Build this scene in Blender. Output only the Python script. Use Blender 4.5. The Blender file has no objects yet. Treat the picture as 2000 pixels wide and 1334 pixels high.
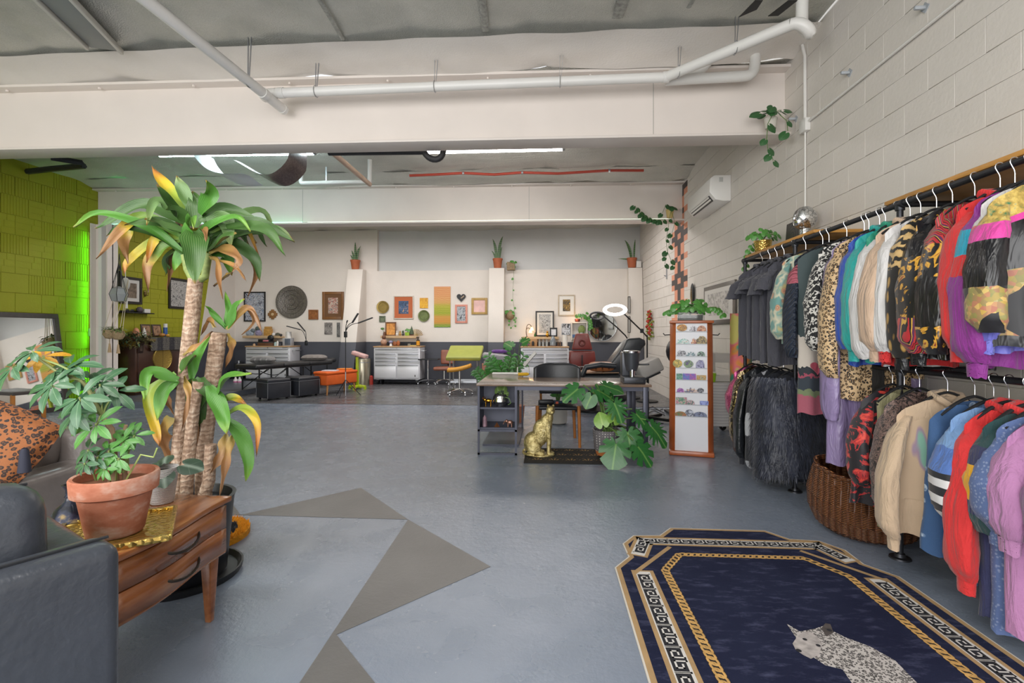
import bpy, bmesh, math, random
from mathutils import Vector, Matrix, noise as mnoise
R = random.Random(7)
PI = math.pi
scn = bpy.context.scene
COL = scn.collection
# ---------------------------------------------------------------- camera
F_PX, CAM_H, HORIZON, VANISH = 950.0, 1.3, 650.0, 1065.0
YAW = math.atan((VANISH - 1000) / F_PX)
cam_data = bpy.data.cameras.new('camera')
cam_data.sensor_width = 36.0
cam_data.lens = F_PX * 36.0 / 2000
cam_data.shift_y = -(667 - HORIZON) / 2000
cam_data.clip_start = 0.05
cam = bpy.data.objects.new('camera', cam_data)
COL.objects.link(cam)
cam.location = (0, 0, CAM_H)
cam.rotation_euler = (PI / 2, 0, YAW)
scn.camera = cam
# ---------------------------------------------------------------- view and light
scn.view_settings.view_transform = 'Standard'
scn.view_settings.look = 'None'
scn.view_settings.exposure = -0.22
scn.view_settings.gamma = 1.0
scn.view_settings.use_curve_mapping = False
scn.cycles.max_bounces = 5; scn.cycles.diffuse_bounces = 4; scn.cycles.glossy_bounces = 3; scn.cycles.transmission_bounces = 4
scn.cycles.use_adaptive_sampling = True; scn.cycles.adaptive_threshold = 0.07; scn.cycles.caustics_reflective = False; scn.cycles.caustics_refractive = False
world = bpy.data.worlds.new('daylight')
scn.world = world
world.use_nodes = True
bg = world.node_tree.nodes['Background']
bg.inputs[0].default_value = (0.93, 0.96, 1.0, 1)
bg.inputs[1].default_value = 1.8
def area_light(name, loc, rot, sx, sy, power, col=(1, 1, 1)):
    d = bpy.data.lights.new(name, 'AREA'); d.shape = 'RECTANGLE'; d.size = sx; d.size_y = sy
    d.energy = power; d.color = col
    o = bpy.data.objects.new(name, d); COL.objects.link(o); o.location = loc; o.rotation_euler = rot
    return o
def point_light(name, loc, power, col, rad=0.05):
    d = bpy.data.lights.new(name, 'POINT'); d.energy = power; d.color = col; d.shadow_soft_size = rad
    o = bpy.data.objects.new(name, d); COL.objects.link(o); o.location = loc
    return o
# daylight through the open shop front behind the camera
area_light('shopfront_daylight', (-2.6, -2.9, 2.1), (PI / 2, 0, 0), 8.6, 3.4, 500, (1.0, 0.98, 0.95))
# unseen area lights added as fill over the front bay and the back bay
area_light('front_bay_fill', (-2.5, 0.6, 3.85), (0, 0, 0), 6.0, 0.5, 150, (1.0, 0.97, 0.93))
area_light('back_bay_fill', (-2.5, 10.2, 3.8), (0, 0, 0), 8.0, 0.5, 230, (1.0, 0.95, 0.92))

# ---------------------------------------------------------------- helpers
def ray(px, py):
    a = (px - 1000) / F_PX; b = (HORIZON - py) / F_PX; c, s = math.cos(YAW), math.sin(YAW)
    return Vector((a * c - s, a * s + c, b))
def at(px, py, x=None, y=None, z=None):
    """world point where the sight line of a photo pixel meets a plane x=, y= or z="""
    r = ray(px, py)
    t = x / r.x if x is not None else y / r.y if y is not None else (z - CAM_H) / r.z
    return Vector((0, 0, CAM_H)) + r * t
def srgb(h):
    if not isinstance(h, str): return (h[0], h[1], h[2], 1)
    v = [int(h[i:i + 2], 16) / 255 for i in (0, 2, 4)]
    return tuple(((c / 12.92) if c <= .04045 else ((c + .055) / 1.055) ** 2.4) for c in v) + (1,)
class G:
    """small node-graph helper around one principled material"""
    def __init__(s, name):
        s.m = bpy.data.materials.new(name); s.m.use_nodes = True
        s.nt = s.m.node_tree; s.b = s.nt.nodes['Principled BSDF']; s._c = None
    def node(s, t, **kw):
        n = s.nt.nodes.new(t)
        for k, v in kw.items(): setattr(n, k, v)
        return n
    def set(s, sock, v):
        if isinstance(v, bpy.types.NodeSocket): s.nt.links.new(v, sock)
        elif v is not None:
            if isinstance(v, str): v = srgb(v)
            sock.default_value = v
    def co(s, kind='Object', scale=None, rot=None, loc=None):
        c = s.node('ShaderNodeTexCoord').outputs[kind]
        if scale or rot or loc:
            m = s.node('ShaderNodeMapping'); s.set(m.inputs[0], c)
            if loc: m.inputs[1].default_value = loc
            if rot: m.inputs[2].default_value = rot
            if scale: m.inputs[3].default_value = scale if not isinstance(scale, (int, float)) else (scale,) * 3
            c = m.outputs[0]
        return c
    def noise(s, scale=5, detail=3, rough=.5, co=None, dist=0, out=0):
        n = s.node('ShaderNodeTexNoise'); s.set(n.inputs['Vector'], co or s.co())
        n.inputs['Scale'].default_value = scale; n.inputs['Detail'].default_value = detail
        n.inputs['Roughness'].default_value = rough; n.inputs['Distortion'].default_value = dist
        return n.outputs[out]
    def vor(s, scale=5, feature='F1', co=None, out='Distance', rnd=1, metric='EUCLIDEAN'):
        n = s.node('ShaderNodeTexVoronoi', feature=feature, distance=metric) if feature != 'DISTANCE_TO_EDGE' else s.node('ShaderNodeTexVoronoi', feature=feature)
        s.set(n.inputs['Vector'], co or s.co()); n.inputs['Scale'].default_value = scale
        n.inputs['Randomness'].default_value = rnd
        return n.outputs[out]
    def wave(s, scale=5, dirn='X', dist=0, co=None, detail=2, prof='SIN', dscale=1, typ='BANDS'):
        n = s.node('ShaderNodeTexWave', wave_type=typ, wave_profile=prof)
        if typ == 'BANDS': n.bands_direction = dirn
        s.set(n.inputs['Vector'], co or s.co()); n.inputs['Scale'].default_value = scale
        n.inputs['Distortion'].default_value = dist; n.inputs['Detail'].default_value = detail
        n.inputs['Detail Scale'].default_value = dscale
        return n.outputs[1]
    def ramp(s, fac, *stops, const=False):
        n = s.node('ShaderNodeValToRGB'); s.set(n.inputs[0], fac); e = n.color_ramp.elements
        if const: n.color_ramp.interpolation = 'CONSTANT'
        while len(e) < len(stops): e.new(0.5)
        for el, (p, c) in zip(e, stops): el.position = p; el.color = srgb(c)
        return n.outputs[0]
    def mix(s, fac, a, b, mode='MIX'):
        n = s.node('ShaderNodeMix', data_type='RGBA', blend_type=mode)
        s.set(n.inputs[0], fac); s.set(n.inputs[6], a); s.set(n.inputs[7], b)
        return n.outputs[2]
    def math(s, op, a, b=0, c=None):
        n = s.node('ShaderNodeMath', operation=op); s.set(n.inputs[0], a); s.set(n.inputs[1], b)
        if c is not None: s.set(n.inputs[2], c)
        return n.outputs[0]
    def xyz(s, co=None):
        n = s.node('ShaderNodeSeparateXYZ'); s.set(n.inputs[0], co or s.co()); return n.outputs
    def bump(s, h, strength=.3, dist=.01):
        n = s.node('ShaderNodeBump'); s.set(n.inputs['Height'], h)
        n.inputs['Strength'].default_value = strength; n.inputs['Distance'].default_value = dist
        s.set(s.b.inputs['Normal'], n.outputs[0]); return s
    def out(s, col=None, rough=None, metal=None, **kw):
        s.set(s.b.inputs['Base Color'], col); s.set(s.b.inputs['Roughness'], rough); s.set(s.b.inputs['Metallic'], metal)
        for k, v in kw.items(): s.set(s.b.inputs[k.replace('_', ' ')], v)
        return s.m
_mats = {}
def mat(col, rough=.5, metal=0, var=0, vs=6, bump=0, bs=60, emit=0, alpha=None, coat=0, trans=0, sheen=0):
    """plain procedural material: a colour with noise variation and fine relief"""
    key = (col, rough, metal, var, vs, bump, bs, emit, alpha, coat, trans, sheen)
    if key in _mats: return _mats[key]
    g = G('m_' + str(col)); c = srgb(col)
    if var:
        lo = tuple(v * (1 - var) for v in c[:3]); hi = tuple(min(1, v * (1 + var)) for v in c[:3])
        cc = g.ramp(g.noise(vs, 4), (.3, lo), (.7, hi))
    else: cc = c
    g.out(cc, rough, metal)
    if bump: g.bump(g.noise(bs, 3), bump, .01)
    if emit: g.set(g.b.inputs['Emission Color'], c); g.b.inputs['Emission Strength'].default_value = emit
    if coat: g.b.inputs['Coat Weight'].default_value = coat; g.b.inputs['Coat Roughness'].default_value = .12
    if trans: g.b.inputs['Transmission Weight'].default_value = trans
    if sheen: g.b.inputs['Sheen Weight'].default_value = sheen
    if alpha is not None: g.b.inputs['Alpha'].default_value = alpha
    _mats[key] = g.m
    return g.m
V = Vector
def frame_of(d):
    d = d.normalized(); u = d.cross(V((0, 0, 1)))
    if u.length < 1e-3: u = V((1, 0, 0))
    u.normalize(); return u, d.cross(u).normalized()
class MB:
    """collects verts and faces for ONE mesh object"""
    def __init__(s): s.v = []; s.f = []; s.mi = []; s.cur = 0
    def slot(s, i): s.cur = i; return s
    def add(s, vs, fs):
        o = len(s.v); s.v += [tuple(p) for p in vs]
        for f in fs: s.f.append(tuple(o + i for i in f)); s.mi.append(s.cur)
        return s
    def box(s, x0, x1, y0, y1, z0, z1):
        return s.add([(x, y, z) for z in (z0, z1) for x, y in ((x0, y0), (x1, y0), (x1, y1), (x0, y1))],
                     [(0, 3, 2, 1), (4, 5, 6, 7), (0, 1, 5, 4), (1, 2, 6, 5), (2, 3, 7, 6), (3, 0, 4, 7)])
    def hexa(s, p):
        return s.add(p, [(0, 3, 2, 1), (4, 5, 6, 7), (0, 1, 5, 4), (1, 2, 6, 5), (2, 3, 7, 6), (3, 0, 4, 7)])
    def cbox(s, c, sz, rz=0, rx=0, ry=0):
        m = Matrix.Rotation(rz, 3, 'Z') @ Matrix.Rotation(ry, 3, 'Y') @ Matrix.Rotation(rx, 3, 'X')
        h = [v / 2 for v in sz]; c = V(c)
        return s.hexa([c + m @ V((x * h[0], y * h[1], z * h[2])) for z in (-1, 1) for x, y in ((-1, -1), (1, -1), (1, 1), (-1, 1))])
    def bar(s, p0, p1, w, h=None):
        h = h or w; p0, p1 = V(p0), V(p1); u, n = frame_of(p1 - p0); a, b = u * w / 2, n * h / 2
        return s.hexa([p0 - a - b, p0 + a - b, p0 + a + b, p0 - a + b, p1 - a - b, p1 + a - b, p1 + a + b, p1 - a + b])
    def prism(s, poly, h0, h1, axis='z', off=(0, 0, 0)):
        """poly: 2-D outline; extruded along axis from h0 to h1"""
        def pt(a, b, h): return {'z': (a, b, h), 'y': (a, h, b), 'x': (h, a, b)}[axis]
        o = V(off); n = len(poly)
        vs = [V(pt(a, b, h0)) + o for a, b in poly] + [V(pt(a, b, h1)) + o for a, b in poly]
        fs = [tuple(reversed(range(n))), tuple(range(n, 2 * n))] + [(i, (i + 1) % n, n + (i + 1) % n, n + i) for i in range(n)]
        return s.add(vs, fs)
    def tube(s, pts, r, n=8, caps=True, closed=False, flat=1.0, up=None):
        pts = [V(p) for p in pts]; k = len(pts); rs = r if isinstance(r, (list, tuple)) else [r] * k
        vs = []; prev = None
        for i, p in enumerate(pts):
            d = (pts[(i + 1) % k] - pts[i - 1]) if closed else (pts[min(i + 1, k - 1)] - pts[max(i - 1, 0)])
            if d.length < 1e-9: d = V((0, 0, 1))
            d.normalize()
            if prev is None:
                u, w = frame_of(d)
                if up is not None:
                    u = V(up) - d * V(up).dot(d); u.normalize()
            else: u = (prev - d * prev.dot(d)); u = u.normalized() if u.length > 1e-6 else frame_of(d)[0]
            prev = u; w = d.cross(u)
            for j in range(n):
                a = 2 * PI * j / n; vs.append(p + u * (math.cos(a) * rs[i]) + w * (math.sin(a) * rs[i] * flat))
        fs = []
        for i in range(k if closed else k - 1):
            a, b = i * n, ((i + 1) % k) * n
            fs += [(a + j, a + (j + 1) % n, b + (j + 1) % n, b + j) for j in range(n)]
        if caps and not closed: fs += [tuple(reversed(range(n))), tuple((k - 1) * n + j for j in range(n))]
        return s.add(vs, fs)
    def cyl(s, p0, p1, r0, r1=None, n=16): return s.tube([p0, p1], [r0, r0 if r1 is None else r1], n)
    def lathe(s, prof, n=24, c=(0, 0, 0), axis='z', a0=0, a1=2 * PI):
        """prof: (radius, height) list, spun about the axis"""
        full = abs(a1 - a0 - 2 * PI) < 1e-6; m = n if full else n + 1; c = V(c); vs = []
        for r, h in prof:
            for j in range(m):
                a = a0 + (a1 - a0) * j / n; x, y = r * math.cos(a), r * math.sin(a)
                vs.append(c + V({'z': (x, y, h), 'y': (x, h, y), 'x': (h, x, y)}[axis]))
        fs = [(i * m + j, i * m + (j + 1) % m, (i + 1) * m + (j + 1) % m, (i + 1) * m + j) for i in range(len(prof) - 1) for j in range(n)]
        return s.add(vs, fs)
    def ball(s, c, r, n=12, k=8):
        r = (r,) * 3 if isinstance(r, (int, float)) else r; c = V(c)
        vs = [c + V((r[0] * math.sin(PI * i / k) * math.cos(2 * PI * j / n), r[1] * math.sin(PI * i / k) * math.sin(2 * PI * j / n), r[2] * math.cos(PI * i / k))) for i in range(k + 1) for j in range(n)]
        return s.add(vs, [(i * n + j, (i + 1) * n + j, (i + 1) * n + (j + 1) % n, i * n + (j + 1) % n) for i in range(k) for j in range(n)])
    def grid(s, fn, nu, nv, closeu=False):
        m = nu if closeu else nu + 1
        vs = [fn(i / nu, j / nv) for j in range(nv + 1) for i in range(m)]
        return s.add(vs, [(j * m + i, j * m + (i + 1) % m, (j + 1) * m + (i + 1) % m, (j + 1) * m + i) for j in range(nv) for i in range(nu)])
    def blade(s, pts, widths, up=(0, 0, 1), fold=.15, seg=1):
        """a leaf: midrib points with half widths, folded along the midrib"""
        pts = [V(p) for p in pts]; k = len(pts); vs = []
        for i, p in enumerate(pts):
            d = (pts[min(i + 1, k - 1)] - pts[max(i - 1, 0)]).normalized()
            side = d.cross(V(up)); side = side.normalized() if side.length > 1e-4 else V((1, 0, 0))
            nn = side.cross(d); w = widths[i]
            vs += [p - side * w + nn * (w * fold), p, p + side * w + nn * (w * fold)]
        return s.add(vs, [q for i in range(k - 1) for q in ((3 * i, 3 * i + 1, 3 * i + 4, 3 * i + 3), (3 * i + 1, 3 * i + 2, 3 * i + 5, 3 * i + 4))])
    def mesh(s, name, mats, bevel=0, smooth=True, ang=38, merge=True, seg=2):
        me = bpy.data.meshes.new(name)
        me.from_pydata(s.v, [], s.f)
        mats = mats if isinstance(mats, (list, tuple)) else [mats]
        for m in mats: me.materials.append(m)
        if len(mats) > 1: me.polygons.foreach_set('material_index', s.mi)
        bm = bmesh.new(); bm.from_mesh(me)
        if merge: bmesh.ops.remove_doubles(bm, verts=bm.verts, dist=1e-5)
        bmesh.ops.dissolve_degenerate(bm, edges=bm.edges, dist=1e-6)
        bmesh.ops.recalc_face_normals(bm, faces=bm.faces)
        if bevel:
            es = [e for e in bm.edges if len(e.link_faces) == 2 and e.calc_face_angle(0) > .5]
            bmesh.ops.bevel(bm, geom=es, offset=bevel, segments=seg, affect='EDGES', profile=.5, clamp_overlap=True)
        bm.to_mesh(me); bm.free()
        if smooth:
            me.polygons.foreach_set('use_smooth', [True] * len(me.polygons))
            me.set_sharp_from_angle(angle=math.radians(ang))
        return me
    def obj(s, name, mats, parent=None, loc=None, rz=0, **kw):
        return link(name, s.mesh(name, mats, **kw), parent, loc, rz)
def link(name, me, parent=None, loc=None, rz=0):
    o = bpy.data.objects.new(name, me); COL.objects.link(o)
    if parent is not None: o.parent = parent
    if loc is not None: o.location = loc
    if rz: o.rotation_euler[2] = rz
    return o
def tag(o, label=None, cat=None, group=None, kind=None):
    for k, v in (('label', label), ('category', cat), ('group', group), ('kind', kind)):
        if v: o[k] = v
    return o
def thing(name, label, cat, loc=(0, 0, 0), rz=0, group=None):
    o = bpy.data.objects.new(name, None); COL.objects.link(o); o.empty_display_size = .1
    o.location = loc; o.rotation_euler = (0, 0, rz)
    return tag(o, label, cat, group)
def struct(name, mb, m, parent=None, **kw):
    o = mb.obj(name, m, parent, **kw)
    if parent is None: o['kind'] = 'structure'
    return o
def dup(o, parent=None, label=None, loc=None, rz=None):
    c = o.copy(); COL.objects.link(c)
    if parent is not None: c.parent = parent
    if label: c['label'] = label
    if loc is not None: c.location = loc
    if rz is not None: c.rotation_euler[2] = rz
    for ch in list(o.children): dup(ch, c)
    return c
def stuff(o): o['kind'] = 'stuff'; return o
def B(*a): return MB().box(*a)
def T(*a, **k): return MB().tube(*a, **k)
def L(*a, **k): return MB().lathe(*a, **k)
def bez(p0, p1, p2, p3, n=8):
    p0, p1, p2, p3 = map(V, (p0, p1, p2, p3))
    return [p0 * (1 - t) ** 3 + p1 * 3 * t * (1 - t) ** 2 + p2 * 3 * t * t * (1 - t) + p3 * t ** 3 for t in [i / n for i in range(n + 1)]]
def arc(c, r, a0, a1, n=8, plane='xz'):
    c = V(c); out = []
    for i in range(n + 1):
        a = a0 + (a1 - a0) * i / n; x, y = r * math.cos(a), r * math.sin(a)
        out.append(c + V({'xz': (x, 0, y), 'xy': (x, y, 0), 'yz': (0, x, y)}[plane]))
    return out
def noisef(x, y, z=0): return mnoise.noise(V((x, y, z)))
# ================================================================ materials shared by the room
def m_block(name, col, spec=.5):
    g = G(name); c = srgb(col)
    n1 = g.noise(1.1, 4); lo = tuple(v * .93 for v in c[:3]); hi = tuple(min(1, v * 1.04) for v in c[:3])
    g.out(g.ramp(n1, (.3, lo), (.7, hi)), .62)
    return g.bump(g.math('ADD', g.noise(45, 4, .65), g.math('MULTIPLY', g.vor(28), .5)), .25, .006).m
M_WHITE = m_block('painted_block_white', 'ddd7d0')
M_WHITE2 = m_block('painted_wall_white', 'e2dbd3')
M_DADO = m_block('painted_block_charcoal', '4a4c55')
M_LIME = m_block('painted_tile_olive_lime', '9d9e1c')
M_BEAM = mat('e2d9d2', .45, 0, .03, 2)
g = G('floor_paint')
n = g.noise(.55, 4, .6); sc = g.noise(9, 6, .7)
spk = g.ramp(g.noise(70, 3, .7), (.66, (0, 0, 0)), (.74, (1, 1, 1)))
spk2 = g.ramp(g.noise(3.0, 3), (.45, (0, 0, 0)), (.65, (1, 1, 1)))
col = g.ramp(n, (.3, '747f8f'), (.5, '828c9c'), (.72, '9199a8'))
col = g.mix(g.math('MULTIPLY', sc, .35), col, '747d8a')
col = g.mix(g.math('MULTIPLY', g.math('MULTIPLY', spk, spk2), .5), col, 'd0d3d8')
ru = g.ramp(g.noise(4, 4), (.3, (.16,) * 3), (.7, (.34,) * 3))
g.out(col, ru)
M_FLOOR = g.bump(g.math('ADD', g.noise(26, 5, .7), g.math('MULTIPLY', g.noise(5, 3), .8)), .35, .008).m
g = G('floor_dark_boards')
w = g.noise(1.2, 3, co=g.co(scale=(1, 8, 1)))
g.out(g.ramp(w, (.3, '4d4d4f'), (.7, '6a6a6e')), g.ramp(g.noise(3, 3), (.3, (.2,) * 3), (.7, (.36,) * 3)))
M_FLOORD = g.bump(g.noise(30, 4), .15, .004).m
g = G('floor_dark_paint')
g.out(g.ramp(g.noise(2.5, 4), (.3, '605e5c'), (.7, '6c6a68')), .38); M_TRI = g.bump(g.noise(30, 4, .7), .3, .006).m
g = G('foil_insulation')
n = g.noise(2.2, 4); f = g.noise(130, 2, .6)
g.out(g.mix(g.math('MULTIPLY', f, .5), g.ramp(n, (.25, 'c4c5bd'), (.75, 'e4e2da')), '8e918c'), g.ramp(g.noise(90, 2), (.3, (.34,) * 3), (.7, (.6,) * 3)), .55)
M_FOIL = g.bump(g.math('ADD', g.math('MULTIPLY', g.vor(75), .7), g.noise(9, 3)), .55, .01).m
g = G('foil_insulation_pale'); g.out(g.mix(g.math('MULTIPLY', g.noise(130, 2, .6), .3), g.ramp(g.noise(2.2, 4), (.25, 'cfcdc4'), (.75, 'e2dfd6')), 'a5a7a0'), .5, .12); M_FOIL2 = g.bump(g.math('ADD', g.math('MULTIPLY', g.vor(75), .5), g.math('MULTIPLY', g.noise(4, 3, co=g.co(scale=(.5, 2.5, 1))), 1.6)), .6, .02).m
M_LITFOIL = mat('e6e1db', .5, .15, .05, 2, .25, 60)
M_PVC = mat('e4e2de', .35, 0, .03, 3)
M_BLACK = mat('17181b', .45); M_BLACKM = mat('1d1f23', .4, .3, bump=.1, bs=200)
M_PIPE = mat('3c3d42', .42, .75, .12, 20, .1, 120)
M_CHROME = mat('d4d4d6', .16, 1); M_STEEL = mat('a9abb0', .35, .9)
M_WOODL = mat('c89a5a', .5, 0, .14, 9)
# ================================================================ the room
XR, XL, YB, ZC = 2.43, -8.34, 12.72, 4.03
YF = -3.2
fl = struct('floor', B(XL - .1, XR + .1, YF, YB, -.12, 0), M_FLOOR)
struct('floor_back', B(XL + 2.05, XR, 8.62, YB, -.02, .006), M_FLOORD)
struct('floor_platform', B(XL, XL + 2.05, 7.98, YB, 0, .1), mat('5c626d', .35, 0, .12, 3, .2, 30))
def poly(name, pts, z, m, parent=None, th=.0015):
    o = MB().prism(pts, z, z + th).obj(name, m, parent); return o
def fpt(*pp): return [tuple(at(a, b, z=0).xy) for a, b in pp]
for tri in (fpt((470, 1006), (705, 953), (797, 1015)), fpt((797, 1015), (958, 1107), (657, 1240), (585, 1334)),
            fpt((657, 1240), (732, 1334), (790, 1420), (520, 1420), (585, 1334)), fpt((470, 1006), (432, 955), (330, 930), (200, 1004))):
    poly('painted_triangle', tri, .0005, M_TRI, fl)
# right wall: painted concrete blocks in running bond
wr = struct('wall_right', B(XR + .012, XR + .3, YF, YB + .3, -.1, 4.6), M_WHITE)
BH, BL = .2032, .4064
bm_block = B(0, .012, .0012, BL - .0012, .0012, BH - .0012).mesh('block', M_WHITE, bevel=.0022, seg=1)
rest = MB()
for r in range(20):
    y = 2.05 - (BL / 2 if r % 2 else 0)
    while y < YB - .05:
        if y < 8.1: link('block', bm_block, wr, (XR, y, r * BH))
        else: rest.box(XR + .001, XR + .012, y + .003, min(y + BL, YB) - .003, r * BH + .003, r * BH + BH - .003)
        y += BL
stuff(rest.obj('far_blocks', M_WHITE, wr, smooth=False))
# painted stepped pattern on the right wall
M_CORAL = mat('e09a7c', .6, 0, .06, 4, .15, 50); M_MURALK = mat('4a4342', .6, 0, .06, 4, .15, 50)
rows = ['oKKKo', 'KKoKK', 'oKKKo', '.oKo.', '.oKo.', 'oKoKo', '.oKo.', '.oKo.']
cor, blk = MB(), MB()
y0m, cw, ch = 8.52, .205, .1016
for k in range(27):
    z = 3.92 - k * ch
    for j, c in enumerate(rows[(k + 1) % 8]):
        if c == '.': continue
        yy = y0m + (4 - j) * cw
        (blk if c == 'K' and z > 1.6 else cor).box(XR - .003, XR + .001, yy, yy + cw, z - ch, z)
stuff(cor.obj('mural_coral_steps', M_CORAL, wr, smooth=False, merge=False)); stuff(blk.obj('mural_dark_steps', M_MURALK, wr, smooth=False, merge=False))
# back wall: lower thick wall with charcoal dado, recessed upper wall
wb = struct('wall_back', B(XL - .2, XR, YB, YB + .3, -.1, 4.6), m_block('painted_block_cool', 'cfd0cf'))
struct('wall_back_lower', B(XL, XR, YB - .16, YB, 1.062, 2.93), M_WHITE2)
struct('wall_back_dado', B(XL, XR, YB - .165, YB, 0, 1.062), M_DADO)
struct('wall_back_panel', B(XL, at(737, 480, y=12.6).x, YB - .13, YB, 2.93, 4.02), M_WHITE2)
# left wall: structural clay tiles painted olive lime, smooth and ribbed ones mixed
wl = struct('wall_left', B(XL - .3, XL - .014, YF, YB, -.1, 4.6), M_LIME)
struct('wall_left_far', MB().prism([(11.0, .1), (YB, .1), (YB, 4.3), (11.9, 4.3)], XL - .014, XL + .002, 'x'), M_WHITE2)
struct('wall_left_dado', MB().prism([(11.0, .1), (YB, .1), (YB, 1.062), (11.23, 1.062)], XL, XL + .004, 'x'), M_DADO)
TW, TH = .405, .305
def tile_mesh(kind):
    mb = MB(); t = .014
    if kind == 'ribbed':
        for i in range(9):
            a = .004 + i * (TW - .008) / 9
            mb.box(0, t, a, a + (TW - .008) / 9 - .012, .004, TH - .004)
        mb.box(0, t * .6, .004, TW - .004, .004, TH - .004)
    elif kind == 'brick':
        for i in range(3):
            z = .003 + i * TH / 3
            mb.box(0, t, .003, TW * (.5 + .1 * i), z, z + TH / 3 - .007); mb.box(0, t, TW * (.5 + .1 * i) + .006, TW - .003, z, z + TH / 3 - .007)
        mb.box(0, t * .65, .003, TW - .003, .003, TH - .003)
    else: mb.box(0, t, .004, TW - .004, .004, TH - .004)
    return mb.mesh('wall_tile', M_LIME, smooth=False)
tiles = [tile_mesh('ribbed'), tile_mesh('brick'), tile_mesh('plain')]
rt = random.Random(3)
for r in range(13):
    y = 5.7 - (TW / 2 if r % 2 else 0)
    while y < 11.6:
        q = rt.random(); k = 0 if q < .42 else 1 if q < .8 else 2
        if y < 8.3 and not (r < 5 and y < 7.3): link('wall_tile', tiles[k], wl, (XL - .014, y, .1 + r * TH))
        elif y >= 8.3: link('wall_tile', tiles[1 if k else 2], wl, (XL - .014, y, .1 + r * TH))
        y += TW
# front wall behind the camera with a wide shop-front opening
struct('wall_front', B(XL, XR, YF - .25, YF, 3.75, 4.6).box(XL, XL + .9, YF - .25, YF, 0, 3.75).box(XR - .6, XR, YF - .25, YF, 0, 3.75), M_WHITE2)
# sloped buttresses on the back wall
def buttress(x0, x1, top, bot, zt):
    y1 = YB - .15
    def sec(z): return y1 - bot + (bot - top) * z / zt
    zd = 1.062
    lo = MB().hexa([V((x0, sec(0), .0)), V((x1, sec(0), .0)), V((x1, y1, .0)), V((x0, y1, .0)), V((x0, sec(zd), zd)), V((x1, sec(zd), zd)), V((x1, y1, zd)), V((x0, y1, zd))])
    up = MB().hexa([V((x0, sec(zd), zd)), V((x1, sec(zd), zd)), V((x1, y1, zd)), V((x0, y1, zd)), V((x0, sec(zt), zt)), V((x1, sec(zt), zt)), V((x1, y1, zt)), V((x0, y1, zt))])
    o = struct('buttress', up, M_WHITE2, bevel=.01); d = lo.obj('buttress_base', M_DADO, o, bevel=.01)
    return o
buttress(-5.12, -4.72, .25, .95, 2.95)
buttress(-1.43, -1.04, .25, .6, 2.95)
buttress(2.08, 2.42, .22, .5, 2.93)
# steel beams
def ibeam(name, xa, ya, xb, yb, zb, zt, fw=.27, joints=()):
    d = V((xb - xa, yb - ya, 0)); ln = d.length; rz = math.atan2(d.y, d.x); t = .028
    root = struct(name, B(0, ln, fw / 2 - .012, fw / 2 + .012, zb + t, zt - t), M_BEAM)
    root.location = (xa, ya, 0); root.rotation_euler[2] = rz
    B(0, ln, 0, fw, zb, zb + t).obj('bottom_flange', M_BEAM, root, bevel=.004)
    B(0, ln, 0, fw, zt - t, zt).obj('top_flange', M_BEAM, root, bevel=.004)
    for j in joints: B(j, j + .008, fw / 2 - .016, fw / 2 - .012, zb + t, zt - t).obj('weld_seam', mat('b9b5af', .5), root)
    for i in range(int(ln / 1.05)):
        MB().cyl((.4 + i * 1.05, .06, zt - t - .02), (.4 + i * 1.05, .06, zt - t), .014, n=6).obj('bolt', M_BEAM, root)
    return root
ibeam('beam_front', XL, 4.80, XR + .01, 5.0, 3.27, 3.97, joints=(9.45,))
ibeam('beam_middle', XL, 8.42, XR + .01, 8.70, 3.27, 3.96, joints=(3.9, 8.05))
# steel column under the middle beam at the left
o = struct('steel_column', B(-8.16, -7.83, 8.30, 8.32, .1, 3.27), M_BEAM)
B(-8.16, -8.14, 8.2, 8.42, .1, 3.27).obj('flange', M_BEAM, o); B(-7.85, -7.83, 8.2, 8.42, .1, 3.27).obj('flange', M_BEAM, o)
B(-7.99, -7.93, 8.19, 8.3, .1, 3.27).obj('conduit_cover', mat('e2e0dc', .4), o)
# ceilings: foil-faced insulation sagging between purlins
def ceiling(name, y0, y1, z, seed, droop0=0, droop1=0, nx=110, ny=40, amp=.035, x0=None, x1=None, m=None):
    x0 = XL if x0 is None else x0; x1 = XR if x1 is None else x1
    def fn(u, v):
        x = x0 + (x1 - x0) * u; y = y0 + (y1 - y0) * v
        s = abs(math.sin(PI * (x * .82 + .25 * noisef(x * .6, seed))))
        h = z - amp * s ** .6 - .03 * noisef(x * 1.1, y * 1.3, seed) - .012 * noisef(x * 5, y * 5, seed)
        if droop1:
            t = max(0, 1 - (y1 - y) / .55); h -= t * t * (droop1 + .035 * noisef(x * 2.1, 5, seed) + .03 * noisef(x * .8, 9, seed))
        if droop0:
            t = max(0, 1 - (y - y0) / .5); h -= t * t * (droop0 + .03 * noisef(x * 2.3, 7, seed))
        return (x, y, h)
    o = struct(name, MB().grid(fn, nx, ny), m or M_FOIL, ang=60)
    return o
c1 = ceiling('ceiling_front', YF, 4.93, 4.10, 1.3, 0, 0, 150, 90)
c2 = ceiling('ceiling_middle', 4.95, 8.60, 4.06, 4.1, .05, .08, 130, 40, m=M_FOIL2)
c3 = ceiling('ceiling_back', 8.55, YB + .1, 4.05, 7.7, .05, .03, 90, 30, m=M_FOIL2)
struct('fill_housing_1', B(-5.5, .5, .3, .9, 3.86, 3.92), M_BEAM); struct('fill_housing_2', B(-6.5, 1.5, 9.92, 10.48, 3.81, 3.87), M_BEAM)   # housings added above the unseen fill lights of the front and back bays
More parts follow.
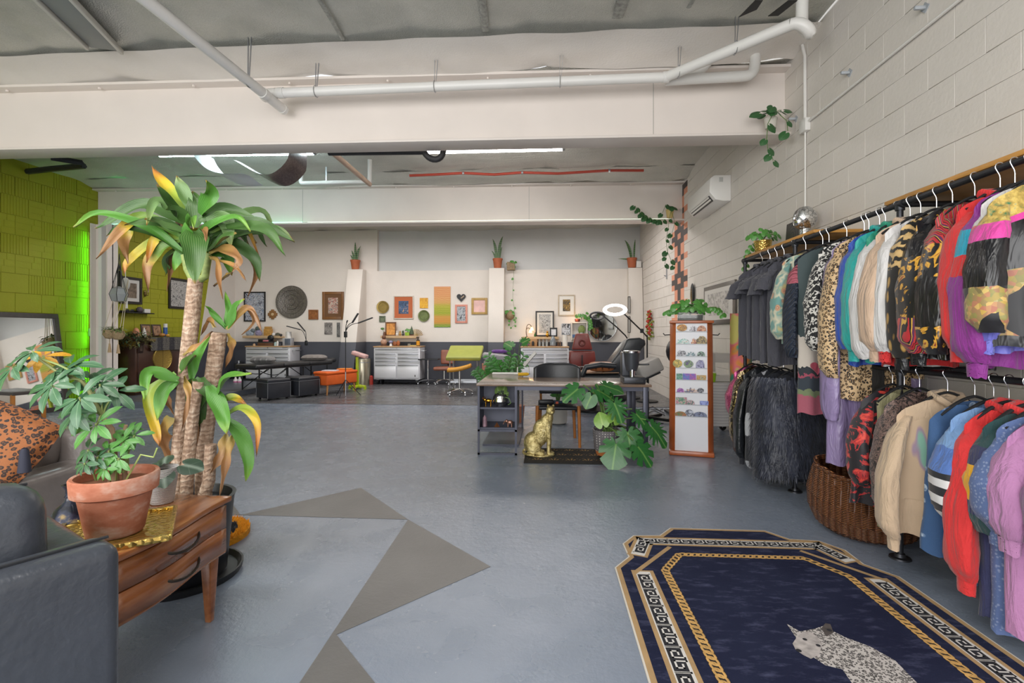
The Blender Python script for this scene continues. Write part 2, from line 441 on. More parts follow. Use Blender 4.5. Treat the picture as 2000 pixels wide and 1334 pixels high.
# insulation edge tucked behind the front beam, light on it painted as white
def scallop(u, v):
    x = XL + (XR - XL) * u; y = 4.45 + .5 * v
    e = abs(math.sin(x * 1.35 + .8 * noisef(x * .5, 2)))
    z = 4.035 - .02 * v - .065 * (v ** 1.5) * (e ** .5) - .015 * noisef(x * 2.2, v * 2)
    return (x, y, z)
MB().grid(scallop, 160, 10).obj('insulation_edge', M_LITFOIL, c1)
def scallop2(u, v):
    x = XL + (XR - XL) * u; y = 8.1 + .45 * v
    e = abs(math.sin(x * 1.1 + .8 * noisef(x * .5, 8)))
    return (x, y, 4.03 - .03 * v - .07 * (v ** 1.5) * (e ** .5) - .02 * noisef(x * 2.2, v * 2, 3))
MB().grid(scallop2, 120, 8).obj('insulation_edge', M_FOIL2, c2)
for x, y0_, y1_, w_ in ((-3.3, 2.6, 4.4, .012), (-1.9, 2.4, 4.45, .02), (-.55, 2.2, 4.4, .03), (.62, 2.4, 4.3, .05), (1.2, 2.5, 4.2, .02)):
    MB().grid(lambda u, v: (x + (u - .5) * w_ * 2 + .05 * math.sin(v * 3), y0_ + (y1_ - y0_) * v, 4.045 - .006 * math.sin(PI * u)), 4, 14).obj('seam_tape', mat('9b9d98', .35, .6, .3, 30, .4, 90), c1)
# dark gaps where the foil has torn open by the right wall
for pts in (((1540, 0), (1558, 0), (1520, 30), (1500, 31)), ((1475, 0), (1490, 0), (1478, 18), (1443, 33))):
    MB().prism([tuple(at(a, b, z=4.0).xy) for a, b in pts], 3.995, 4.0).obj('torn_gap', M_BLACK, c1)
# ================================================================ pipes, tubes and fittings overhead
def hanger_strap(parent, p, top):
    p = V(p)
    MB().bar((p.x - .004, p.y, p.z - .05), (p.x, p.y, top), .018, .003).bar((p.x + .004, p.y, p.z - .05), (p.x + .03, p.y, top), .018, .003).tube(arc((p.x, p.y, p.z), .056, 0, 2 * PI, 14, 'yz')[:-1], .003, 4, closed=True).obj('hanger_strap', M_STEEL, parent)
pipe = thing('drain_pipe', 'long white drain pipe hung in front of the front beam', 'pipe', (0, 0, 0))
def pp(px, py, y): return at(px, py, y=y)
h0, h1 = pp(540, 182, 4.72), pp(1300, 151, 4.78)
T([h0, h0.lerp(h1, .5), h1], .047, 14).obj('pipe_run', M_PVC, pipe)
e0 = at(553, 213, z=3.62); e1 = at(285, 0, z=3.68); far = e1 + (e1 - e0) * 1.2
T([e0, e1, far], .047, 14, caps=False).obj('pipe_run', M_PVC, pipe)
T([e0 + (e1 - e0).normalized() * .02, e0 - (e1 - e0).normalized() * .02], .051, 14).obj('coupling', M_PVC, pipe)
L([(.03, .0), (.042, .0)], 14, c=(0, 0, 0)).obj('pipe_mouth', M_BLACK, pipe).location = e0
q = e0.lerp(e1, .19)
T(bez(q, q + (e0 - q) * .5, h0 - V((.25, 0, 0)), h0, 8), .049, 14).obj('wye_branch', M_PVC, pipe)
for p_, d_ in ((q, (e1 - e0).normalized()), (h0 + V((.05, 0, 0)), (h1 - h0).normalized()), (h1, (h1 - h0).normalized())):
    T([p_ - d_ * .03, p_ + d_ * .03], .053, 14).obj('coupling', M_PVC, pipe)
d1 = at(1545, 48, z=h1.z + .02); tr = at(1566, 30, z=h1.z + .12)
T([h1, h1 + (d1 - h1) * .06, d1], .047, 14).obj('pipe_run', M_PVC, pipe)
T(bez(d1, d1 + (d1 - h1).normalized() * .12, d1 + V((.2, -.02, -.2)), tr + V((0, 0, -.08)), 10) + [tr + V((.01, 0, .5))], .047, 14).obj('trap', M_PVC, pipe)
k0, k1 = pp(1300, 157, 4.86), pp(1448, 149, 4.88)
T([k0, k1] + bez(k1, k1 + V((.1, 0, 0)), k1 + V((.12, 0, .02)), k1 + V((.13, 0, .14)), 6)[1:] + [k1 + V((.13, 0, .5))], .05, 14).obj('pipe_run', M_PVC, pipe)
k2 = pp(1345, 142, 4.9)
T(bez(k2, k2 + V((.12, 0, 0)), k2 + V((.2, 0, .05)), k2 + V((.21, 0, .2)), 8) + [k2 + V((.21, 0, .5))], .042, 12).obj('pipe_run', M_PVC, pipe)
for px in (620, 857, 1100):
    t = (px - 540) / 760; p_ = h0.lerp(h1, t); hanger_strap(pipe, p_, 4.0)
hanger_strap(pipe, e0.lerp(e1, .33), 4.05); hanger_strap(pipe, h1.lerp(d1, .6), 4.05); hanger_strap(pipe, h1.lerp(d1, .12), 4.05)
# pipes of the middle bay
p2 = thing('supply_pipe', 'white pipe stub with elbows below the middle ceiling', 'pipe')
a_, b_ = pp(588, 358, 7.4), pp(712, 355, 7.5)
T([a_ + V((0, 0, .42)), a_ + V((0, 0, .06))] + bez(a_ + V((0, 0, .06)), a_, a_, a_ + V((.06, 0, 0)), 5) + [b_], .034, 10).obj('pipe_run', M_PVC, p2)
c_ = pp(722, 358, 7.5)
T([b_, c_ + V((0, 0, .02)), c_ + V((0, 0, .4))], .034, 10).obj('riser', M_PVC, p2)
MB().bar(pp(637, 358, 7.45), pp(637, 326, 7.45), .02, .004).obj('hanger_strap', M_STEEL, p2)
tag(T([pp(722, 360, 7.42), pp(652, 300, 5.6), pp(652, 300, 5.6) + V((-.1, -.2, .6))], .036, 10).obj('vent_pipe', mat('c9ac96', .5, 0, .1, 4)), 'beige slanting pipe crossing below the middle ceiling', 'pipe')
rc = [at(a, b, z=3.94) for a, b in ((800, 343), (850, 341), (905, 338), (965, 341), (1020, 337), (1090, 339), (1190, 333), (1257, 333))]
rc = thing('red_conduit', 'red flexible conduit clipped along the middle ceiling', 'conduit'), rc
T(rc[1], .022, 8).obj('hose', mat('b0402c', .45), rc[0])
for i in (2, 4, 6): T([rc[1][i] + V((-.015, 0, 0)), rc[1][i] + V((.015, 0, 0))], .028, 8).obj('clip', M_STEEL, rc[0])
bc = [pp(642, 298, 5.35), pp(740, 297, 5.35), pp(828, 296, 5.35)]
tag(T(bc + bez(bc[-1], pp(838, 318, 5.35), pp(868, 318, 5.35), pp(866, 288, 5.35), 10) + [pp(866, 270, 5.35), pp(866, 176, 5.35)], .034, 10).obj('flexible_conduit', mat('2a2a2d', .55, bump=.4, bs=120)), 'black flexible conduit with a hanging loop behind the front beam', 'conduit')
tag(T([at(46, 336, z=3.9), at(100, 330, z=3.9), at(164, 324, z=3.9), at(160, 318, z=3.92), at(100, 308, z=3.93)], .045, 6).obj('cable_tray', mat('2b2d33', .4)), 'black bent cable duct on the ceiling by the lime wall', 'duct')
# ceiling light tubes
def tube_light(label, pa, pb, tcol):
    c = (pa + pb) / 2; d = pb - pa; ln = d.length
    t = thing('light_tube', label, 'light', c, math.atan2(d.y, d.x), 'ceiling light tubes')
    B(-ln / 2 - .05, ln / 2 + .05, -.016, .016, .05, .09).obj('fixture', mat('e8e8e6', .4), t, bevel=.006)
    MB().cyl((-ln / 2, 0, 0), (ln / 2, 0, 0), .02, n=12).obj('tube', mat(tcol, .3, emit=48), t)
    for s in (-1, 1): MB().bar((s * ln * .35, 0, .08), (s * ln * .35, 0, .14), .012).obj('suspension_rod', M_STEEL, t)
    for s in (-1, 1): MB().cbox((s * (ln / 2 + .02), 0, .02), (.04, .05, .07)).obj('end_cap', M_STEEL, t, bevel=.006)
tube_light('left glowing light tube under the middle ceiling behind the front beam', at(312, 304, z=3.86), at(612, 300, z=3.86), (.75, .95, 1))
tube_light('right glowing light tube under the middle ceiling behind the front beam', at(782, 299, z=3.86), at(1098, 292, z=3.86), (1, .97, .93))
# dead fixture on the front ceiling at the left
o = thing('ceiling_fixture', 'grey unlit trough light fixture on the front ceiling at the left', 'light')
f0, f1 = at(205, 92, z=4.02), at(55, -60, z=4.02)
MB().bar(f0, f1, .24, .05).obj('trough', mat('8e928f', .5, .3, .05, 4), o, bevel=.01)
sd = V((-(f1 - f0).y, (f1 - f0).x, 0)).normalized()
for s in (-1, 1): MB().bar(f0 + sd * .14 * s - V((0, 0, .03)), f1 + sd * .14 * s - V((0, 0, .03)), .03, .05).obj('side_lip', mat('c9c7bf', .4, .2), o, bevel=.006)
# loose flaps of insulation hanging behind the front beam
def flap(name, label, pts, w, m):
    pts = [V(p) for p in pts]
    def fn(u, v):
        i = min(int(u * (len(pts) - 1)), len(pts) - 2); t = u * (len(pts) - 1) - i
        p = pts[i].lerp(pts[i + 1], t); return p + V((.05 * v * w, w * v, .02 * math.sin(5 * v)))
    tag(MB().grid(fn, 20, 6).obj(name, m, ang=60), label, 'insulation')
flap('loose_insulation', 'white torn insulation flap curling down from the middle ceiling', [pp(372, 296, 6.3) + V((-.05, 0, .1))] + bez(pp(372, 296, 6.3), pp(395, 325, 6.3), pp(405, 345, 6.3), pp(470, 338, 6.3), 10), .5, mat('dfe6ea', .5))
flap('insulation_roll', 'dark striped underside of insulation curling down beside the white flap', bez(pp(455, 312, 6.3), pp(500, 335, 6.3), pp(520, 365, 6.3), pp(562, 312, 6.3), 10) + [pp(564, 298, 6.3), pp(565, 262, 6.3)], .45, mat('6f6362', .4, .4, .3, 40))
# ================================================================ fittings on the right wall
ac = thing('air_conditioner', 'white wall mounted air conditioner high on the right wall', 'air conditioner', (XR, 6.55, 3.03))
prof = [(0, 0), (0, .34), (-.22, .34), (-.27, .3), (-.28, .12), (-.2, .02), (-.1, 0)]
MB().prism(prof, 0, 1.0, 'y').obj('housing', mat('e6e4e0', .35), ac, bevel=.012)
MB().prism([(-.262, .088), (-.206, .018), (-.2, .03), (-.25, .1)], .08, .92, 'y').obj('air_outlet', M_BLACK, ac)
for k in (0, 1):
    MB().prism([(-.262 + .024 * k, .078 - .03 * k), (-.25 + .024 * k, .062 - .03 * k), (-.25 + .024 * k, .068 - .03 * k), (-.262 + .024 * k, .084 - .03 * k)], .1, .9, 'y').obj('louvre', mat('e6e4e0', .35), ac)
MB().cbox((-.13, -.001, .28), (.05, .003, .06)).obj('rating_sticker', mat('b8b8b4', .5), ac)
cd = thing('wall_conduit', 'thin white conduit rising to a junction box on the right wall', 'conduit', (0, 0, 0))
bx = at(1577, 246, x=XR); 
T([at(1567, 88, x=XR - .02), at(1572, 110, x=XR - .02), V((XR - .02, bx.y, bx.z))], .014, 8).obj('riser', M_PVC, cd)
T([V((XR - .02, bx.y, bx.z)), V((XR - .02, bx.y, 2.42))], .008, 8).obj('dropper', M_PVC, cd)
B(XR - .05, XR, bx.y - .06, bx.y + .06, bx.z - .06, bx.z + .06).obj('junction_box', M_PVC, cd, bevel=.008)
T([V((XR - .02, bx.y - .05, bx.z + .02)), V((XR - .02, 1.4, bx.z + .02))], .011, 8).obj('horizontal_run', M_PVC, cd)
for i, (px, py, w) in enumerate(((1808, 15, 'nearest to the camera'), (1660, 142, 'above the long conduit run'), (1555, 232, 'beside the junction box'))):
    p = at(px, py, x=XR); h = thing('wall_hook', 'small clear plastic wall hook ' + w, 'hook', p, 0, 'clear hooks on the right wall')
    MB().cbox((-.003, 0, 0), (.006, .05, .05), rx=PI / 4).obj('backplate', mat('dfe6ee', .1, trans=.5), h); MB().cbox((-.035, 0, 0), (.07, .02, .022)).obj('peg', mat('dfe6ee', .1, trans=.5), h, bevel=.004)
# framed drawing on the right wall behind the display tower
fr = thing('framed_drawing', 'large silver framed pencil drawing on the right wall behind the dark tees', 'picture', (0, 0, 0))
ya, yb = at(1379, 560, x=XR).y, at(1440, 545, x=XR).y
za, zb = 1.42, 1.98
B(XR - .035, XR - .002, yb, ya, za, zb).obj('frame', mat('6f6a64', .35, .5), fr, bevel=.006)
B(XR - .038, XR - .034, yb + .06, ya - .06, za + .06, zb - .06).obj('mat_board', mat('d8d4cf', .6), fr)
g = G('pencil_sketch'); g.out(g.ramp(g.noise(9, 6, .7, dist=2), (.42, 'a39d9a'), (.55, 'd2cdc8')), .6)
B(XR - .040, XR - .037, yb + .2, ya - .2, za + .13, zb - .12).obj('drawing', g.m, fr)
mk = thing('carved_mask', 'small carved gold and black mask on the right wall', 'mask', at(1352, 577, x=XR - .03))
MB().ball((0, 0, 0), (.03, .06, .16), 12, 10).obj('face', mat('5b4a22', .35, .4, .7, 30), mk); MB().ball((.0, 0, .03), (.022, .085, .17), 12, 10).obj('headdress', M_BLACK, mk)
ph = thing('coat_peg', 'small metal coat peg on the right wall beyond the ring lamp', 'hook', at(1303, 535, x=XR)); B(-.02, 0, -.02, .02, -.1, .1).obj('plate', M_STEEL, ph); MB().cyl((0, 0, -.05), (-.06, 0, -.03), .01).obj('peg', M_STEEL, ph)
# ================================================================ pipe clothes rack
RX, RZU, RZL = 2.04, 2.04, 1.09
rk = thing('clothes_rack', 'black iron pipe clothes rack along the right wall', 'clothes rack')
for z, y0, y1 in ((RZU, 1.35, 5.15), (RZL, 1.35, 5.15)):
    T([V((RX, y0, z)), V((RX, y1, z))], .0165, 12).obj('rail', M_PIPE, rk)
for y, z1 in ((2.95, RZU), (4.13, RZU), (5.13, RZU), (1.45, RZU)):
    p = T([V((RX, y, .01)), V((RX, y, z1))], .0165, 12).obj('post', M_PIPE, rk)
    L([(0, .014), (.02, .014), (.024, .03), (.03, .012), (.052, .009), (.054, 0)], 20, c=(RX, y, 0)).obj('floor_flange', M_PIPE, p)
    for z in (RZU, RZL):
        T([V((RX, y, z - .035)), V((RX, y, z + .018))], .024, 12).tube([V((RX, y - .035, z)), V((RX, y + .035, z))], .024, 12).obj('tee_fitting', M_PIPE, p)
        T([V((RX, y, z)), V((XR, y, z))], .0165, 10).obj('wall_arm', M_PIPE, p)
def shelf(label, y0, y1):
    tag(B(2.065, XR - .002, y0, y1, 2.072, 2.098).obj('shelf_board', mat('c08a42', .45, 0, .16, 7, .05, 30), bevel=.004), label, 'shelf', 'wooden shelves over the clothes rack')
shelf('far honey wooden shelf board over the rack, carrying the mosaic head', 3.9, 5.2)
shelf('near honey wooden shelf board over the rack, above the bright jackets', 1.3, 3.12)
# things standing on the far shelf
p = at(1570, 468, x=2.25); hd = thing('mannequin_head', 'silver mirror mosaic mannequin head on the far shelf', 'mannequin head', (2.26, p.y, 2.098))
g = G('mirror_mosaic'); v = g.vor(38, out='Color'); e = g.vor(38, 'DISTANCE_TO_EDGE')
g.out(g.mix(g.ramp(e, (.02, (0, 0, 0)), (.06, (1, 1, 1))), '6b6d70', g.ramp(v, (0, 'b9bcc0'), (1, 'f2f2f2'))), .12, .95); M_MOSAIC = g.bump(v, .8, .01).m
L([(.06, 0), (.062, .01), (.045, .03), (.042, .12)], 18).obj('neck', M_MOSAIC, hd)
MB().ball((0, 0, .2), (.088, .105, .105), 20, 14).ball((0, -.065, .165), (.05, .055, .06), 14, 10).ball((0, -.115, .19), (.014, .022, .025), 8, 6).obj('head', M_MOSAIC, hd)
hd.rotation_euler[2] = -1.15
p = at(1545, 452, x=2.38); bk = thing('mandala_picture', 'small dark printed panel leaning on the wall behind the mosaic head', 'picture', (2.40, p.y, 2.098))
g = G('dark_mandala'); g.out(g.ramp(g.wave(9, typ='RINGS', dist=3, co=g.co(loc=(0, 0, -.14))), (.2, '2b2c33'), (.6, '5f5a4c'), (.9, '40413f')), .4)
MB().cbox((0, 0, .14), (.02, .26, .28), ry=.08).obj('board', g.m, bk, bevel=.003)
pt = thing('brass_pot_plant', 'trailing pothos in a hammered brass pot on the far shelf end', 'potted plant', (2.24, at(1490, 480, x=2.24).y, 2.098))
g = G('hammered_brass'); g.out('d8b866', .25, .85); M_BRASS = g.bump(g.vor(60), .5, .01).m
L([(0, 0), (.06, 0), (.075, .03), (.085, .14), (.09, .15), (.082, .15), (.075, .04), (0, .03)], 20).obj('pot', M_BRASS, pt)
POTHOS_JOBS = [(pt, (0, 0, .15), 34, .16, [((-.06, .05, .15), (-.12, .1, .1), (-.14, .1, -.1), (-.12, .12, -.22))], .05)]
# wicker basket below the near rail
g = G('wicker'); zz = g.xyz()[2]
wv = g.wave(30, 'Z', .8, co=g.co()); wa = g.wave(9, 'X', 1.0, co=g.co('UV') if False else g.co(rot=(0, 0, .6)))
g.out(g.ramp(g.math('MULTIPLY', wv, g.math('ADD', wa, .4)), (.1, '3a1d0f'), (.5, '87512c'), (.95, 'b0764a')), .4); M_WICKER = g.bump(g.math('MULTIPLY', wv, wa), 1.0, .02).m
bs = thing('wicker_basket', 'large round brown wicker basket on the floor under the floral shirt', 'basket', (2.08, 3.33, 0))
def bfn(u, v):
    a = 2 * PI * u; pr = [(.20, 0), (.27, .04), (.315, .13), (.32, .22), (.295, .33), (.27, .38)]
    t = v * 5; i = min(int(t), 4); f = t - i; r = pr[i][0] * (1 - f) + pr[i + 1][0] * f; z = pr[i][1] * (1 - f) + pr[i + 1][1] * f
    r += .006 * math.sin(a * 30 + (i % 2) * PI) ; z += .05 * math.cos(a - 2.3) * v
    return (r * math.cos(a), r * math.sin(a), z)
MB().grid(bfn, 96, 40, True).obj('body', M_WICKER, bs)
T([bfn(i / 40, 1) for i in range(40)], .016, 8, closed=True).obj('rim', M_WICKER, bs)
L([(0, .03), (.26, .05)], 24).obj('bottom', M_WICKER, bs)
# ================================================================ garments on the rack
def fabric(col, rough=.8, bump=.25, bs=220, var=.06, sheen=.2, metal=0):
    key = ('fab', col, rough, bump, bs, var, sheen, metal)
    if key in _mats: return _mats[key]
    g = G('cloth_' + str(col)); c = srgb(col); lo = tuple(v * (1 - var) for v in c[:3]); hi = tuple(min(1, v * (1 + var)) for v in c[:3])
    g.out(g.ramp(g.noise(8, 4), (.3, lo), (.7, hi)), rough, metal, Sheen_Weight=sheen)
    wr = g.noise(7, 3, .55, co=g.co(scale=(1.6, 1.6, .45)), dist=1.2)
    g.bump(g.math('ADD', wr, g.math('MULTIPLY', g.noise(bs, 2), .06 * bump / .25)), .75, .035)
    _mats[key] = g.m; return g.m
def pattern(name, fn, rough=.7, metal=0, bump=None):
    g = G(name); g.out(fn(g), rough, metal, Sheen_Weight=.15)
    if bump: g.bump(g.noise(bump, 3), .3, .006)
    return g.m
def leo(base, spot, ring, sc):
    def f(g):
        co = g.noise(30, 2, out=1); c = g.node('ShaderNodeVectorMath', operation='MULTIPLY_ADD'); g.set(c.inputs[0], co); c.inputs[1].default_value = (.02,) * 3; g.set(c.inputs[2], g.co())
        d = g.vor(sc, co=c.outputs[0])
        return g.ramp(d, (.0, ring), (.22, ring), (.27, spot), (.46, spot), (.52, base), (1, base))
    return f
P_LEO = pattern('leopard_cloth', leo('c9ab82', '1c1512', 'a5804f', 62))
P_ANIMAL = pattern('tiger_spot_cloth', lambda g: g.mix(g.ramp(g.xyz()[2], (.0, (0, 0, 0)), (1, (1, 1, 1))), g.ramp(g.wave(6, 'Z', 6, detail=3, dscale=2.2), (.35, '14110f'), (.5, 'b3935c'), (1, 'c8a970')), '14110f') if False else
                   g.ramp(g.vor(17, co=g.co(scale=(1.6, 1.6, .7))), (.0, 'c4a05c'), (.3, 'a8823e'), (.42, '15120f'), (1, '15120f')))
P_TIGER = pattern('tiger_stripe_cloth', lambda g: g.ramp(g.wave(7, 'Z', 9, detail=3, dscale=2), (.4, '15120f'), (.5, 'bd9a5f'), (1, 'cfae78')))
P_FRUIT = pattern('retro_fruit_print', lambda g: g.mix(g.ramp(g.vor(8.5, out='Distance'), (.18, (1, 1, 1)), (.24, (0, 0, 0))), g.ramp(g.noise(9, 2), (.38, '6f9d98'), (.47, 'd9d2b8'), (.56, '7da8a0'), (.66, 'c9b87e')),
                   g.ramp(g.vor(8.5), (0, '8f3c3a'), (.05, 'd8bfa0'), (.1, 'b8705c'), (.16, 'd9b48c'), (.22, 'a8654e'))))
P_AZTEC = pattern('aztec_knit', lambda g: g.ramp(g.wave(9, 'DIAGONAL', 5, prof='TRI', detail=0, dscale=6), (.0, '18181b'), (.56, '18181b'), (.6, 'd9d6d0'), (1, 'd9d6d0'), const=True), bump=150)
P_LAV = fabric('8f7fa8', .32, .1, 40, .12, 0); P_TEE = fabric('45454e'); P_NAVYQ = None
g = G('quilted_navy'); q = g.math('MULTIPLY', g.wave(13, 'DIAGONAL', 0, prof='SIN', detail=0), g.wave(13, 'DIAGONAL', 0, co=g.co(rot=(0, PI / 2, 0)), detail=0))
g.out(g.mix(q, '232a38', '364052'), .6); P_NAVYQ = g.bump(q, .9, .02).m
g = G('quilted_pink'); g.out('b5606e', .6); P_PINKQ = g.bump(g.wave(13, 'DIAGONAL', 0), .8, .02).m
P_TEAL = fabric('1f9d97', .5, .1, 40); P_BLUE = fabric('1f49a8', .5); P_WHITE = fabric('d4d2d2', .55, .15, 60); P_BEIGE = fabric('c6aa92', .6, .15, 80)
P_RED = fabric('cf2b2c', .8); P_PURPLE = fabric('852a86', .65); P_PERI = fabric('6f70cc', .5, .15, 60); P_CORAL = fabric('df6c70', .55); P_SKY = fabric('1d9bb8', .55)
P_BLACKS = fabric('1b1b1f', .28, .12, 30, .2, 0); P_MAGENTA = fabric('d9429f', .5)
P_BAROQ = pattern('baroque_print', lambda g: g.ramp(g.noise(11, 2, .5, dist=2.5), (.0, '17161a'), (.55, '17161a'), (.6, 'd39a2c'), (.66, 'e0b04a'), (.72, '8e2a22'), (1, '17161a')), .3)
P_STRIPE = pattern('striped_print', lambda g: g.ramp(g.wave(16, 'X', .3, prof='SAW', detail=0), (0, 'b32d33'), (.3, '1b1a1e'), (.42, 'd4a646'), (.5, '5b2b55'), (.7, 'c2383a'), (.9, '1b1a1e'), const=True), .35)
P_FLORB = pattern('patch_floral', lambda g: g.mix(g.ramp(g.vor(9, metric='MANHATTAN', out='Color'), (.45, (0, 0, 0)), (.47, (1, 1, 1))), '1f1f23', g.ramp(g.vor(55, out='Color'), (0, 'c9a048'), (.4, '8b8a50'), (.6, 'b06f5a'), (.8, 'd3b566'), (1, '3f7f7c'))), .5)
P_FLORG = pattern('gold_floral', lambda g: g.ramp(g.noise(40, 3), (.3, '33724b'), (.45, 'b0944a'), (.6, 'd9bd66'), (.75, '4f8f94')), .5)
P_REDFL = pattern('red_floral_black', lambda g: g.ramp(g.noise(10, 4, .6, dist=2.2), (.0, '1d1a20'), (.51, '1d1a20'), (.53, 'b02e30'), (.62, 'd84a3c'), const=True), .6)
P_PAIS = pattern('brown_paisley', lambda g: g.ramp(g.noise(26, 2, .5, dist=3), (.44, '1d1818'), (.5, '8c7168'), (.56, '1d1818'), (.62, '8c7168')), .6)
P_DENIM = pattern('heart_denim', lambda g: g.mix(g.ramp(g.vor(13, rnd=.3), (.2, (1, 1, 1)), (.24, (0, 0, 0))), '33547e', g.ramp(g.noise(60, 2), (.4, '6d88ab'), (.6, 'b3c2d3'))), .8, bump=250)
P_LBLUE = fabric('7297c6', .75); P_MBLUE = fabric('4d6fb0', .75); P_NAVY = fabric('2a2e52', .8); P_FOREST = fabric('1f4143', .85); P_YEL = fabric('e5a913', .7)
P_SPECK = pattern('blue_tiny_print', lambda g: g.ramp(g.vor(70), (.2, '8492b3'), (.4, '566a98')), .8, bump=200); P_MAUVE = fabric('b07aa6', .85); P_MAUVED = fabric('8a5f8c', .85)
P_CRSTRIPE = pattern('white_black_stripe', lambda g: g.ramp(g.wave(4.2, 'Z', 0, prof='SAW', detail=0), (0, '1c1d22'), (.5, 'd9d8d8'), const=True), .7)
P_SANDY = fabric('c0a88d', .85)
P_LEATHER = mat('1d2024', .33, 0, .3, 5, .5, 45); P_KNIT = fabric('23252d', .9, .6, 90); P_FUR = fabric('1e2028', .8, .6, 60, .3)
P_GOLDSEQ = pattern('gold_sequin', lambda g: g.mix(g.ramp(g.noise(14, 2, dist=3), (.45, (0, 0, 0)), (.5, (1, 1, 1))), g.ramp(g.vor(130, out='Color'), (0, '6d5a34'), (1, 'd8c28c')), g.ramp(g.vor(130, out='Color'), (0, '1d1712'), (1, '4a3b22'))), .25, .7)
P_PINKSEQ = pattern('pink_sequin', lambda g: g.mix(g.ramp(g.xyz()[2], (.0, (1, 1, 1)), (.35, (0, 0, 0))) if False else g.noise(4, 1), g.ramp(g.vor(120, out='Color'), (0, '8a2540'), (1, 'e4707c')), g.ramp(g.vor(120, out='Color'), (0, '5a2468'), (1, 'c0408c'))), .3, .5)
P_STAR = pattern('black_white_shapes', lambda g: g.ramp(g.noise(5.5, 0, 0), (.0, '22242b'), (.70, '22242b'), (.71, 'b9bac0'), const=True), .85, bump=120)
P_PATCH = pattern('patchwork', lambda g: g.ramp(g.math('ADD', g.math('MULTIPLY', g.xyz()[2], -.62), g.math('MULTIPLY', g.noise(30, 2), .05)), (.0, '3c4a4c'), (.47, '3c4a4c'), (.5, 'cfc6bb'), (.635, 'cfc6bb'), (.64, '2b3138'), (.665, 'a34b5e'), (.68, '333c46'), (.735, '75835f'), (.76, 'a8596a'), const=True), .75, bump=60)
P_ORN = fabric('d8d4d0', .7); P_GREENW = fabric('1c8a6e', .55); P_OLIVE = fabric('8b8764', .6)
M_HANGER = mat('1b1b1e', .85, bump=.3, bs=300)
_hk = T(arc((0, 0, -.0), .0205, -.5, PI + .25, 10) + [V((-.003, 0, -.035)), V((0, 0, -.05)), V((0, 0, -.095))], .0022, 6).mesh('hook', M_CHROME)
_hb = MB().tube([V((-.15, 0, -.185))] + bez((-.145, 0, -.18), (-.1, 0, -.14), (-.05, 0, -.1), (0, 0, -.092), 6) + bez((0, 0, -.092), (.05, 0, -.1), (.1, 0, -.14), (.145, 0, -.18), 6)[1:] + [V((.15, 0, -.185))], .011, 8, flat=.6).tube([V((-.15, 0, -.2)), V((.15, 0, -.2))], .006, 6).mesh('shoulder_bar', M_HANGER)
def hanger(y, z, rz, what):
    h = thing('clothes_hanger', ' '.join(('hanger holding the ' + what).split()[:16]), 'hanger', (RX, y, z), rz, 'black hangers on the pipe rails')
    link('hook', _hk, h, (0, 0, .005)); link('shoulder_bar', _hb, h)
def cloth_tube(path, rad, n=20, flat=.55, seed=0, amp=.16):
    """sleeve: wrinkled tapering tube"""
    path = [V(p) for p in path]; pts = []; rr = []
    K = 22
    for i in range(K + 1):
        t = i / K * (len(path) - 1); j = min(int(t), len(path) - 2); f = t - j
        pts.append(path[j].lerp(path[j + 1], f)); rr.append(rad[j] * (1 - f) + rad[j + 1] * f)
    mb = MB(); vs = []
    for i, p in enumerate(pts):
        for j in range(n):
            a = 2 * PI * j / n
            w = 1 + amp * noisef(math.cos(a) * 1.8 + seed, math.sin(a) * 1.8, i * .16 + seed) + amp * .7 * noisef(math.cos(a) * 3 + seed, math.sin(a) * 3 - i * .12, i * .62) + amp * .3 * math.sin(4 * a + i * .25 + seed)
            vs.append(p + V((math.cos(a) * rr[i] * w * flat, math.sin(a) * rr[i] * w, .01 * noisef(j, i, seed))))
    K += 1
    mb.add(vs, [(i * n + j, i * n + (j + 1) % n, (i + 1) * n + (j + 1) % n, (i + 1) * n + j) for i in range(K - 1) for j in range(n)] + [tuple(range(n))])
    return mb
_g = [0]
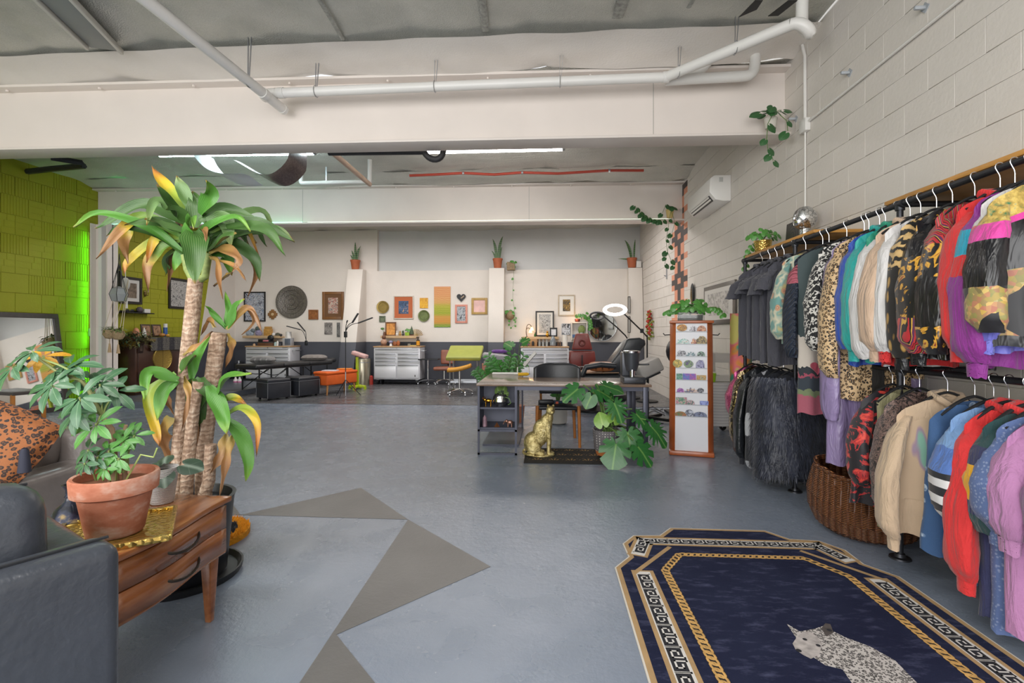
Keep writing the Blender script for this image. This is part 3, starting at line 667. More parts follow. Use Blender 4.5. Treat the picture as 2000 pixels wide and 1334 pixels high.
def garment(name, label, cat, pxl, zr, zhem, body, sleeve=None, zsl=None, short=False, collar=None, cuff=None, hem=None, w=.18, th=.05, what=None, rz=0, bands=None, flare=0, nofold=False, zx=1.80, front=None, open_front=False):
    """one garment on its hanger. pxl: photo column of its aisle-side edge; zhem, zsl: heights of hem and sleeve end"""
    _g[0] += 1; sd = _g[0] * 3.7
    y = at(pxl, 600, x=zx).y
    rz = rz + R.uniform(-.06, .06)
    hanger(y, zr, rz, what or label.split(' with')[0].split(' hanging')[0])
    t = thing(name, label, cat, (RX, y, zr), rz, 'clothes on the pipe rack')
    zb = zhem - zr; ztop = -.105
    def top(x): return ztop - .55 * max(0, abs(x) - .045) - .6 * max(0, abs(x) - w * .86)
    n, k = 36, 18
    def fn(u, v, grow=0):
        a = 2 * PI * u; ca, sa = math.cos(a), math.sin(a)
        x = (w + flare * v + grow) * math.copysign(abs(ca) ** .75, ca)
        yy = (th * min(1, .22 + 2.6 * v) + grow) * math.copysign(abs(sa) ** .8, sa)
        if not nofold: yy += (.006 + .02 * v) * math.sin(7 * x / w * 1.3 + sd + 2 * noisef(x * 3, sd)) * (abs(sa) ** .5)
        z0 = top(x) - (.055 * math.exp(-(x / .055) ** 2) if sa < 0 else .01)
        z = z0 + (zb - z0) * v + .008 * math.sin(9 * u * PI + sd) * v
        yy += .012 * noisef(x * 9, z * 7, sd)
        return (x, yy, z)
    mbody = MB()
    if bands:      # colour-blocked body: list of (fraction, material)
        for bi, (f0, f1, m_) in enumerate(bands):
            MB().grid(lambda u, v: fn(u, f0 + (f1 - f0) * v), n, max(2, int(k * (f1 - f0)) + 1), True).obj('body_panel', m_, t, ang=80)
    else:
        MB().grid(fn, n, k, True).obj('body', body, t, ang=80)
    if hem: MB().grid(lambda u, v: fn(u, .93 + .07 * v, .006), n, 4, True).obj('hem_band', hem, t, ang=80)
    if open_front: MB().grid(lambda u, v: (lambda p: (p[0], p[1] - .006, p[2]))(fn(.735 + .03 * u, v)), 3, 14).obj('zip_placket', front or M_BLACK, t)
    if front and not open_front:
        MB().grid(lambda u, v: (lambda p: (p[0], p[1] - .004, p[2]))(fn(.56 + .3 * u, .12 + .6 * v)), 14, 12).obj('front_print', front, t)
    if collar: T([V((-.062, .02, -.112)), V((-.045, -.03, -.125)), V((0, -.045, -.16)), V((.045, -.03, -.125)), V((.062, .02, -.112)), V((0, .035, -.098))], .017, 8, closed=True, flat=1.5).obj('collar', collar, t)
    if sleeve:
        for s in (-1, 1):
            ms = sleeve if isinstance(sleeve, (list, tuple)) else [sleeve]
            x0, z0 = s * (w - .035), top(w * .9) - .035
            if short: path = [(x0 * .9, 0, z0), (s * (w + .015), -.01, z0 - .06), (s * (w + .055), -.015, zsl - zr)]; rad = [.03, .046, .056]
            else:
                ze = zsl - zr; sw = .012 * math.sin(sd + s)
                x0 = s * (w - .05); path = [(x0, 0, z0 + .01), (s * (w + .0), -.012, z0 - .09), (s * (w + .04 + sw), -.03, (z0 + ze) / 2), (s * (w + .045 + sw), -.045, ze + .06), (s * (w + .03), -.05, ze)]
                rad = [.034, .07, .08, .076, .05]
            if len(ms) == 1: cloth_tube(path, rad, seed=sd + s, flat=1.15 if short else .55).obj('sleeve', ms[0], t, ang=80)
            else:
                full = cloth_tube(path, rad, seed=sd + s); o = full.obj('sleeve', ms, t, ang=80)
                for pl in o.data.polygons:
                    f_ = (z0 - pl.center.z) / max(.01, z0 - (zsl - zr)); pl.material_index = max(0, min(len(ms) - 1, int(f_ * len(ms))))
            if cuff and not short:
                p_ = path[-1]; cloth_tube([p_, (p_[0], p_[1], p_[2] - .06)], [.044, .04], seed=sd, amp=.03).obj('cuff', cuff, t, ang=80)
    return t
U, Lo = RZU, RZL
# upper rail, far to near
for i, (px, wh) in enumerate(((1424, 'farthest of the five on the upper rail'), (1437, 'second from the far end of the upper rail'), (1449, 'third from the far end of the upper rail'), (1461, 'fourth from the far end of the upper rail'), (1478, 'nearest of the five on the upper rail'))):
    garment('tee_shirt', 'dark grey short sleeved tee, ' + wh, 'shirt', px + 14, U, 1.08 - .012 * i, P_TEE, P_TEE, 1.62 + .03 * (i * 7 % 3), short=True, rz=(-.12, .1, -.05, .14, 0)[i], what='dark grey tee, ' + wh, th=.042, w=.21, collar=P_TEE)
garment('print_shirt', 'teal and cream retro print short shirt beside the dark tees', 'shirt', 1512, U, 1.22, P_FRUIT, P_FRUIT, 1.25)
garment('quilted_jacket', 'navy quilted jacket with a dusty pink yoke', 'jacket', 1541, U, 1.13, P_NAVYQ, [P_PINKQ, P_NAVYQ, P_NAVYQ, P_NAVYQ, P_NAVYQ], 1.12, w=.2, bands=((0, .14, P_NAVYQ), (.14, .28, P_PINKQ), (.28, 1, P_NAVYQ)))
garment('patchwork_vest', 'long patchwork quilt vest with a pink heart below the quilted jacket', 'vest', 1556, U, .72, P_PATCH, None, w=.215, zx=1.815)
hpv = [(.0055 * .55 * 16 * math.sin(a) ** 3, .0055 * .55 * (13 * math.cos(a) - 5 * math.cos(2 * a) - 2 * math.cos(3 * a) - math.cos(4 * a))) for a in [2 * PI * k / 30 for k in range(30)]]
MB().prism(hpv, -.082, -.07, 'y', (-.12, 0, -.985)).obj('heart_patch', fabric('b04a5c'), bpy.data.objects['patchwork_vest'])
garment('fringed_cardigan', 'black and white aztec cardigan with fringed hem', 'cardigan', 1582, U, 1.16, P_AZTEC, P_AZTEC, 1.18, hem=P_ORN)
garment('satin_robe', 'long lavender satin robe hanging from the upper rail', 'robe', 1612, U, .46, P_LAV, P_LAV, .75, w=.2, flare=.03)
garment('leopard_robe', 'long leopard print robe with black piping on the upper rail', 'robe', 1620, U, .88, P_LEO, P_LEO, 1.02, w=.21, flare=.05, front=fabric('15120f'), open_front=True)
garment('blue_jacket', 'royal blue jacket squeezed behind the teal windbreaker', 'jacket', 1638, U, 1.10, P_BLUE, P_BLUE, 1.2)
garment('teal_windbreaker', 'plain teal windbreaker on the upper rail', 'jacket', 1648, U, 1.17, P_TEAL, P_TEAL, 1.19, collar=P_TEAL, cuff=P_TEAL)
garment('track_jacket', 'white track jacket with green collar stripes on the upper rail', 'jacket', 1668, U, 1.13, P_WHITE, P_WHITE, 1.15, collar=P_GREENW, hem=P_TEAL, bands=((0, .12, P_GREENW), (.12, .17, P_WHITE), (.17, .22, P_GREENW), (.22, 1, P_WHITE)))
garment('sport_jacket', 'white jacket with red gathered hem behind the beige jacket', 'jacket', 1708, U, 1.12, P_WHITE, P_WHITE, 1.2, hem=P_RED, cuff=P_RED)
garment('beige_jacket', 'plain beige jacket with puffed sleeves on the upper rail', 'jacket', 1690, U, 1.17, P_BEIGE, P_BEIGE, 1.2, collar=P_BEIGE, cuff=P_BEIGE, zx=1.80)
garment('animal_jacket', 'black and tan animal print jacket on the upper rail', 'jacket', 1735, U, 1.16, P_ANIMAL, [P_TIGER, P_ANIMAL, P_ANIMAL], 1.17, hem=P_BLACKS, cuff=P_BLACKS, bands=((0, .34, P_TIGER), (.34, 1, P_ANIMAL)))
garment('baroque_jacket', 'black satin jacket with gold baroque print and striped cuffs', 'jacket', 1762, U, 1.17, P_BAROQ, [P_BLACKS, P_BAROQ, P_BAROQ, P_STRIPE], 1.2, hem=P_BLACKS, cuff=P_BLACKS)
garment('scarf_jacket', 'glossy black jacket with red striped scarf print shoulders', 'jacket', 1800, U, 1.18, P_BLACKS, [P_STRIPE, P_BAROQ, P_BLACKS, P_BLACKS, P_BAROQ], 1.2, hem=P_BLACKS, bands=((0, .2, P_STRIPE), (.2, .3, P_BAROQ), (.3, .78, P_BLACKS), (.78, 1, P_BAROQ)))
garment('red_sweatshirt', 'bright red sweatshirt on the upper rail', 'sweatshirt', 1843, U, 1.17, P_RED, P_RED, 1.23, collar=P_RED, cuff=P_RED, hem=P_RED)
garment('purple_jacket', 'purple jacket with sky blue and red sleeve blocks', 'jacket', 1868, U, 1.15, P_PURPLE, [P_PURPLE, P_SKY, P_RED, P_PURPLE, P_PURPLE, P_PURPLE, P_PURPLE], 1.17, cuff=P_PURPLE)
garment('windbreaker', 'periwinkle windbreaker with coral and white sleeve blocks', 'jacket', 1893, U, 1.22, P_PERI, [P_WHITE, P_CORAL, P_WHITE, P_PERI, P_PERI, P_PERI, P_PERI], 1.27, cuff=P_PERI, hem=P_PERI, bands=((0, .12, P_WHITE), (.12, .25, P_CORAL), (.25, .35, P_WHITE), (.35, 1, P_PERI)))
garment('bomber_jacket', 'black bomber jacket with floral patches and magenta piping nearest the camera', 'jacket', 1915, U, 1.24, P_FLORB, [P_FLORG, P_MAGENTA, P_BLACKS, P_BLACKS, P_BLACKS, P_FLORB, P_FLORB, P_FLORB], 1.3, hem=P_BLACKS, w=.22, th=.07, bands=((0, .16, P_FLORG), (.16, .2, P_MAGENTA), (.2, .5, P_BLACKS), (.5, 1, P_FLORB)))
# lower rail, far part
garment('rainbow_sequin_top', 'pink and purple sequin top at the far end of the lower rail', 'top', 1421, Lo, .52, P_PINKSEQ, P_PINKSEQ, .5)
garment('gold_sequin_jacket', 'gold and black sequin jacket on the lower rail', 'jacket', 1428, Lo, .22, P_GOLDSEQ, P_GOLDSEQ, .25)
garment('leather_jacket', 'black leather jacket with knitted cuffs on the lower rail', 'jacket', 1439, Lo, .12, P_LEATHER, P_LEATHER, .14, cuff=P_KNIT, hem=P_KNIT)
garment('studded_cardigan', 'charcoal knit cardigan with pale star shapes on the lower rail', 'cardigan', 1457, Lo, .08, P_STAR, P_STAR, .1)
fur = garment('fur_coat', 'wide shaggy black fur coat on the lower rail beside the post', 'coat', 1492, Lo, .13, P_FUR, None, w=.28, th=.1, hem=P_KNIT)
fur2 = garment('fur_vest', 'shaggy blue black fur vest squeezed behind the wide fur coat', 'vest', 1474, Lo, .06, P_KNIT, None, w=.24, th=.09)
def shag(t, w, th, z0, z1, n, sd):
    rr = random.Random(sd); mb = MB()
    for _ in range(n):
        a = rr.uniform(PI * .45, 2.05 * PI); z = rr.uniform(z0, z1)
        p = V(((w + .01) * math.copysign(abs(math.cos(a)) ** .75, math.cos(a)), th * math.sin(a), z)); o = V((math.cos(a), math.sin(a), 0)) * rr.uniform(.02, .045)
        s_ = V((-math.sin(a), math.cos(a), 0)) * .007; l = rr.uniform(.06, .13)
        mb.add([p - s_, p + s_, p + o + V((rr.uniform(-.015, .015), 0, -l))], [(0, 1, 2)])
    stuff(mb.obj('fur_pile', fabric('343846', .45, 0, 60, .4), t, smooth=False, merge=False))
shag(fur, .28, .1, -.9, -.15, 9000, 1); shag(fur2, .24, .09, -.9, -.17, 4000, 2)
# lower rail, near part
garment('floral_shirt', 'black shirt with red floral print above the wicker basket', 'shirt', 1660, Lo, .30, P_REDFL, P_REDFL, .42, flare=.07, zx=1.80)
garment('olive_blouse', 'pale olive ruffled blouse hanging below the paisley shirt', 'blouse', 1680, Lo, .2, P_OLIVE, None, w=.15)
garment('paisley_shirt', 'dark brown paisley shirt on the near lower rail', 'shirt', 1706, Lo, .30, P_PAIS, P_PAIS, .34, flare=.04)
garment('beige_sweatshirt', 'sand beige sweatshirt with cactus print on the near lower rail', 'sweatshirt', 1754, Lo, .26, P_SANDY, P_SANDY, .25, cuff=P_SANDY, w=.22, collar=P_SANDY, zx=1.80, rz=-.25,
        front=pattern('cactus_print', lambda g: g.ramp(g.noise(6, 1, co=g.co(scale=(2.5, 1, .6))), (.55, 'c0a88d'), (.6, '9a8398'), (.66, '7fae9c')), .85))
garment('heart_denim_dress', 'blue denim pinafore printed with hearts', 'dress', 1800, Lo, .25, P_DENIM, None, w=.2, flare=.03)
garment('colour_block_tee', 'light blue tee with striped black and white sleeves', 'shirt', 1832, Lo, .3, P_MBLUE, [P_LBLUE, P_MBLUE, P_CRSTRIPE, P_CRSTRIPE], .46, bands=((0, .2, P_LBLUE), (.2, 1, P_MBLUE)))
garment('red_pullover', 'red pullover with long sleeves on the near lower rail', 'sweatshirt', 1858, Lo, .2, P_RED, P_RED, .23, cuff=P_RED, collar=P_RED, hem=P_LBLUE)
garment('fleece_top', 'forest green and navy fleece with a yellow sleeve stripe', 'fleece', 1890, Lo, .09, P_NAVY, [P_FOREST, P_NAVY, P_YEL, P_YEL, P_NAVY, P_FOREST], .47, collar=P_RED, bands=((0, .14, P_FOREST), (.14, 1, P_NAVY)))
garment('printed_dress', 'dusty blue dress with a tiny print on the near lower rail', 'dress', 1916, Lo, .06, P_SPECK, P_SPECK, .5, cuff=P_SPECK)
garment('mauve_tracksuit', 'long mauve sweatshirt dress on the near lower rail', 'sweatshirt', 1946, Lo, .10, P_MAUVE, P_MAUVE, .5, collar=P_MAUVE, cuff=P_MAUVE, w=.2)
garment('spotted_top', 'mauve top with white spots at the right edge of the lower rail', 'top', 2020, Lo, .3, pattern('big_spots', lambda g: g.ramp(g.vor(7), (.3, 'dcdadc'), (.34, '8a5f8c')), .8), P_MAUVED, .5)
# ================================================================ the printed rug
def pattern0(*a, **k):
    m = pattern(*a, **k); b = m.node_tree.nodes['Principled BSDF']; b.inputs['Sheen Weight'].default_value = 0; b.inputs['Specular IOR Level'].default_value = .15; b.inputs['Roughness'].default_value = .95; return m
rug = thing('area_rug', 'navy cut-corner rug with gold chain and key borders and a leopard', 'rug')
RC = 1.128
def rp(px, py): v = at(px, py, z=0); return (v.x, v.y)
def sym(left, ycut=.7):
    l = list(left); x = l[-1][0]; l.append((x, ycut))
    return l + [(2 * RC - a, b) for a, b in reversed(l)]
outl = [rp(*p) for p in ((1308.5, 1033), (1288, 1047.8), (1236.5, 1048), (1216, 1064), (1227, 1089.8), (1200.5, 1110.8))]
def inset(pl, d):
    n = len(pl); out = []
    for i in range(n):
        p0, p1, p2 = V(pl[i - 1]).to_2d() if False else V((*pl[i - 1], 0)), V((*pl[i], 0)), V((*pl[(i + 1) % n], 0))
        a, b = (p1 - p0).normalized(), (p2 - p1).normalized()
        na, nb = V((a.y, -a.x, 0)), V((b.y, -b.x, 0)); k = 1 + na.dot(nb)
        q = p1 + (na + nb) * (d / max(k, .3)); out.append((q.x, q.y))
    return out
full = sym(outl)
ar = sum(full[i - 1][0] * full[i][1] - full[i][0] * full[i - 1][1] for i in range(len(full)))
sgn = 1 if ar < 0 else -1
M_RUGN = pattern0('rug_navy', lambda g: g.mix(g.math('MULTIPLY', g.ramp(g.noise(16, 5, .7, co=g.co(scale=(.5, 1.6, 1))), (.52, (0, 0, 0)), (.75, (1, 1, 1))), .55), g.ramp(g.noise(3, 3), (.3, '1b1f37'), (.7, '242941')), '5a5e7c'), .85, bump=300)
M_RUGG = mat('a98b62', .8, 0, .12, 12, .2, 300); M_RUGW = mat('d3d0cc', .85, bump=.2, bs=300); M_RUGK = mat('1c1d24', .85)
MB().prism(full, .001, .0075).obj('backing', mat('cfc9c0', .9), rug)
MB().prism(inset(full, sgn * .008), .0075, .0085).obj('gold_edge', M_RUGG, rug)
MB().prism(inset(full, sgn * .032), .0085, .0092).obj('navy_field', M_RUGN, rug)
def strip(name, pl, w, z, m, closed=False):
    mb = MB(); n = len(pl)
    for i in range(n if closed else n - 1):
        a, b = V((*pl[i], 0)), V((*pl[(i + 1) % n], 0)); d = (b - a).normalized(); s_ = V((-d.y, d.x, 0)) * w / 2; e = d * (w * .35)
        mb.add([V((q.x, q.y, z)) for q in (a - s_ - e, b - s_ + e, b + s_ + e, a + s_ - e)], [(0, 1, 2, 3)])
    return mb.obj(name, m, rug, smooth=False, merge=False)
yt = rp(1295, 1060)[1]; xl = rp(1269, 1155)[0]
topl = [(.72 - .165, yt - .14), (.72, yt)]; topl = [(rp(1243, 1083)[0] + .012, rp(1243, 1083)[1]), (rp(1252, 1060)[0] + .02, yt)]
topp = topl + [(2 * RC - a, b) for a, b in reversed(topl)]
ys = rp(1262, 1123)[1]
sides = [[(xl, ys - .01), (xl, .75)], [(2 * RC - xl, ys - .01), (2 * RC - xl, .75)]]
cham = [[rp(1240, 1122), rp(1307, 1072)], [(2 * RC - rp(1240, 1122)[0], rp(1240, 1122)[1]), (2 * RC - rp(1307, 1072)[0], rp(1307, 1072)[1])]]
for pl in [topp] + sides: strip('gold_band', pl, .118, .0096, M_RUGG)
for pl in cham: strip('gold_band', pl, .026, .0098, M_RUGG)
keys = MB(); base = MB()
def key_band(pl, w):
    for i in range(len(pl) - 1):
        a, b = V((*pl[i], 0)), V((*pl[i + 1], 0)); d = b - a; ln = d.length; d.normalize(); s_ = V((-d.y, d.x, 0))
        base.add([V((q.x, q.y, .0099)) for q in (a - s_ * w / 2, b - s_ * w / 2, b + s_ * w / 2, a + s_ * w / 2)], [(0, 1, 2, 3)])
        n = max(1, round(ln / (w * 1.15))); u = ln / n
        for k in range(n):
            path = [(.02, 0), (.02, .9), (.86, .9), (.86, .2), (.34, .2), (.34, .6), (.6, .6)]
            if k % 2: path = [(1 - x, y) for x, y in path]
            P_ = [a + d * (u * (k + x)) + s_ * (w * (y - .45)) for x, y in path]
            for p, q in zip(P_, P_[1:]):
                e = (q - p).normalized(); f = V((-e.y, e.x, 0)) * (w * .06); e = e * (w * .06)
                keys.add([V((r.x, r.y, .0103)) for r in (p - f - e, q - f + e, q + f + e, p + f - e)], [(0, 1, 2, 3)])
for pl in [topp] + sides: key_band(pl, .066)
for pl in [topp] + sides: strip('white_band', pl, .078, .0097, M_RUGW)
base.obj('key_band_ground', M_RUGK, rug, smooth=False, merge=False); stuff(keys.obj('greek_key_border', M_RUGW, rug, smooth=False, merge=False))
chl = [rp(1327, 1086), rp(1299, 1117)]
chain = [(chl[1][0] + .02, .75), (chl[1][0], chl[1][1]), chl[0]]; chain += [(2 * RC - a, b) for a, b in reversed(chain)]
cm, ck = MB(), MB()
for a, b in zip(chain, chain[1:]):
    a, b = V((*a, .0105)), V((*b, .0105)); d = b - a; n = max(1, int(d.length / .034)); dn = d.normalized(); s_ = V((-dn.y, dn.x, 0))
    for k in range(n):
        c = a + d * ((k + .5) / n); t = .35
        ring = [c + dn * (.026 * math.cos(q)) + s_ * (.017 * math.sin(q) + .006 * math.cos(q)) for q in [2 * PI * j / 12 for j in range(12)]]
        cm.tube(ring, .0052, 4, closed=True, flat=.3)
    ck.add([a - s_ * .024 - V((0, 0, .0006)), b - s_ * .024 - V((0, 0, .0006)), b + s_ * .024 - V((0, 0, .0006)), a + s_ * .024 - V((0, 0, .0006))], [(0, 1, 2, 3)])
stuff(cm.obj('chain_border', mat('c39a5b', .7, 0, .25, 30), rug)); ck.obj('chain_ground', mat('2a211c', .9), rug, smooth=False)  # dark printed ground beneath the gold chain
M_RLEO = pattern('printed_leopard', leo('b9b4b0', '2a2626', '8f8a86', 95), .85)
MB().prism([rp(*p) for p in ((1537, 1223), (1562, 1238), (1590, 1233), (1612, 1226), (1626, 1237), (1650, 1249), (1700, 1268), (1748, 1295), (1792, 1340), (1810, 1430), (1700, 1430), (1668, 1345), (1645, 1312), (1612, 1304), (1594, 1292), (1570, 1276), (1556, 1252))], .0094, .0106).obj('leopard_print', M_RLEO, rug)
MB().prism([rp(*p) for p in ((1548, 1262), (1556, 1250), (1566, 1240), (1580, 1238), (1596, 1248), (1606, 1264), (1600, 1284), (1584, 1292), (1568, 1284), (1554, 1274))], .0106, .0112).obj('leopard_face', mat('a9a3a0', .85, 0, .35, 30), rug)
MB().prism([rp(*p) for p in ((1604, 1232), (1612, 1222), (1622, 1224), (1628, 1240), (1614, 1248))], .0106, .0112).obj('leopard_ear', mat('4a4442', .85, 0, .3, 30), rug)
for px, py, r in ((1572, 1254, .009), (1598, 1266, .009), (1560, 1276, .011), (1620, 1236, .01)): L([(0, .0112), (r, .0116)], 10, c=(*rp(px, py), 0)).obj('leopard_mark', M_RUGK, rug)
# ================================================================ sticker display tower
TZ = -.24
tw = thing('display_tower', 'reddish wood display tower with white panel and small sticker ledges', 'display stand', (1.585, 5.44, 0), TZ)
M_CHERRY = mat('a4552a', .35, 0, .2, 6, coat=.4)
MB().hexa([V(p) for p in ((-.165, -.19, .05), (.165, -.19, .05), (.165, .19, .05), (-.165, .19, .05), (-.155, -.18, 1.40), (.155, -.18, 1.40), (.155, .18, 1.40), (-.155, .18, 1.40))]).obj('panel_core', mat('d5d5da', .3), tw)
for sx in (-1, 1):
    for sy in (-1, 1):
        def pts(k, z): return [V((sx * (k + dx), sy * (k + .02 + dy), z)) for dx, dy in ((0, .005), (.055, -.06), (.03, -.07), (-.02, -.015))]
        MB().hexa(pts(.17, .05) + pts(.16, 1.40)).obj('corner_post', M_CHERRY, tw, bevel=.004)
B(-.225, .225, -.225, .225, 0, .05).obj('base_board', M_CHERRY, tw, bevel=.012); B(-.22, .22, -.22, .22, 1.40, 1.43).obj('top_board', M_CHERRY, tw, bevel=.008)
for s in (-1, 1): T([V((s * .2, -.1, 1.28)), V((s * .27, -.1, 1.275)), V((s * .285, -.1, 1.295))], .006, 6).obj('hook', M_BLACK, tw)
ry = [647, 671.4, 695.5, 718.6, 742, 767, 790.5, 813.6]
zs = [at(1350, y, y=5.23).z for y in ry]
for z in zs: B(-.158, .158, -.205, -.185, z - .004, z).obj('ledge', mat('cfd4da', .15, trans=.4), tw)
def sticker_mat(i, cols):
    g = G('sticker_print'); g.out(g.ramp(g.noise(38, 3, .6, dist=1, co=g.co(loc=(i, i * .3, 0))), (.3, cols[0]), (.46, cols[1]), (.56, cols[2]), (.7, cols[0])), .4); return g.m
sk = [ # row, centre offset, half width, height, outline, colours, label
 (0, -.095, .052, .075, 'c', ('e8b52c', '5a3a1c', 'd9901f'), 'yellow sunflower eye sticker'), (0, .018, .038, .075, 's', ('8c8492', 'd8d4da', '2b2a30'), 'spiky black and white sticker'), (0, .1, .045, .06, 'd', ('a4532c', '6b2f1c', 'd8a07a'), 'brown ridged dome sticker'),
 (1, -.085, .062, .062, 'b', ('b86a4c', '7fb5b0', 'd9e4e0'), 'rust and aqua sticker pair'), (1, .028, .032, .075, 's', ('b04a30', 'e0b890', '8a2f20'), 'red figure sticker'), (1, .1, .055, .085, 'b', ('7a6238', 'b49a5c', '3a3222'), 'olive brown creature sticker'),
 (2, -.1, .045, .072, 'b', ('7b7a84', 'c4c3c9', '3d3d45'), 'grey hamster like sticker'), (2, -.0, .055, .062, 's', ('6f7178', '4a7880', 'c9cbd0'), 'grey shark tail sticker'), (2, .095, .038, .05, 'd', ('2d3836', '8fb09a', '20262a'), 'dark dome landscape sticker'),
 (3, -.14, .048, .085, 'c', ('b8902f', '5f6a2c', 'd6b54a'), 'gold green round sticker overlapping the post'), (3, -.03, .048, .08, 'c', ('5a3f8a', '7fa05a', '3a2c5c'), 'purple round forest sticker'), (3, .085, .042, .095, 'b', ('5c5a8c', 'a5a3c0', '3c3a60'), 'violet castle like sticker'),
 (4, -.12, .03, .062, 'r', ('3f7a6a', '6fa58c', '2c5a50'), 'green landscape card'), (4, -.052, .033, .064, 'r', ('5b3f9a', '3f6fb0', '8a4fb0'), 'violet night card'), (4, .012, .032, .064, 'r', ('9a3f9a', '5f4fb0', 'c9506a'), 'magenta sunset card'), (4, .098, .046, .05, 'r', ('4f9a9a', 'c99a4a', '8a6a3a'), 'orange desert card'),
 (5, -.11, .036, .05, 'b', ('9a4fa8', 'c98ad0', '6a2f78'), 'purple brain sticker'), (5, -.0, .075, .06, 's', ('8a8fb0', 'd8b8a0', '40405a'), 'winged dog sticker'), (5, .09, .032, .05, 'c', ('30303a', '8a8a94', '20202a'), 'dark round wheel sticker'),
 (6, -.1, .055, .072, 'r', ('4a4a52', 'd08a9a', '5fa07a'), 'framed portrait pair sticker'), (6, -.012, .045, .046, 'd', ('5f8a7a', 'c9a0a8', '3f5f58'), 'green van sticker'), (6, .125, .042, .042, 'r', ('5a6fc0', '9aa5d8', '3a4a90'), 'blue cassette sticker overlapping the post'),
 (7, -.11, .06, .046, 'd', ('5a8a4a', 'b0502f', '3f6a3a'), 'green and red hill sticker'), (7, -.02, .042, .07, 'c', ('8a8fa5', '2c3040', 'c0c4d0'), 'round rose line sticker'), (7, .085, .068, .05, 'd', ('3f4660', '7f88a5', '20243a'), 'navy dome line sticker')]
for i, (r, cx, hw, h, sh, cols, lab) in enumerate(sk):
    if sh == 'c': pl = [(hw * math.cos(a), h / 2 + h / 2 * math.sin(a)) for a in [2 * PI * k / 18 for k in range(18)]]
    elif sh == 'r': pl = [(-hw, 0), (hw, 0), (hw, h), (-hw, h)]
    elif sh == 'd': pl = [(-hw, 0), (hw, 0)] + [(hw * math.cos(a), .01 + (h - .01) * math.sin(a)) for a in [PI * k / 12 for k in range(13)]]
    elif sh == 's':
        rr = random.Random(i); pl = [(-hw, 0), (hw, 0)] + [(hw * math.cos(a) * (1 if k % 2 else .72), max(.012, h * math.sin(a) * (1 if k % 2 else .6) * rr.uniform(.75, 1))) for k, a in enumerate([PI * q / 11 for q in range(1, 11)])]
    else:
        rr = random.Random(i); pl = [(-hw, 0), (hw, 0)] + [(hw * math.cos(a), max(.01, h * (math.sin(a) ** .6) * rr.uniform(.72, 1))) for a in [PI * q / 10 for q in range(1, 10)]]
    p = tw.matrix_basis @ V((0, 0, 0)); c_, s_ = math.cos(TZ), math.sin(TZ); lx, ly = cx, -.197
    o = MB().prism(pl, -.002, .002, 'y').obj('sticker', sticker_mat(i, cols)); o.location = (1.585 + lx * c_ - ly * s_, 5.44 + lx * s_ + ly * c_, zs[r]); o.rotation_euler[2] = TZ
    tag(o, lab + ' on the display tower', 'sticker', 'stickers on the display tower')
tp = thing('tower_pothos', 'bushy pothos in a glass tank on top of the display tower', 'potted plant', (1.58, 5.44, 1.43), TZ)
B(-.13, .13, -.09, .09, 0, .09).obj('glass_tank', mat('cfd8d4', .08, trans=.85), tp, bevel=.004); B(-.12, .12, -.08, .08, .004, .06).obj('soil', mat('4a3a2c', .9, bump=.5), tp)
POTHOS_JOBS.append((tp, (0, 0, .08), 90, .19, [((.1, 0, .08), (.2, -.05, .18), (.28, -.05, .16), (.33, -.05, .06)), ((-.1, 0, .08), (-.18, 0, .15), (-.22, 0, .12), (-.25, 0, .1))], .055))
# ================================================================ L-shaped desk
M_DKF = mat('4c4e5a', .4, .5, .06, 8); g = G('desk_walnut'); w_ = g.noise(5, 4, co=g.co(scale=(.6, 5, 1)))
g.out(g.ramp(w_, (.3, '6b5748'), (.7, '8d7766')), .22, Coat_Weight=.3); M_DKT = g.m
dk = thing('corner_desk', 'L-shaped walnut topped desk with dark metal frame and shelf end', 'desk', (0, 0, 0))
MB().prism([(-.73, 5.12), (1.10, 5.12), (1.10, 5.90), (-.29, 5.90), (-.29, 6.62), (-.73, 6.62)], .735, .76).obj('top', M_DKT, dk, bevel=.003)
B(-.31, 1.08, 5.16, 5.18, .69, .735).obj('front_rail', M_DKF, dk); B(-.31, 1.08, 5.84, 5.86, .69, .735).obj('rear_rail', M_DKF, dk)
for x, y in ((1.04, 5.15), (1.04, 5.84), (.93, 5.5)): B(x - .025, x + .025, y - .02, y + .02, 0, .735).obj('leg', M_DKF, dk, bevel=.003)
B(.93, 1.06, 5.15, 5.84, .02, .05).obj('foot_rail', M_DKF, dk)
su = B(-.72, -.30, 5.54, 5.56, .27, .735).obj('shelf_back', mat('777a8a', .5, .1), dk)
for x in (-.72, -.315): B(x, x + .018, 5.17, 5.56, .27, .735).obj('shelf_side', M_DKF, dk)
for z in (.27, .485): B(-.72, -.30, 5.17, 5.55, z, z + .018).obj('shelf', M_DKF, dk)
fr_ = MB()
for x in (-.72, -.322): fr_.box(x, x + .022, 5.15, 5.17, 0, .735)
fr_.box(-.72, -.30, 5.15, 5.172, 0, .022).box(-.72, -.30, 5.15, 5.172, .248, .27)
fr_.obj('shelf_frame', M_DKF, dk)
for x in (-.715, -.32): B(x, x + .022, 6.55, 6.58, 0, .735).obj('leg', M_DKF, dk)
B(-.72, -.30, 5.56, 6.58, 0, .022).obj('foot_rail', M_DKF, dk)
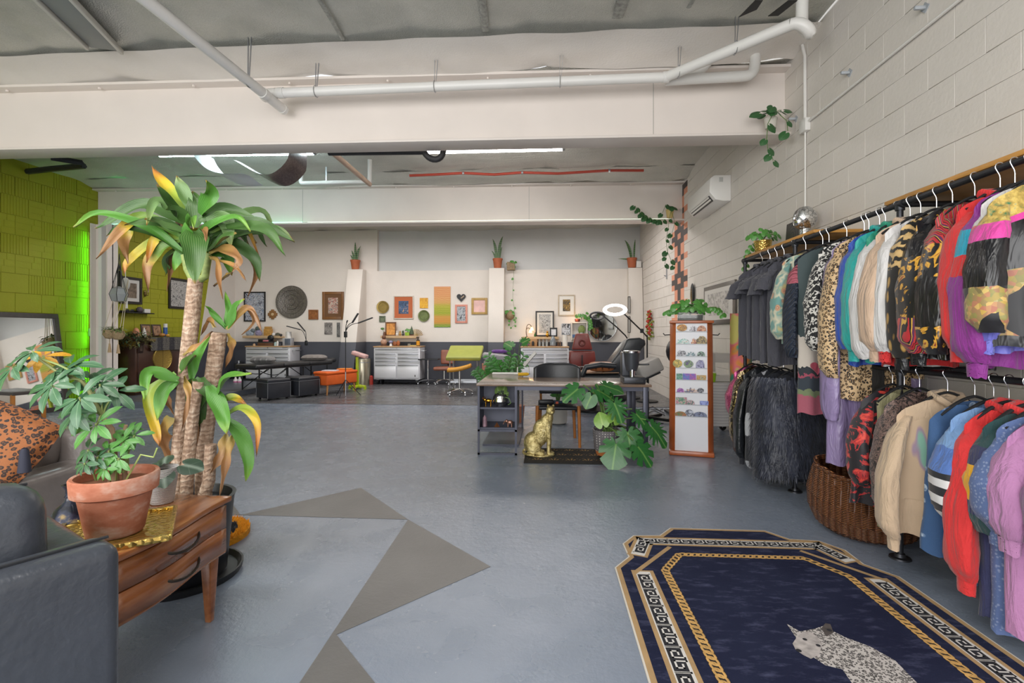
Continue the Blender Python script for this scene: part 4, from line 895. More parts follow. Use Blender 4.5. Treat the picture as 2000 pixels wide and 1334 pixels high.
# things on the desk shelves
def on(name, label, cat, loc, rz=0, group=None): return thing(name, label, cat, loc, rz, group)
M_GOLD = mat('c8963a', .22, 1, .15, 20)
a = on('gold_figurine', 'small gold bull figurine on the upper desk shelf', 'figurine', (-.62, 5.28, .503))
MB().ball((0, 0, .055), (.04, .02, .024), 10, 8).ball((-.04, -.005, .065), (.018, .014, .018), 8, 6).obj('body', M_GOLD, a)
for x in (-.028, .028):
    for y in (-.01, .01): MB().cyl((x, y, 0), (x, y, .05), .007).obj('leg', M_GOLD, a)
MB().tube(arc((-.045, 0, .08), .018, -.4, PI + .4, 8), .003, 5).obj('horn', M_GOLD, a)
a = on('mirror_pot_plant', 'cream fig leaves in a round silver mosaic pot on the desk shelf', 'potted plant', (-.49, 5.3, .503))
L([(0, 0), (.05, 0), (.085, .05), (.08, .1), (.06, .13), (.055, .12), (.06, .06), (0, .05)], 18).obj('pot', M_MOSAIC, a)
BROAD_JOBS = [(a, [((-.03, -.02, .17), .08, (-.3, -.8, .5), (-.4, -.3, .8)), ((.04, -.01, .18), .08, (.3, -.8, .5), (.4, -.2, .9)), ((.0, .02, .2), .07, (0, -.7, .7), (0, .1, 1)), ((.06, -.04, .13), .07, (.5, -.8, .2), (.8, -.3, .3)), ((-.05, 0, .15), .06, (-.6, -.7, .3), (-.8, -.2, .5))], '6d8a4a', .0, (0, 0, .08))]
T([V((.06, -.06, .1)), V((.1, -.07, .09)), V((.12, -.07, .04)), V((.09, -.07, .02))], .004, 5).obj('trailing_stem', mat('6f8f52', .6), a)
a = on('crystal_point', 'tall pink crystal point on the lower desk shelf', 'crystal', (-.655, 5.24, .288)); MB().lathe([(0, 0), (.026, 0), (.022, .09), (0, .125)], 6).obj('crystal', mat('a98794', .2, 0, .2, 20, trans=.2), a, smooth=False)
a = on('copper_pyramid', 'small copper pyramid on the lower desk shelf', 'ornament', (-.52, 5.22, .288)); MB().lathe([(0, 0), (.03, 0), (0, .05)], 4).obj('pyramid', mat('b0764c', .3, .8), a, smooth=False)
a = on('copper_elephant', 'small copper elephant figurine on the lower desk shelf', 'figurine', (-.38, 5.23, .288))
MB().ball((0, 0, .045), (.035, .022, .026), 10, 8).ball((-.035, 0, .058), (.02, .018, .02), 10, 8).obj('body', mat('9a7466', .3, .7), a); T(bez((-.05, 0, .06), (-.07, 0, .05), (-.06, 0, .02), (-.075, 0, .03), 6), [.008, .007, .006, .006, .005, .005, .004], 6).obj('trunk', mat('9a7466', .3, .7), a)
for x in (-.02, .02):
    for y in (-.012, .012): MB().cyl((x, y, 0), (x, y, .04), .008).obj('leg', mat('9a7466', .3, .7), a)
# things on the desk
em = on('espresso_machine', 'dark grey espresso grinder machine at the right end of the desk', 'coffee machine', (.93, 5.34, .76))
B(-.1, .13, -.13, .14, 0, .07).obj('drip_base', mat('393b41', .35, .4), em, bevel=.012); B(-.1, .02, .0, .14, .07, .33).obj('body', mat('44464c', .35, .4), em, bevel=.012)
L([(.055, .13), (.075, .2), (.085, .32), (.088, .33), (.0, .33)], 20, c=(.0, -.02, 0)).obj('hopper', mat('4a4c52', .3, .4), em); L([(.09, .325), (.092, .345), (.05, .35), (0, .35)], 20, c=(0, -.02, 0)).obj('rim', M_CHROME, em)
MB().cyl((0, -.05, .07), (0, -.05, .15), .028, .03).obj('cup', M_CHROME, em); MB().bar((.07, -.05, .2), (.17, -.09, .205), .03, .018).obj('portafilter', M_BLACK, em, bevel=.004)
B(.02, .1, -.132, -.128, .02, .04).obj('display_strip', M_BLACK, em)
a = on('white_keyboard', 'flat white keyboard tray on the desk return', 'keyboard', (-.52, 6.35, .76)); B(-.17, .17, -.06, .06, 0, .018).obj('case', mat('dad9d6', .4), a, bevel=.004)
a = on('phone_stand', 'white folding phone stand holding a tablet on the desk return', 'stand', (-.30, 6.3, .76), -.4); B(-.09, .09, -.06, .06, 0, .012).obj('base', mat('d9d7d2', .4), a, bevel=.004); MB().bar((-.08, .03, .01), (-.08, .03, .09), .012).bar((.08, .03, .01), (.08, .03, .09), .012).obj('frame', mat('d9d7d2', .4), a); MB().cbox((.1, .02, .2), (.04, .03, .24), ry=.75).obj('tablet', mat('cfcdc9', .3), a, bevel=.004)
a = on('yellow_tube', 'small yellow tube lying on the desk return', 'tube', (-.28, 6.08, .782), .2); MB().tube([V((-.06, 0, 0)), V((.05, 0, 0)), V((.075, 0, 0))], [.02, .022, .012], 12).obj('body', mat('e0b02a', .4), a)
# floor plants behind the desk
for nm, lb, x, y, h, n_, sc_ in (('zz_plant', 'upright glossy green plant standing behind the desk return', -.58, 7.15, .98, 9, 1.0), ('low_fern', 'low bushy green plant behind the left end of the desk', -.86, 7.5, .76, 8, .8), ('desk_greenery', 'low leafy plant behind the middle of the desk', .18, 7.0, .78, 7, .6)):
    t = thing(nm, lb, 'potted plant', (x, y, 0)); L([(0, 0), (.1, 0), (.13, .02), (.14, .26), (.13, .26), (.12, .22), (0, .22)], 18).obj('pot', mat('c9c5bf', .5), t)
    rr = random.Random(n_ + int(x * 10)); st, lf = MB(), MB()
    for k in range(n_):
        a_ = 2 * PI * k / n_ + rr.random(); q = bez((0, 0, .22), (.03 * math.cos(a_), .03 * math.sin(a_), h * .5), (.12 * math.cos(a_) * sc_, .12 * math.sin(a_), h * .8), (.26 * math.cos(a_) * sc_, .2 * math.sin(a_), h * rr.uniform(.85, 1)), 10)
        st.tube(q, [.008] * 6 + [.006] * 5, 6)
        for i in range(3, 11):
            for s in (-1, 1):
                d = (q[i] - q[i - 1]).normalized(); sd_ = d.cross(V((0, 1, 0))).normalized() * s
                e = q[i] + sd_ * .085 + d * .05 + V((0, 0, -.01)); lf.blade([q[i], q[i].lerp(e, .5) + V((0, 0, .012)), e], [.004, .026, .002], (0, -1, .4))
    st.obj('stems', mat('4f6f36', .6), t); stuff(lf.obj('foliage', mat('3f7a35', .35, 0, .3, 14), t, smooth=False, merge=False))
t = thing('young_monstera', 'single broad split leaf plant rising behind the desk return', 'potted plant', (-.42, 7.1, 0)); L([(0, 0), (.1, 0), (.12, .24), (.1, .22), (0, .2)], 16).obj('pot', mat('b9785a', .6), t)
BROAD_JOBS.append((t, [((-.06, -.05, 1.12), .19, (-.1, -.8, .55), (-.3, -.4, .5)), ((.1, -.05, 1.17), .17, (.2, -.9, .35), (.7, -.2, .5))], '3f7d3c', .35, (0, 0, .22)))
# chair at the desk
M_OAK = mat('a8682f', .4, 0, .15, 10); M_VINYL = mat('26282d', .38, 0, .1, 8, .15, 90)
ch = thing('desk_chair', 'mid-century chair with black shell back and wooden legs at the desk', 'chair', (.145, 5.80, 0))
for x, y, lx in ((-.235, -.25, -.01), (.235, -.25, .01), (-.2, .25, -.02), (.2, .25, .02)): T([V((x + lx, y, 0)), V((x, y, .47))], [.017, .021], 10).obj('leg', M_OAK, ch)
MB().grid(lambda u, v: (.24 * (2 * u - 1) * (1 - .1 * v), -.26 + .5 * v, .45 + .02 * math.sin(PI * u) * 0 - .02 * math.sin(PI * v)), 12, 8).obj('seat_shell', M_VINYL, ch)
B(-.23, .23, -.26, .24, .42, .465).obj('seat_pad', M_VINYL, ch, bevel=.02, seg=3)
def bk_fn(u, v):
    a = (u - .5) * 2; r = 1 - abs(a) ** 3 * .35
    return (.29 * a, .3 - .09 * a * a - .03 * (1 - v) + 0, .60 + .32 * v * r + .06 * (abs(a) ** 2))
b_ = MB().grid(bk_fn, 20, 8).obj('backrest', M_VINYL, ch); sm = b_.modifiers.new('thickness', 'SOLIDIFY'); sm.thickness = .035
for s in (-1, 1): T([V((s * .2, .25, .45)), V((s * .2, .27, .7))], .014, 8).obj('back_support', M_OAK, ch)
B(-.22, .22, .2, .23, .55, .62).obj('lower_cushion', M_VINYL, ch, bevel=.02)
a = on('cordless_clipper', 'black cordless clipper set with orange trim on the desk chair seat', 'tool', (.12, 5.72, .466), .1); B(-.2, -.02, -.03, .04, 0, .05).obj('case', M_BLACK, a, bevel=.015); T([V((-.02, 0, .03)), V((.06, 0, .02)), V((.2, .02, .03))], [.018, .014, .01], 8).obj('handle', mat('2e4254', .4), a); B(0, .03, -.02, .02, .005, .03).obj('trim', mat('c2502a', .4), a)
# doormat, gilded cheetah, monstera
g = G('fan_mat'); x, y, z = g.xyz(g.co(scale=(1 / .17, 1 / .2, 1)))
row = g.math('FLOOR', y); xs = g.math('SUBTRACT', g.math('FRACT', g.math('ADD', x, g.math('MULTIPLY', g.math('MODULO', row, 2), .5))), .5)
yf = g.math('FRACT', y); an = g.math('ARCTAN2', xs, g.math('ADD', yf, .15)); rd = g.math('SQRT', g.math('ADD', g.math('POWER', xs, 2), g.math('POWER', yf, 2)))
rays = g.math('SINE', g.math('MULTIPLY', an, 11)); core = g.ramp(rd, (.0, (1, 1, 1)), (.3, (1, 1, 1)), (.34, (0, 0, 0)), (.46, (0, 0, 0)), (.48, (.8,) * 3), (.52, (0, 0, 0)))
g.out(g.mix(g.math('MULTIPLY', core, g.math('GREATER_THAN', rays, .1)), '2b2825', 'a07f4e'), .9)
dm = thing('doormat', 'dark doormat with gold art deco fans under the gilded cheetah', 'mat', (.26, 5.15, 0)); B(-.475, .475, -.31, .31, 0, .008).obj('edging', mat('242321', .9), dm); B(-.45, .45, -.285, .285, .008, .010).obj('pile', g.m, dm)
g = G('gilded'); g.out(g.ramp(g.noise(20, 4, .7), (.35, '8f7d4c'), (.55, 'd6c48a'), (.75, 'f0e6b8')), .3, .75); M_GILT = g.bump(g.noise(70, 3, .7), .9, .01).m
ct = thing('cheetah_statue', 'gilded sitting cheetah statue on the doormat', 'statue', (-.06, 5.13, .010))
mb = MB()
mb.ball((-.07, 0, .13), (.10, .085, .12), 16, 12).ball((.01, 0, .24), (.085, .072, .14), 16, 12).ball((.065, 0, .32), (.07, .066, .115), 16, 12).ball((.10, 0, .40), (.045, .045, .08), 14, 10).ball((.115, -.01, .475), (.048, .046, .05), 16, 12).ball((.13, -.045, .462), (.026, .03, .022), 12, 8)
mb.ball((.09, .025, .52), .016, 8, 6).ball((.145, .02, .52), .016, 8, 6)
for y in (-.035, .035): mb.tube([V((.085, y, .3)), V((.10, y, .16)), V((.095, y, .03)), V((.12, y - .01, .018))], [.038, .026, .022, .024], 10).ball((.125, y, .02), (.035, .024, .02), 10, 6)
for y in (-.06, .06): mb.ball((-.06, y, .09), (.075, .035, .085), 12, 10).ball((.0, y * 1.1, .03), (.06, .026, .026), 10, 6)
mb.tube(bez((-.15, .02, .06), (-.2, .05, .02), (-.16, -.1, .02), (-.05, -.11, .025), 10), .016, 8)
o = mb.obj('body', M_GILT, ct, merge=False); rm = o.modifiers.new('merge', 'REMESH'); rm.mode = 'VOXEL'; rm.voxel_size = .0075; sm = o.modifiers.new('soften', 'SMOOTH'); sm.iterations = 3
MB().prism([(.145 * math.cos(a) - .0, .1 * math.sin(a)) for a in [2 * PI * k / 14 for k in range(14)]], 0, .02).obj('plinth', M_GILT, ct, bevel=.006)
for s in (-1, 1): MB().ball((.13 + s * .018, -.048, .487), .006, 8, 6).obj('eye', M_BLACK, ct)
ms = thing('monstera', 'large monstera in a patterned pot standing by the desk front', 'potted plant', (.63, 5.10, .010))
g = G('pot_pattern'); cc = g.co(); g.out(g.mix(g.ramp(g.vor(38, rnd=.05, metric='MANHATTAN'), (.35, (0, 0, 0)), (.4, (1, 1, 1))), 'd5d0ca', '6f6b6e'), .6)
L([(.11, .07), (.125, .10), (.138, .28), (.142, .29), (.128, .29), (.12, .24), (0, .22)], 28).obj('pot', g.m, ms)
L([(0, .03), (.1, .03), (.112, .07), (.112, .09), (.1, .09)], 28).obj('pot_base', mat('b8703f', .5), ms)
for k in range(3): MB().cyl((.07 * math.cos(k * 2.1), .07 * math.sin(k * 2.1), 0), (.07 * math.cos(k * 2.1), .07 * math.sin(k * 2.1), .03), .014).obj('foot', mat('b8703f', .5), ms)
L([(0, .25), (.122, .25)], 20).obj('soil', mat('4a3a2c', .9, bump=.6), ms)
mons = [(1185, 747, .26, (.1, -.45, .9), (.9, -.4, .15), 5.0), (1124, 763, .25, (-.1, -.8, .6), (-.7, -.3, -.5), 5.0), (1153, 778, .17, (-.2, -.9, .4), (-.4, -.2, -.8), 4.95), (1172, 762, .24, (.1, -.7, .7), (.8, -.4, -.3), 5.05), (1202, 793, .26, (.1, -.85, .5), (.3, -.4, -.8), 4.95), (1248, 812, .23, (.3, -.7, .6), (.6, -.4, -.6), 5.0), (1280, 838, .30, (.4, -.7, .5), (.7, -.3, -.7), 4.95), (1227, 852, .28, (0, -.9, .4), (.1, -.3, -.9), 4.88), (1202, 876, .32, (-.1, -.85, .5), (-.2, -.4, -.9), 4.75), (1252, 878, .27, (.3, -.8, .45), (.6, -.3, -.7), 4.78), (1176, 827, .17, (-.2, -.9, .3), (-.3, -.2, .9), 4.95), (1201, 820, .16, (.2, -.9, .3), (.4, -.2, .9), 4.95), (1236, 845, .2, (.3, -.6, .7), (.8, -.1, -.5), 5.1)]
MONSTERA = (ms, mons)
# black stool seat under the right side of the desk
st = thing('rolling_stool', 'low black round rolling stool under the right of the desk', 'stool', (.86, 6.35, 0)); L([(0, .42), (.17, .42), (.19, .45), (.19, .48), (.17, .51), (0, .52)], 24).obj('seat', M_VINYL, st); MB().cyl((0, 0, .1), (0, 0, .42), .03).obj('column', M_CHROME, st)
for k in range(5):
    a_ = k * 2 * PI / 5; T([V((0, 0, .12)), V((.25 * math.cos(a_), .25 * math.sin(a_), .06))], [.02, .014], 8).obj('foot', M_BLACK, st); MB().cyl((.25 * math.cos(a_), .25 * math.sin(a_) - .01, .028), (.25 * math.cos(a_), .25 * math.sin(a_) + .01, .028), .028).obj('caster', M_BLACK, st)
# ================================================================ leaves
def orient(c, n, t):
    """matrix with local +Y along the tip direction t and local +Z along the leaf normal n"""
    n = V(n).normalized(); t = V(t); t = (t - n * t.dot(n)).normalized(); x = t.cross(n).normalized()
    m = Matrix((x, t, n)).transposed().to_4x4(); m.translation = V(c); return m
def broad_leaf(size, split=0, seed=0, curl=.12):
    """heart-shaped leaf, base at the origin, tip toward +Y; split cuts monstera notches into the rim"""
    rr = random.Random(seed); n = 44; rim = []
    for k in range(n + 1):
        a = -PI + 2 * PI * k / n          # 0 = tip
        r = .5 + .12 * math.cos(a) + (.08 * math.exp(-(a / .25) ** 2)) - (.34 * math.exp(-((abs(a) - PI) / .28) ** 2))
        if split and .35 < abs(a) < 2.5:
            q = (abs(a) * 4.2 + seed) % 1.0
            if q < .30: r *= 1 - split
        rim.append((r * math.sin(a) * .94, .42 + r * math.cos(a)))
    mb = MB(); vs = [(0, .3, 0)]; rings = (.35, .7, 1.0)
    for f in rings:
        for x, y in rim: vs.append((x * f, .3 + (y - .3) * f, 0))
    m = n + 1; out = []
    for x, y, z in vs:
        zz = -curl * (x * x * 2 + max(0, y - .3) ** 2 * 1.6) + .05 * abs(x) + .012 * math.sin(9 * y + seed)
        out.append((x * size, y * size, zz * size))
    fs = [(0, 1 + k, 2 + k) for k in range(n)]
    for r_ in range(2): fs += [(1 + r_ * m + k, 1 + (r_ + 1) * m + k, 2 + (r_ + 1) * m + k, 2 + r_ * m + k) for k in range(n)]
    return mb.add(out, fs)
def m_leaf(name, c0, c1, vein, tip=None):
    g = G(name); x, y, z = g.xyz()
    v = g.math('ABSOLUTE', g.math('SINE', g.math('ADD', g.math('MULTIPLY', g.math('ABSOLUTE', x), 60), g.math('MULTIPLY', y, -70))))
    col = g.mix(g.noise(9, 3), c0, c1)
    col = g.mix(g.ramp(g.math('ABSOLUTE', x), (.0, (.8,) * 3), (.012, (0, 0, 0))), col, vein)
    col = g.mix(g.ramp(v, (.0, (.35,) * 3), (.12, (0, 0, 0))), col, vein)
    return g.out(col, .32, 0, Subsurface_Weight=0)
M_MON = m_leaf('monstera_leaf', '235a28', '357038', '7aa456'); M_MON2 = m_leaf('monstera_young_leaf', '6f9a3c', '86ad4c', 'a9c66e')
M_STEM = mat('5c7a3c', .5, 0, .15, 12)
def stem(parent, a, b, r=.006, lift=.2, m=None):
    a, b = V(a), V(b); d = b - a
    T(bez(a, a + V((d.x * .15, d.y * .15, max(.02, d.z * .6 + lift * .5))), b - d * .25 + V((0, 0, lift * .4)), b, 10), [r * 1.2] * 4 + [r] * 7, 6).obj('stem', m or M_STEM, parent)
t, ml = MONSTERA; org = V(t.location)
for i, (px, py, sz, n_, d_, yy) in enumerate(ml):
    c = at(px, py, y=yy) - org; d = V(d_).normalized(); b = c - d * sz * .42
    o = broad_leaf(sz, .45 if sz > .2 else 0, i * .37).obj('leaf', M_MON2 if i in (10, 11) else M_MON, t, ang=70); o.matrix_local = orient(b, n_, d_)
    stem(t, (R.uniform(-.04, .04), R.uniform(-.03, .03), .25), b, .007, .16)
for t, ls, colr, sp, root in BROAD_JOBS:
    m_ = m_leaf('broad_leaf_' + colr, colr, colr, 'a3bd7c')
    for i, (c, sz, n_, d_) in enumerate(ls):
        o = broad_leaf(sz, sp, i * .41).obj('leaf', m_, t, ang=70); d = V(d_).normalized(); b = V(c) - d * sz * .4; o.matrix_local = orient(b, n_, d_); stem(t, root, b, .004, .05)
# trailing pothos: bushy crown plus vines
M_POTH = m_leaf('pothos_leaf', '3f7d34', '5c9a45', '8fb866'); M_POTHD = m_leaf('pothos_dark_leaf', '27522c', '38683a', '6f9458')
_pl = [broad_leaf(1, 0, k * .3, .2).mesh('leaf', M_POTH, ang=70) for k in range(2)]; _pd = broad_leaf(1, 0, .5, .2).mesh('leaf', M_POTHD, ang=70)
def pothos(t, c, n, rad, vines, ls, dark=False, sd=0):
    rr = random.Random(int(abs(t.location.x * 100)) + n + sd)
    c = V(c)
    for k in range(n):
        a = rr.uniform(0, 2 * PI); e = rr.uniform(.1, 1.2); f_ = rr.uniform(.45, 1); q = c + V((math.cos(a) * math.sin(e + .2) * rad * f_, math.sin(a) * math.sin(e + .2) * rad * .8 * f_, math.cos(e) * rad * .85 * f_))
        n_ = (q - c).normalized() * .5 + V((rr.uniform(-.5, .5), -.9, rr.uniform(.1, .6))); s_ = ls * rr.uniform(.75, 1.25); td = V((math.cos(a), math.sin(a) - .3, -.5 + rr.uniform(-.3, .5)))
        o = link('leaf', _pd if dark else _pl[k % 2], t); o.matrix_local = orient(q, n_, td) @ Matrix.Scale(s_, 4)
    st = MB()
    for k in range(0, n, 3): 
        a = 2 * PI * k / n; st.tube(bez(c - V((0, 0, .03)), c + V((0, 0, rad * .3)), c + V((math.cos(a) * rad * .4, math.sin(a) * rad * .4, rad * .5)), c + V((math.cos(a) * rad * .7, math.sin(a) * rad * .6, rad * .35)), 5), .003, 5)
    if n: stuff(st.obj('stems', M_STEM, t))
    for v in vines:
        p = bez(*v, n=14) if len(v) == 4 else [V(q) for q in v]; T(p, .0035, 5).obj('vine', M_STEM, t)
        for i in range(1, len(p)):
            s_ = ls * rr.uniform(.7, 1.1); sd_ = 1 if i % 2 else -1
            o = link('leaf', _pd if dark else _pl[i % 2], t); o.matrix_local = orient(p[i], (sd_ * .25, -.9, .35), (sd_ * .8, -.25, -.7)) @ Matrix.Scale(s_, 4)
for j in POTHOS_JOBS: pothos(*j)
# ================================================================ pictures and plates on the back wall
YW = 12.555
def art(name, stops, scale=14, dist=1.5, detail=4):
    g = G(name); g.out(g.ramp(g.noise(scale, detail, .6, dist=dist), *stops), .45); return g.m
A_BW = lambda: art('ink_print', ((.4, '2a2a2e'), (.5, 'cfcdc9'), (.6, '8f8d8c')), 22, 2)
def picture(name, label, box, art_m, frame_c='1c1b1c', fw=.03, matw=0, mat_c='d8d4cc', y=YW, x=None, depth=.025, glass=False):
    """a framed picture hung flat on the back wall (or on the left wall with x=)"""
    a, b = (at(box[0], box[1], y=y), at(box[2], box[3], y=y))
    t = thing(name, label, 'picture', ((a.x + b.x) / 2, y, (a.z + b.z) / 2), 0, None)
    w, h = abs(b.x - a.x) / 2, abs(a.z - b.z) / 2
    if frame_c:
        for s in (-1, 1):
            B(s * w - (fw if s > 0 else 0), s * w + (0 if s > 0 else fw), -depth, 0, -h, h).obj('frame_side', mat(frame_c, .4, 0, .1, 20), t, bevel=.003)
            B(-w + fw, w - fw, -depth, 0, s * h - (fw if s > 0 else 0), s * h + (0 if s > 0 else fw)).obj('frame_rail', mat(frame_c, .4, 0, .1, 20), t, bevel=.003)
        w -= fw; h -= fw
    if matw: B(-w, w, -depth * .55, -.002, -h, h).obj('mat_board', mat(mat_c, .7), t); w -= matw; h -= matw
    B(-w, w, -depth * (.6 if matw else .5), -.001, -h, h).obj('art', art_m, t)
    return t
picture('framed_print', 'narrow black framed print at the left end of the back wall', (437, 590, 451, 641), A_BW(), fw=.025)
picture('framed_print', 'black framed blue grey print left of the big round tray', (477, 570, 519, 628), art('blue_ink', ((.4, '2b3550'), (.5, 'c9ccd2'), (.62, '6f7f9a')), 16), fw=.035)
picture('framed_painting', 'wide bronze framed colourful tattoo painting beside the left buttress', (630, 570, 672, 624), art('tattoo_flash', ((.35, '2b3a4a'), (.45, 'd8cfc0'), (.52, 'a8402c'), (.62, '4f7f80'), (.7, 'd9c9a8')), 18), '7d5530', .07, .09, '6b4a2c')
picture('photo_print', 'small unframed dark photo under the bronze frame', (634, 630, 649, 653), art('grey_photo', ((.35, '4a4646'), (.6, 'a5a09c')), 12), None)
picture('photo_print', 'small photo sliver half hidden by the left buttress', (658, 630, 664, 658), art('grey_photo2', ((.35, '3a3a3c'), (.6, '8a8886')), 12), None)
picture('matted_picture', 'orange matted picture of a blue cat like scene', (769, 578, 808, 623), art('blue_scene', ((.35, '22304a'), (.55, '3f5f86'), (.65, 'c99a6a')), 10), 'c9c0b2', .025, .11, 'b8633a')
picture('yellow_card', 'small bright yellow picture left of the tall textile', (820, 582, 836, 602), art('yellow_art', ((.35, 'c98a1c'), (.6, 'e8b52c')), 9), None)
picture('green_tile', 'small square green tile under the brass plate', (741, 617, 753, 629), art('green_tile', ((.4, '4f5a45'), (.6, '7a8468')), 20), '5a634e', .03)
picture('wood_tile', 'square carved wooden tile right of the big round tray', (603, 605, 622, 624), art('wood_rings', ((.4, '7a4a26'), (.6, 'a5693a')), 20), '8a5630', .03)
tx = picture('wall_textile', 'tall orange and green woven textile hanging on the back wall', (848, 560, 880, 639), pattern('woven_mask', lambda g: g.mix(g.ramp(g.wave(5, typ='RINGS', dist=2, detail=1, co=g.co(scale=(2.2, 1, 1.2))), (.42, (0, 0, 0)), (.5, (.55,) * 3)), g.ramp(g.math('ADD', g.math('MULTIPLY', g.xyz()[2], .9), .5), (.06, '5f8f3a'), (.14, 'd0803f'), (.26, 'cf8a4c'), (.34, '8fa030'), (.52, 'a9a83a'), (.6, 'cf9a5c'), (.8, 'd58e60')), g.ramp(g.xyz()[2], (0, 'b8b04a'), (.2, 'e0b880'))), .8, bump=120), None, depth=.03)
picture('pink_framed_photo', 'pink framed silver grey picture under the heart', (889, 595, 913, 631), art('silver_art', ((.35, '5a6068'), (.5, 'b9bec4'), (.6, '2c3038')), 9), 'd08a78', .05)
picture('gold_framed_mirror', 'gold framed pink tinted mirror panel beside the middle buttress', (921, 582, 952, 614), mat('d9aca4', .3, 0, .15, 6), 'b08f4e', .06)
picture('gold_art_picture', 'white framed picture with glowing gold art above the right shelf', (1090, 576, 1123, 617), art('gold_art', ((.4, '2b2620'), (.55, '8a6a24'), (.66, 'd8b050')), 14), 'b9aa94', .03, .09, 'e2dfd8')
picture('butterfly_card', 'small black and white moth print beside the right shelf', (1097, 632, 1114, 654), art('moth_ink', ((.42, '1e2024'), (.52, 'c9cbd0')), 10), '9aa0a8', .012)
for i, (y0, y1, w) in enumerate(((579, 612, 'upper'), (618, 650, 'lower'))):
    picture('strip_frame', w + ' narrow black frame on the right buttress', (1226, y0, 1231, y1), mat('c9c5be', .5), '1c1b1c', .015, y=12.2)
def plate(name, label, px, py, rpx, m, rim, cat='plate'):
    c = at(px, py, y=YW); r = rpx * 12.6 / 950
    t = thing(name, label, cat, c); L([(0, -.02), (r * .7, -.02), (r * .74, -.03), (r * .97, -.035), (r, -.02), (r * .98, 0)], 36, axis='y').obj('dish', m, t)
    T([V((r * .97 * math.cos(a), -.032, r * .97 * math.sin(a))) for a in [2 * PI * k / 36 for k in range(36)]], r * .02, 6, closed=True).obj('rim', rim, t)
    if rpx > 20:
        for q in (.2, .45, .72): T([V((r * q * math.cos(a), -.03, r * q * math.sin(a))) for a in [2 * PI * k / 36 for k in range(36)]], .006, 5, closed=True).obj('engraved_ring', rim, t)
g = G('engraved_tin'); g.out(g.ramp(g.vor(34), (.1, '595551'), (.5, '7a7570')), .4, .5); M_TIN = g.bump(g.vor(34), .6, .01).m
plate('round_tray', 'large round engraved grey metal tray on the back wall', 570, 590, 33, M_TIN, mat('6b6762', .4, .5), 'tray')
plate('brass_plate', 'round brass plate above the small green tile', 748, 600, 12.5, mat('8f7a45', .35, .7, .15, 20), mat('a08a52', .35, .7))
plate('green_plate', 'round dark green plate left of the tall textile', 828, 617, 11.5, mat('5f6a3c', .4, .4, .25, 12), mat('6f7545', .4, .5))
c = at(533, 614, y=YW); t = thing('carved_cross', 'stepped cross shaped carved wooden ornament left of the round tray', 'ornament', c)
MB().prism([(.04, .13), (.04, .09), (.09, .09), (.09, .04), (.13, .04), (.13, -.04), (.09, -.04), (.09, -.09), (.04, -.09), (.04, -.13), (-.04, -.13), (-.04, -.09), (-.09, -.09), (-.09, -.04), (-.13, -.04), (-.13, .04), (-.09, .04), (-.09, .09), (-.04, .09), (-.04, .13)], -.025, 0, 'y').obj('cross', mat('8a6238', .5, 0, .3, 30), t, bevel=.004); L([(0, -.035), (.03, -.035), (.04, -.025)], 12, axis='y').obj('boss', mat('c9b08a', .5), t)
c = at(901, 581, y=YW); t = thing('wooden_heart', 'black and wood striped heart on the back wall', 'ornament', c)
hp = [(.0105 * 16 * math.sin(a) ** 3 * .7, .0105 * .7 * (13 * math.cos(a) - 5 * math.cos(2 * a) - 2 * math.cos(3 * a) - math.cos(4 * a))) for a in [2 * PI * k / 40 for k in range(40)]]
MB().prism(hp, -.025, 0, 'y').obj('heart', M_BLACK, t); MB().prism([(.01, -.03), (.075, .02), (.08, .06), (-.02, -.02), (-.01, -.09)][:4], -.03, -.025, 'y').obj('wood_stripe', mat('a89078', .5), t)
# round mirror
c = at(1176, 638, y=12.5); t = thing('round_mirror', 'round frameless mirror on the back wall by the recliner', 'mirror', c)
L([(0, 0), (.355, 0), (.36, .012), (.36, .04)], 48, axis='y').obj('glass', mat('e4e8e8', .03, 1), t); t.children[0].scale[1] = -1
T([V((.36 * math.cos(a), 0, .36 * math.sin(a))) for a in [2 * PI * k / 48 for k in range(48)]], .008, 6, closed=True).obj('rim', M_STEEL, t)
# wall shelves with their things
def wshelf(label, x0, x1, yy):
    a, b = at(x0, yy, y=12.45), at(x1, yy, y=12.45); t = thing('wall_shelf', label, 'shelf', (a.x, 12.4, a.z)); B(0, b.x - a.x, -.1, .16, -.045, 0).obj('board', mat('c3a680', .55, 0, .1, 8), t, bevel=.004); B(0, b.x - a.x, -.1, -.085, 0, .02).obj('lip', mat('c3a680', .55, 0, .1, 8), t); return a.x, b.x, a.z
def blobs(name, label, cat, loc, parts):
    t = thing(name, label, cat, loc)
    for nm, kind, m, *a in parts:
        mb = MB()
        if kind == 'ball': mb.ball(*a)
        elif kind == 'lathe': mb.lathe(*a)
        elif kind == 'box': mb.box(*a)
        elif kind == 'tube': mb.tube(*a)
        mb.obj(nm, m, t, bevel=.004 if kind == 'box' else 0)
    return t
M_GLASSB = mat('c9d2d4', .1, trans=.6); M_BR = mat('6a4632', .5, 0, .25, 20); M_WH = mat('dcdad6', .4); M_PK = mat('c76a9a', .45)
x0, x1, z = wshelf('left wooden wall shelf above the cluttered tool chest', 480, 552, 657)
def X12(px, y=12.36): return at(px, 650, y=y).x
blobs('crystal_cluster', 'pale crystal rocks on the left wall shelf', 'crystal', (X12(488), 12.36, z), [('rock', 'ball', mat('9aa5b0', .4, 0, .3, 20, .6, 30), (0, 0, .08), (.12, .06, .09), 8, 6), ('rock', 'ball', mat('6f7a80', .4, 0, .4, 20), (.08, 0, .15), (.07, .05, .06), 8, 6)])
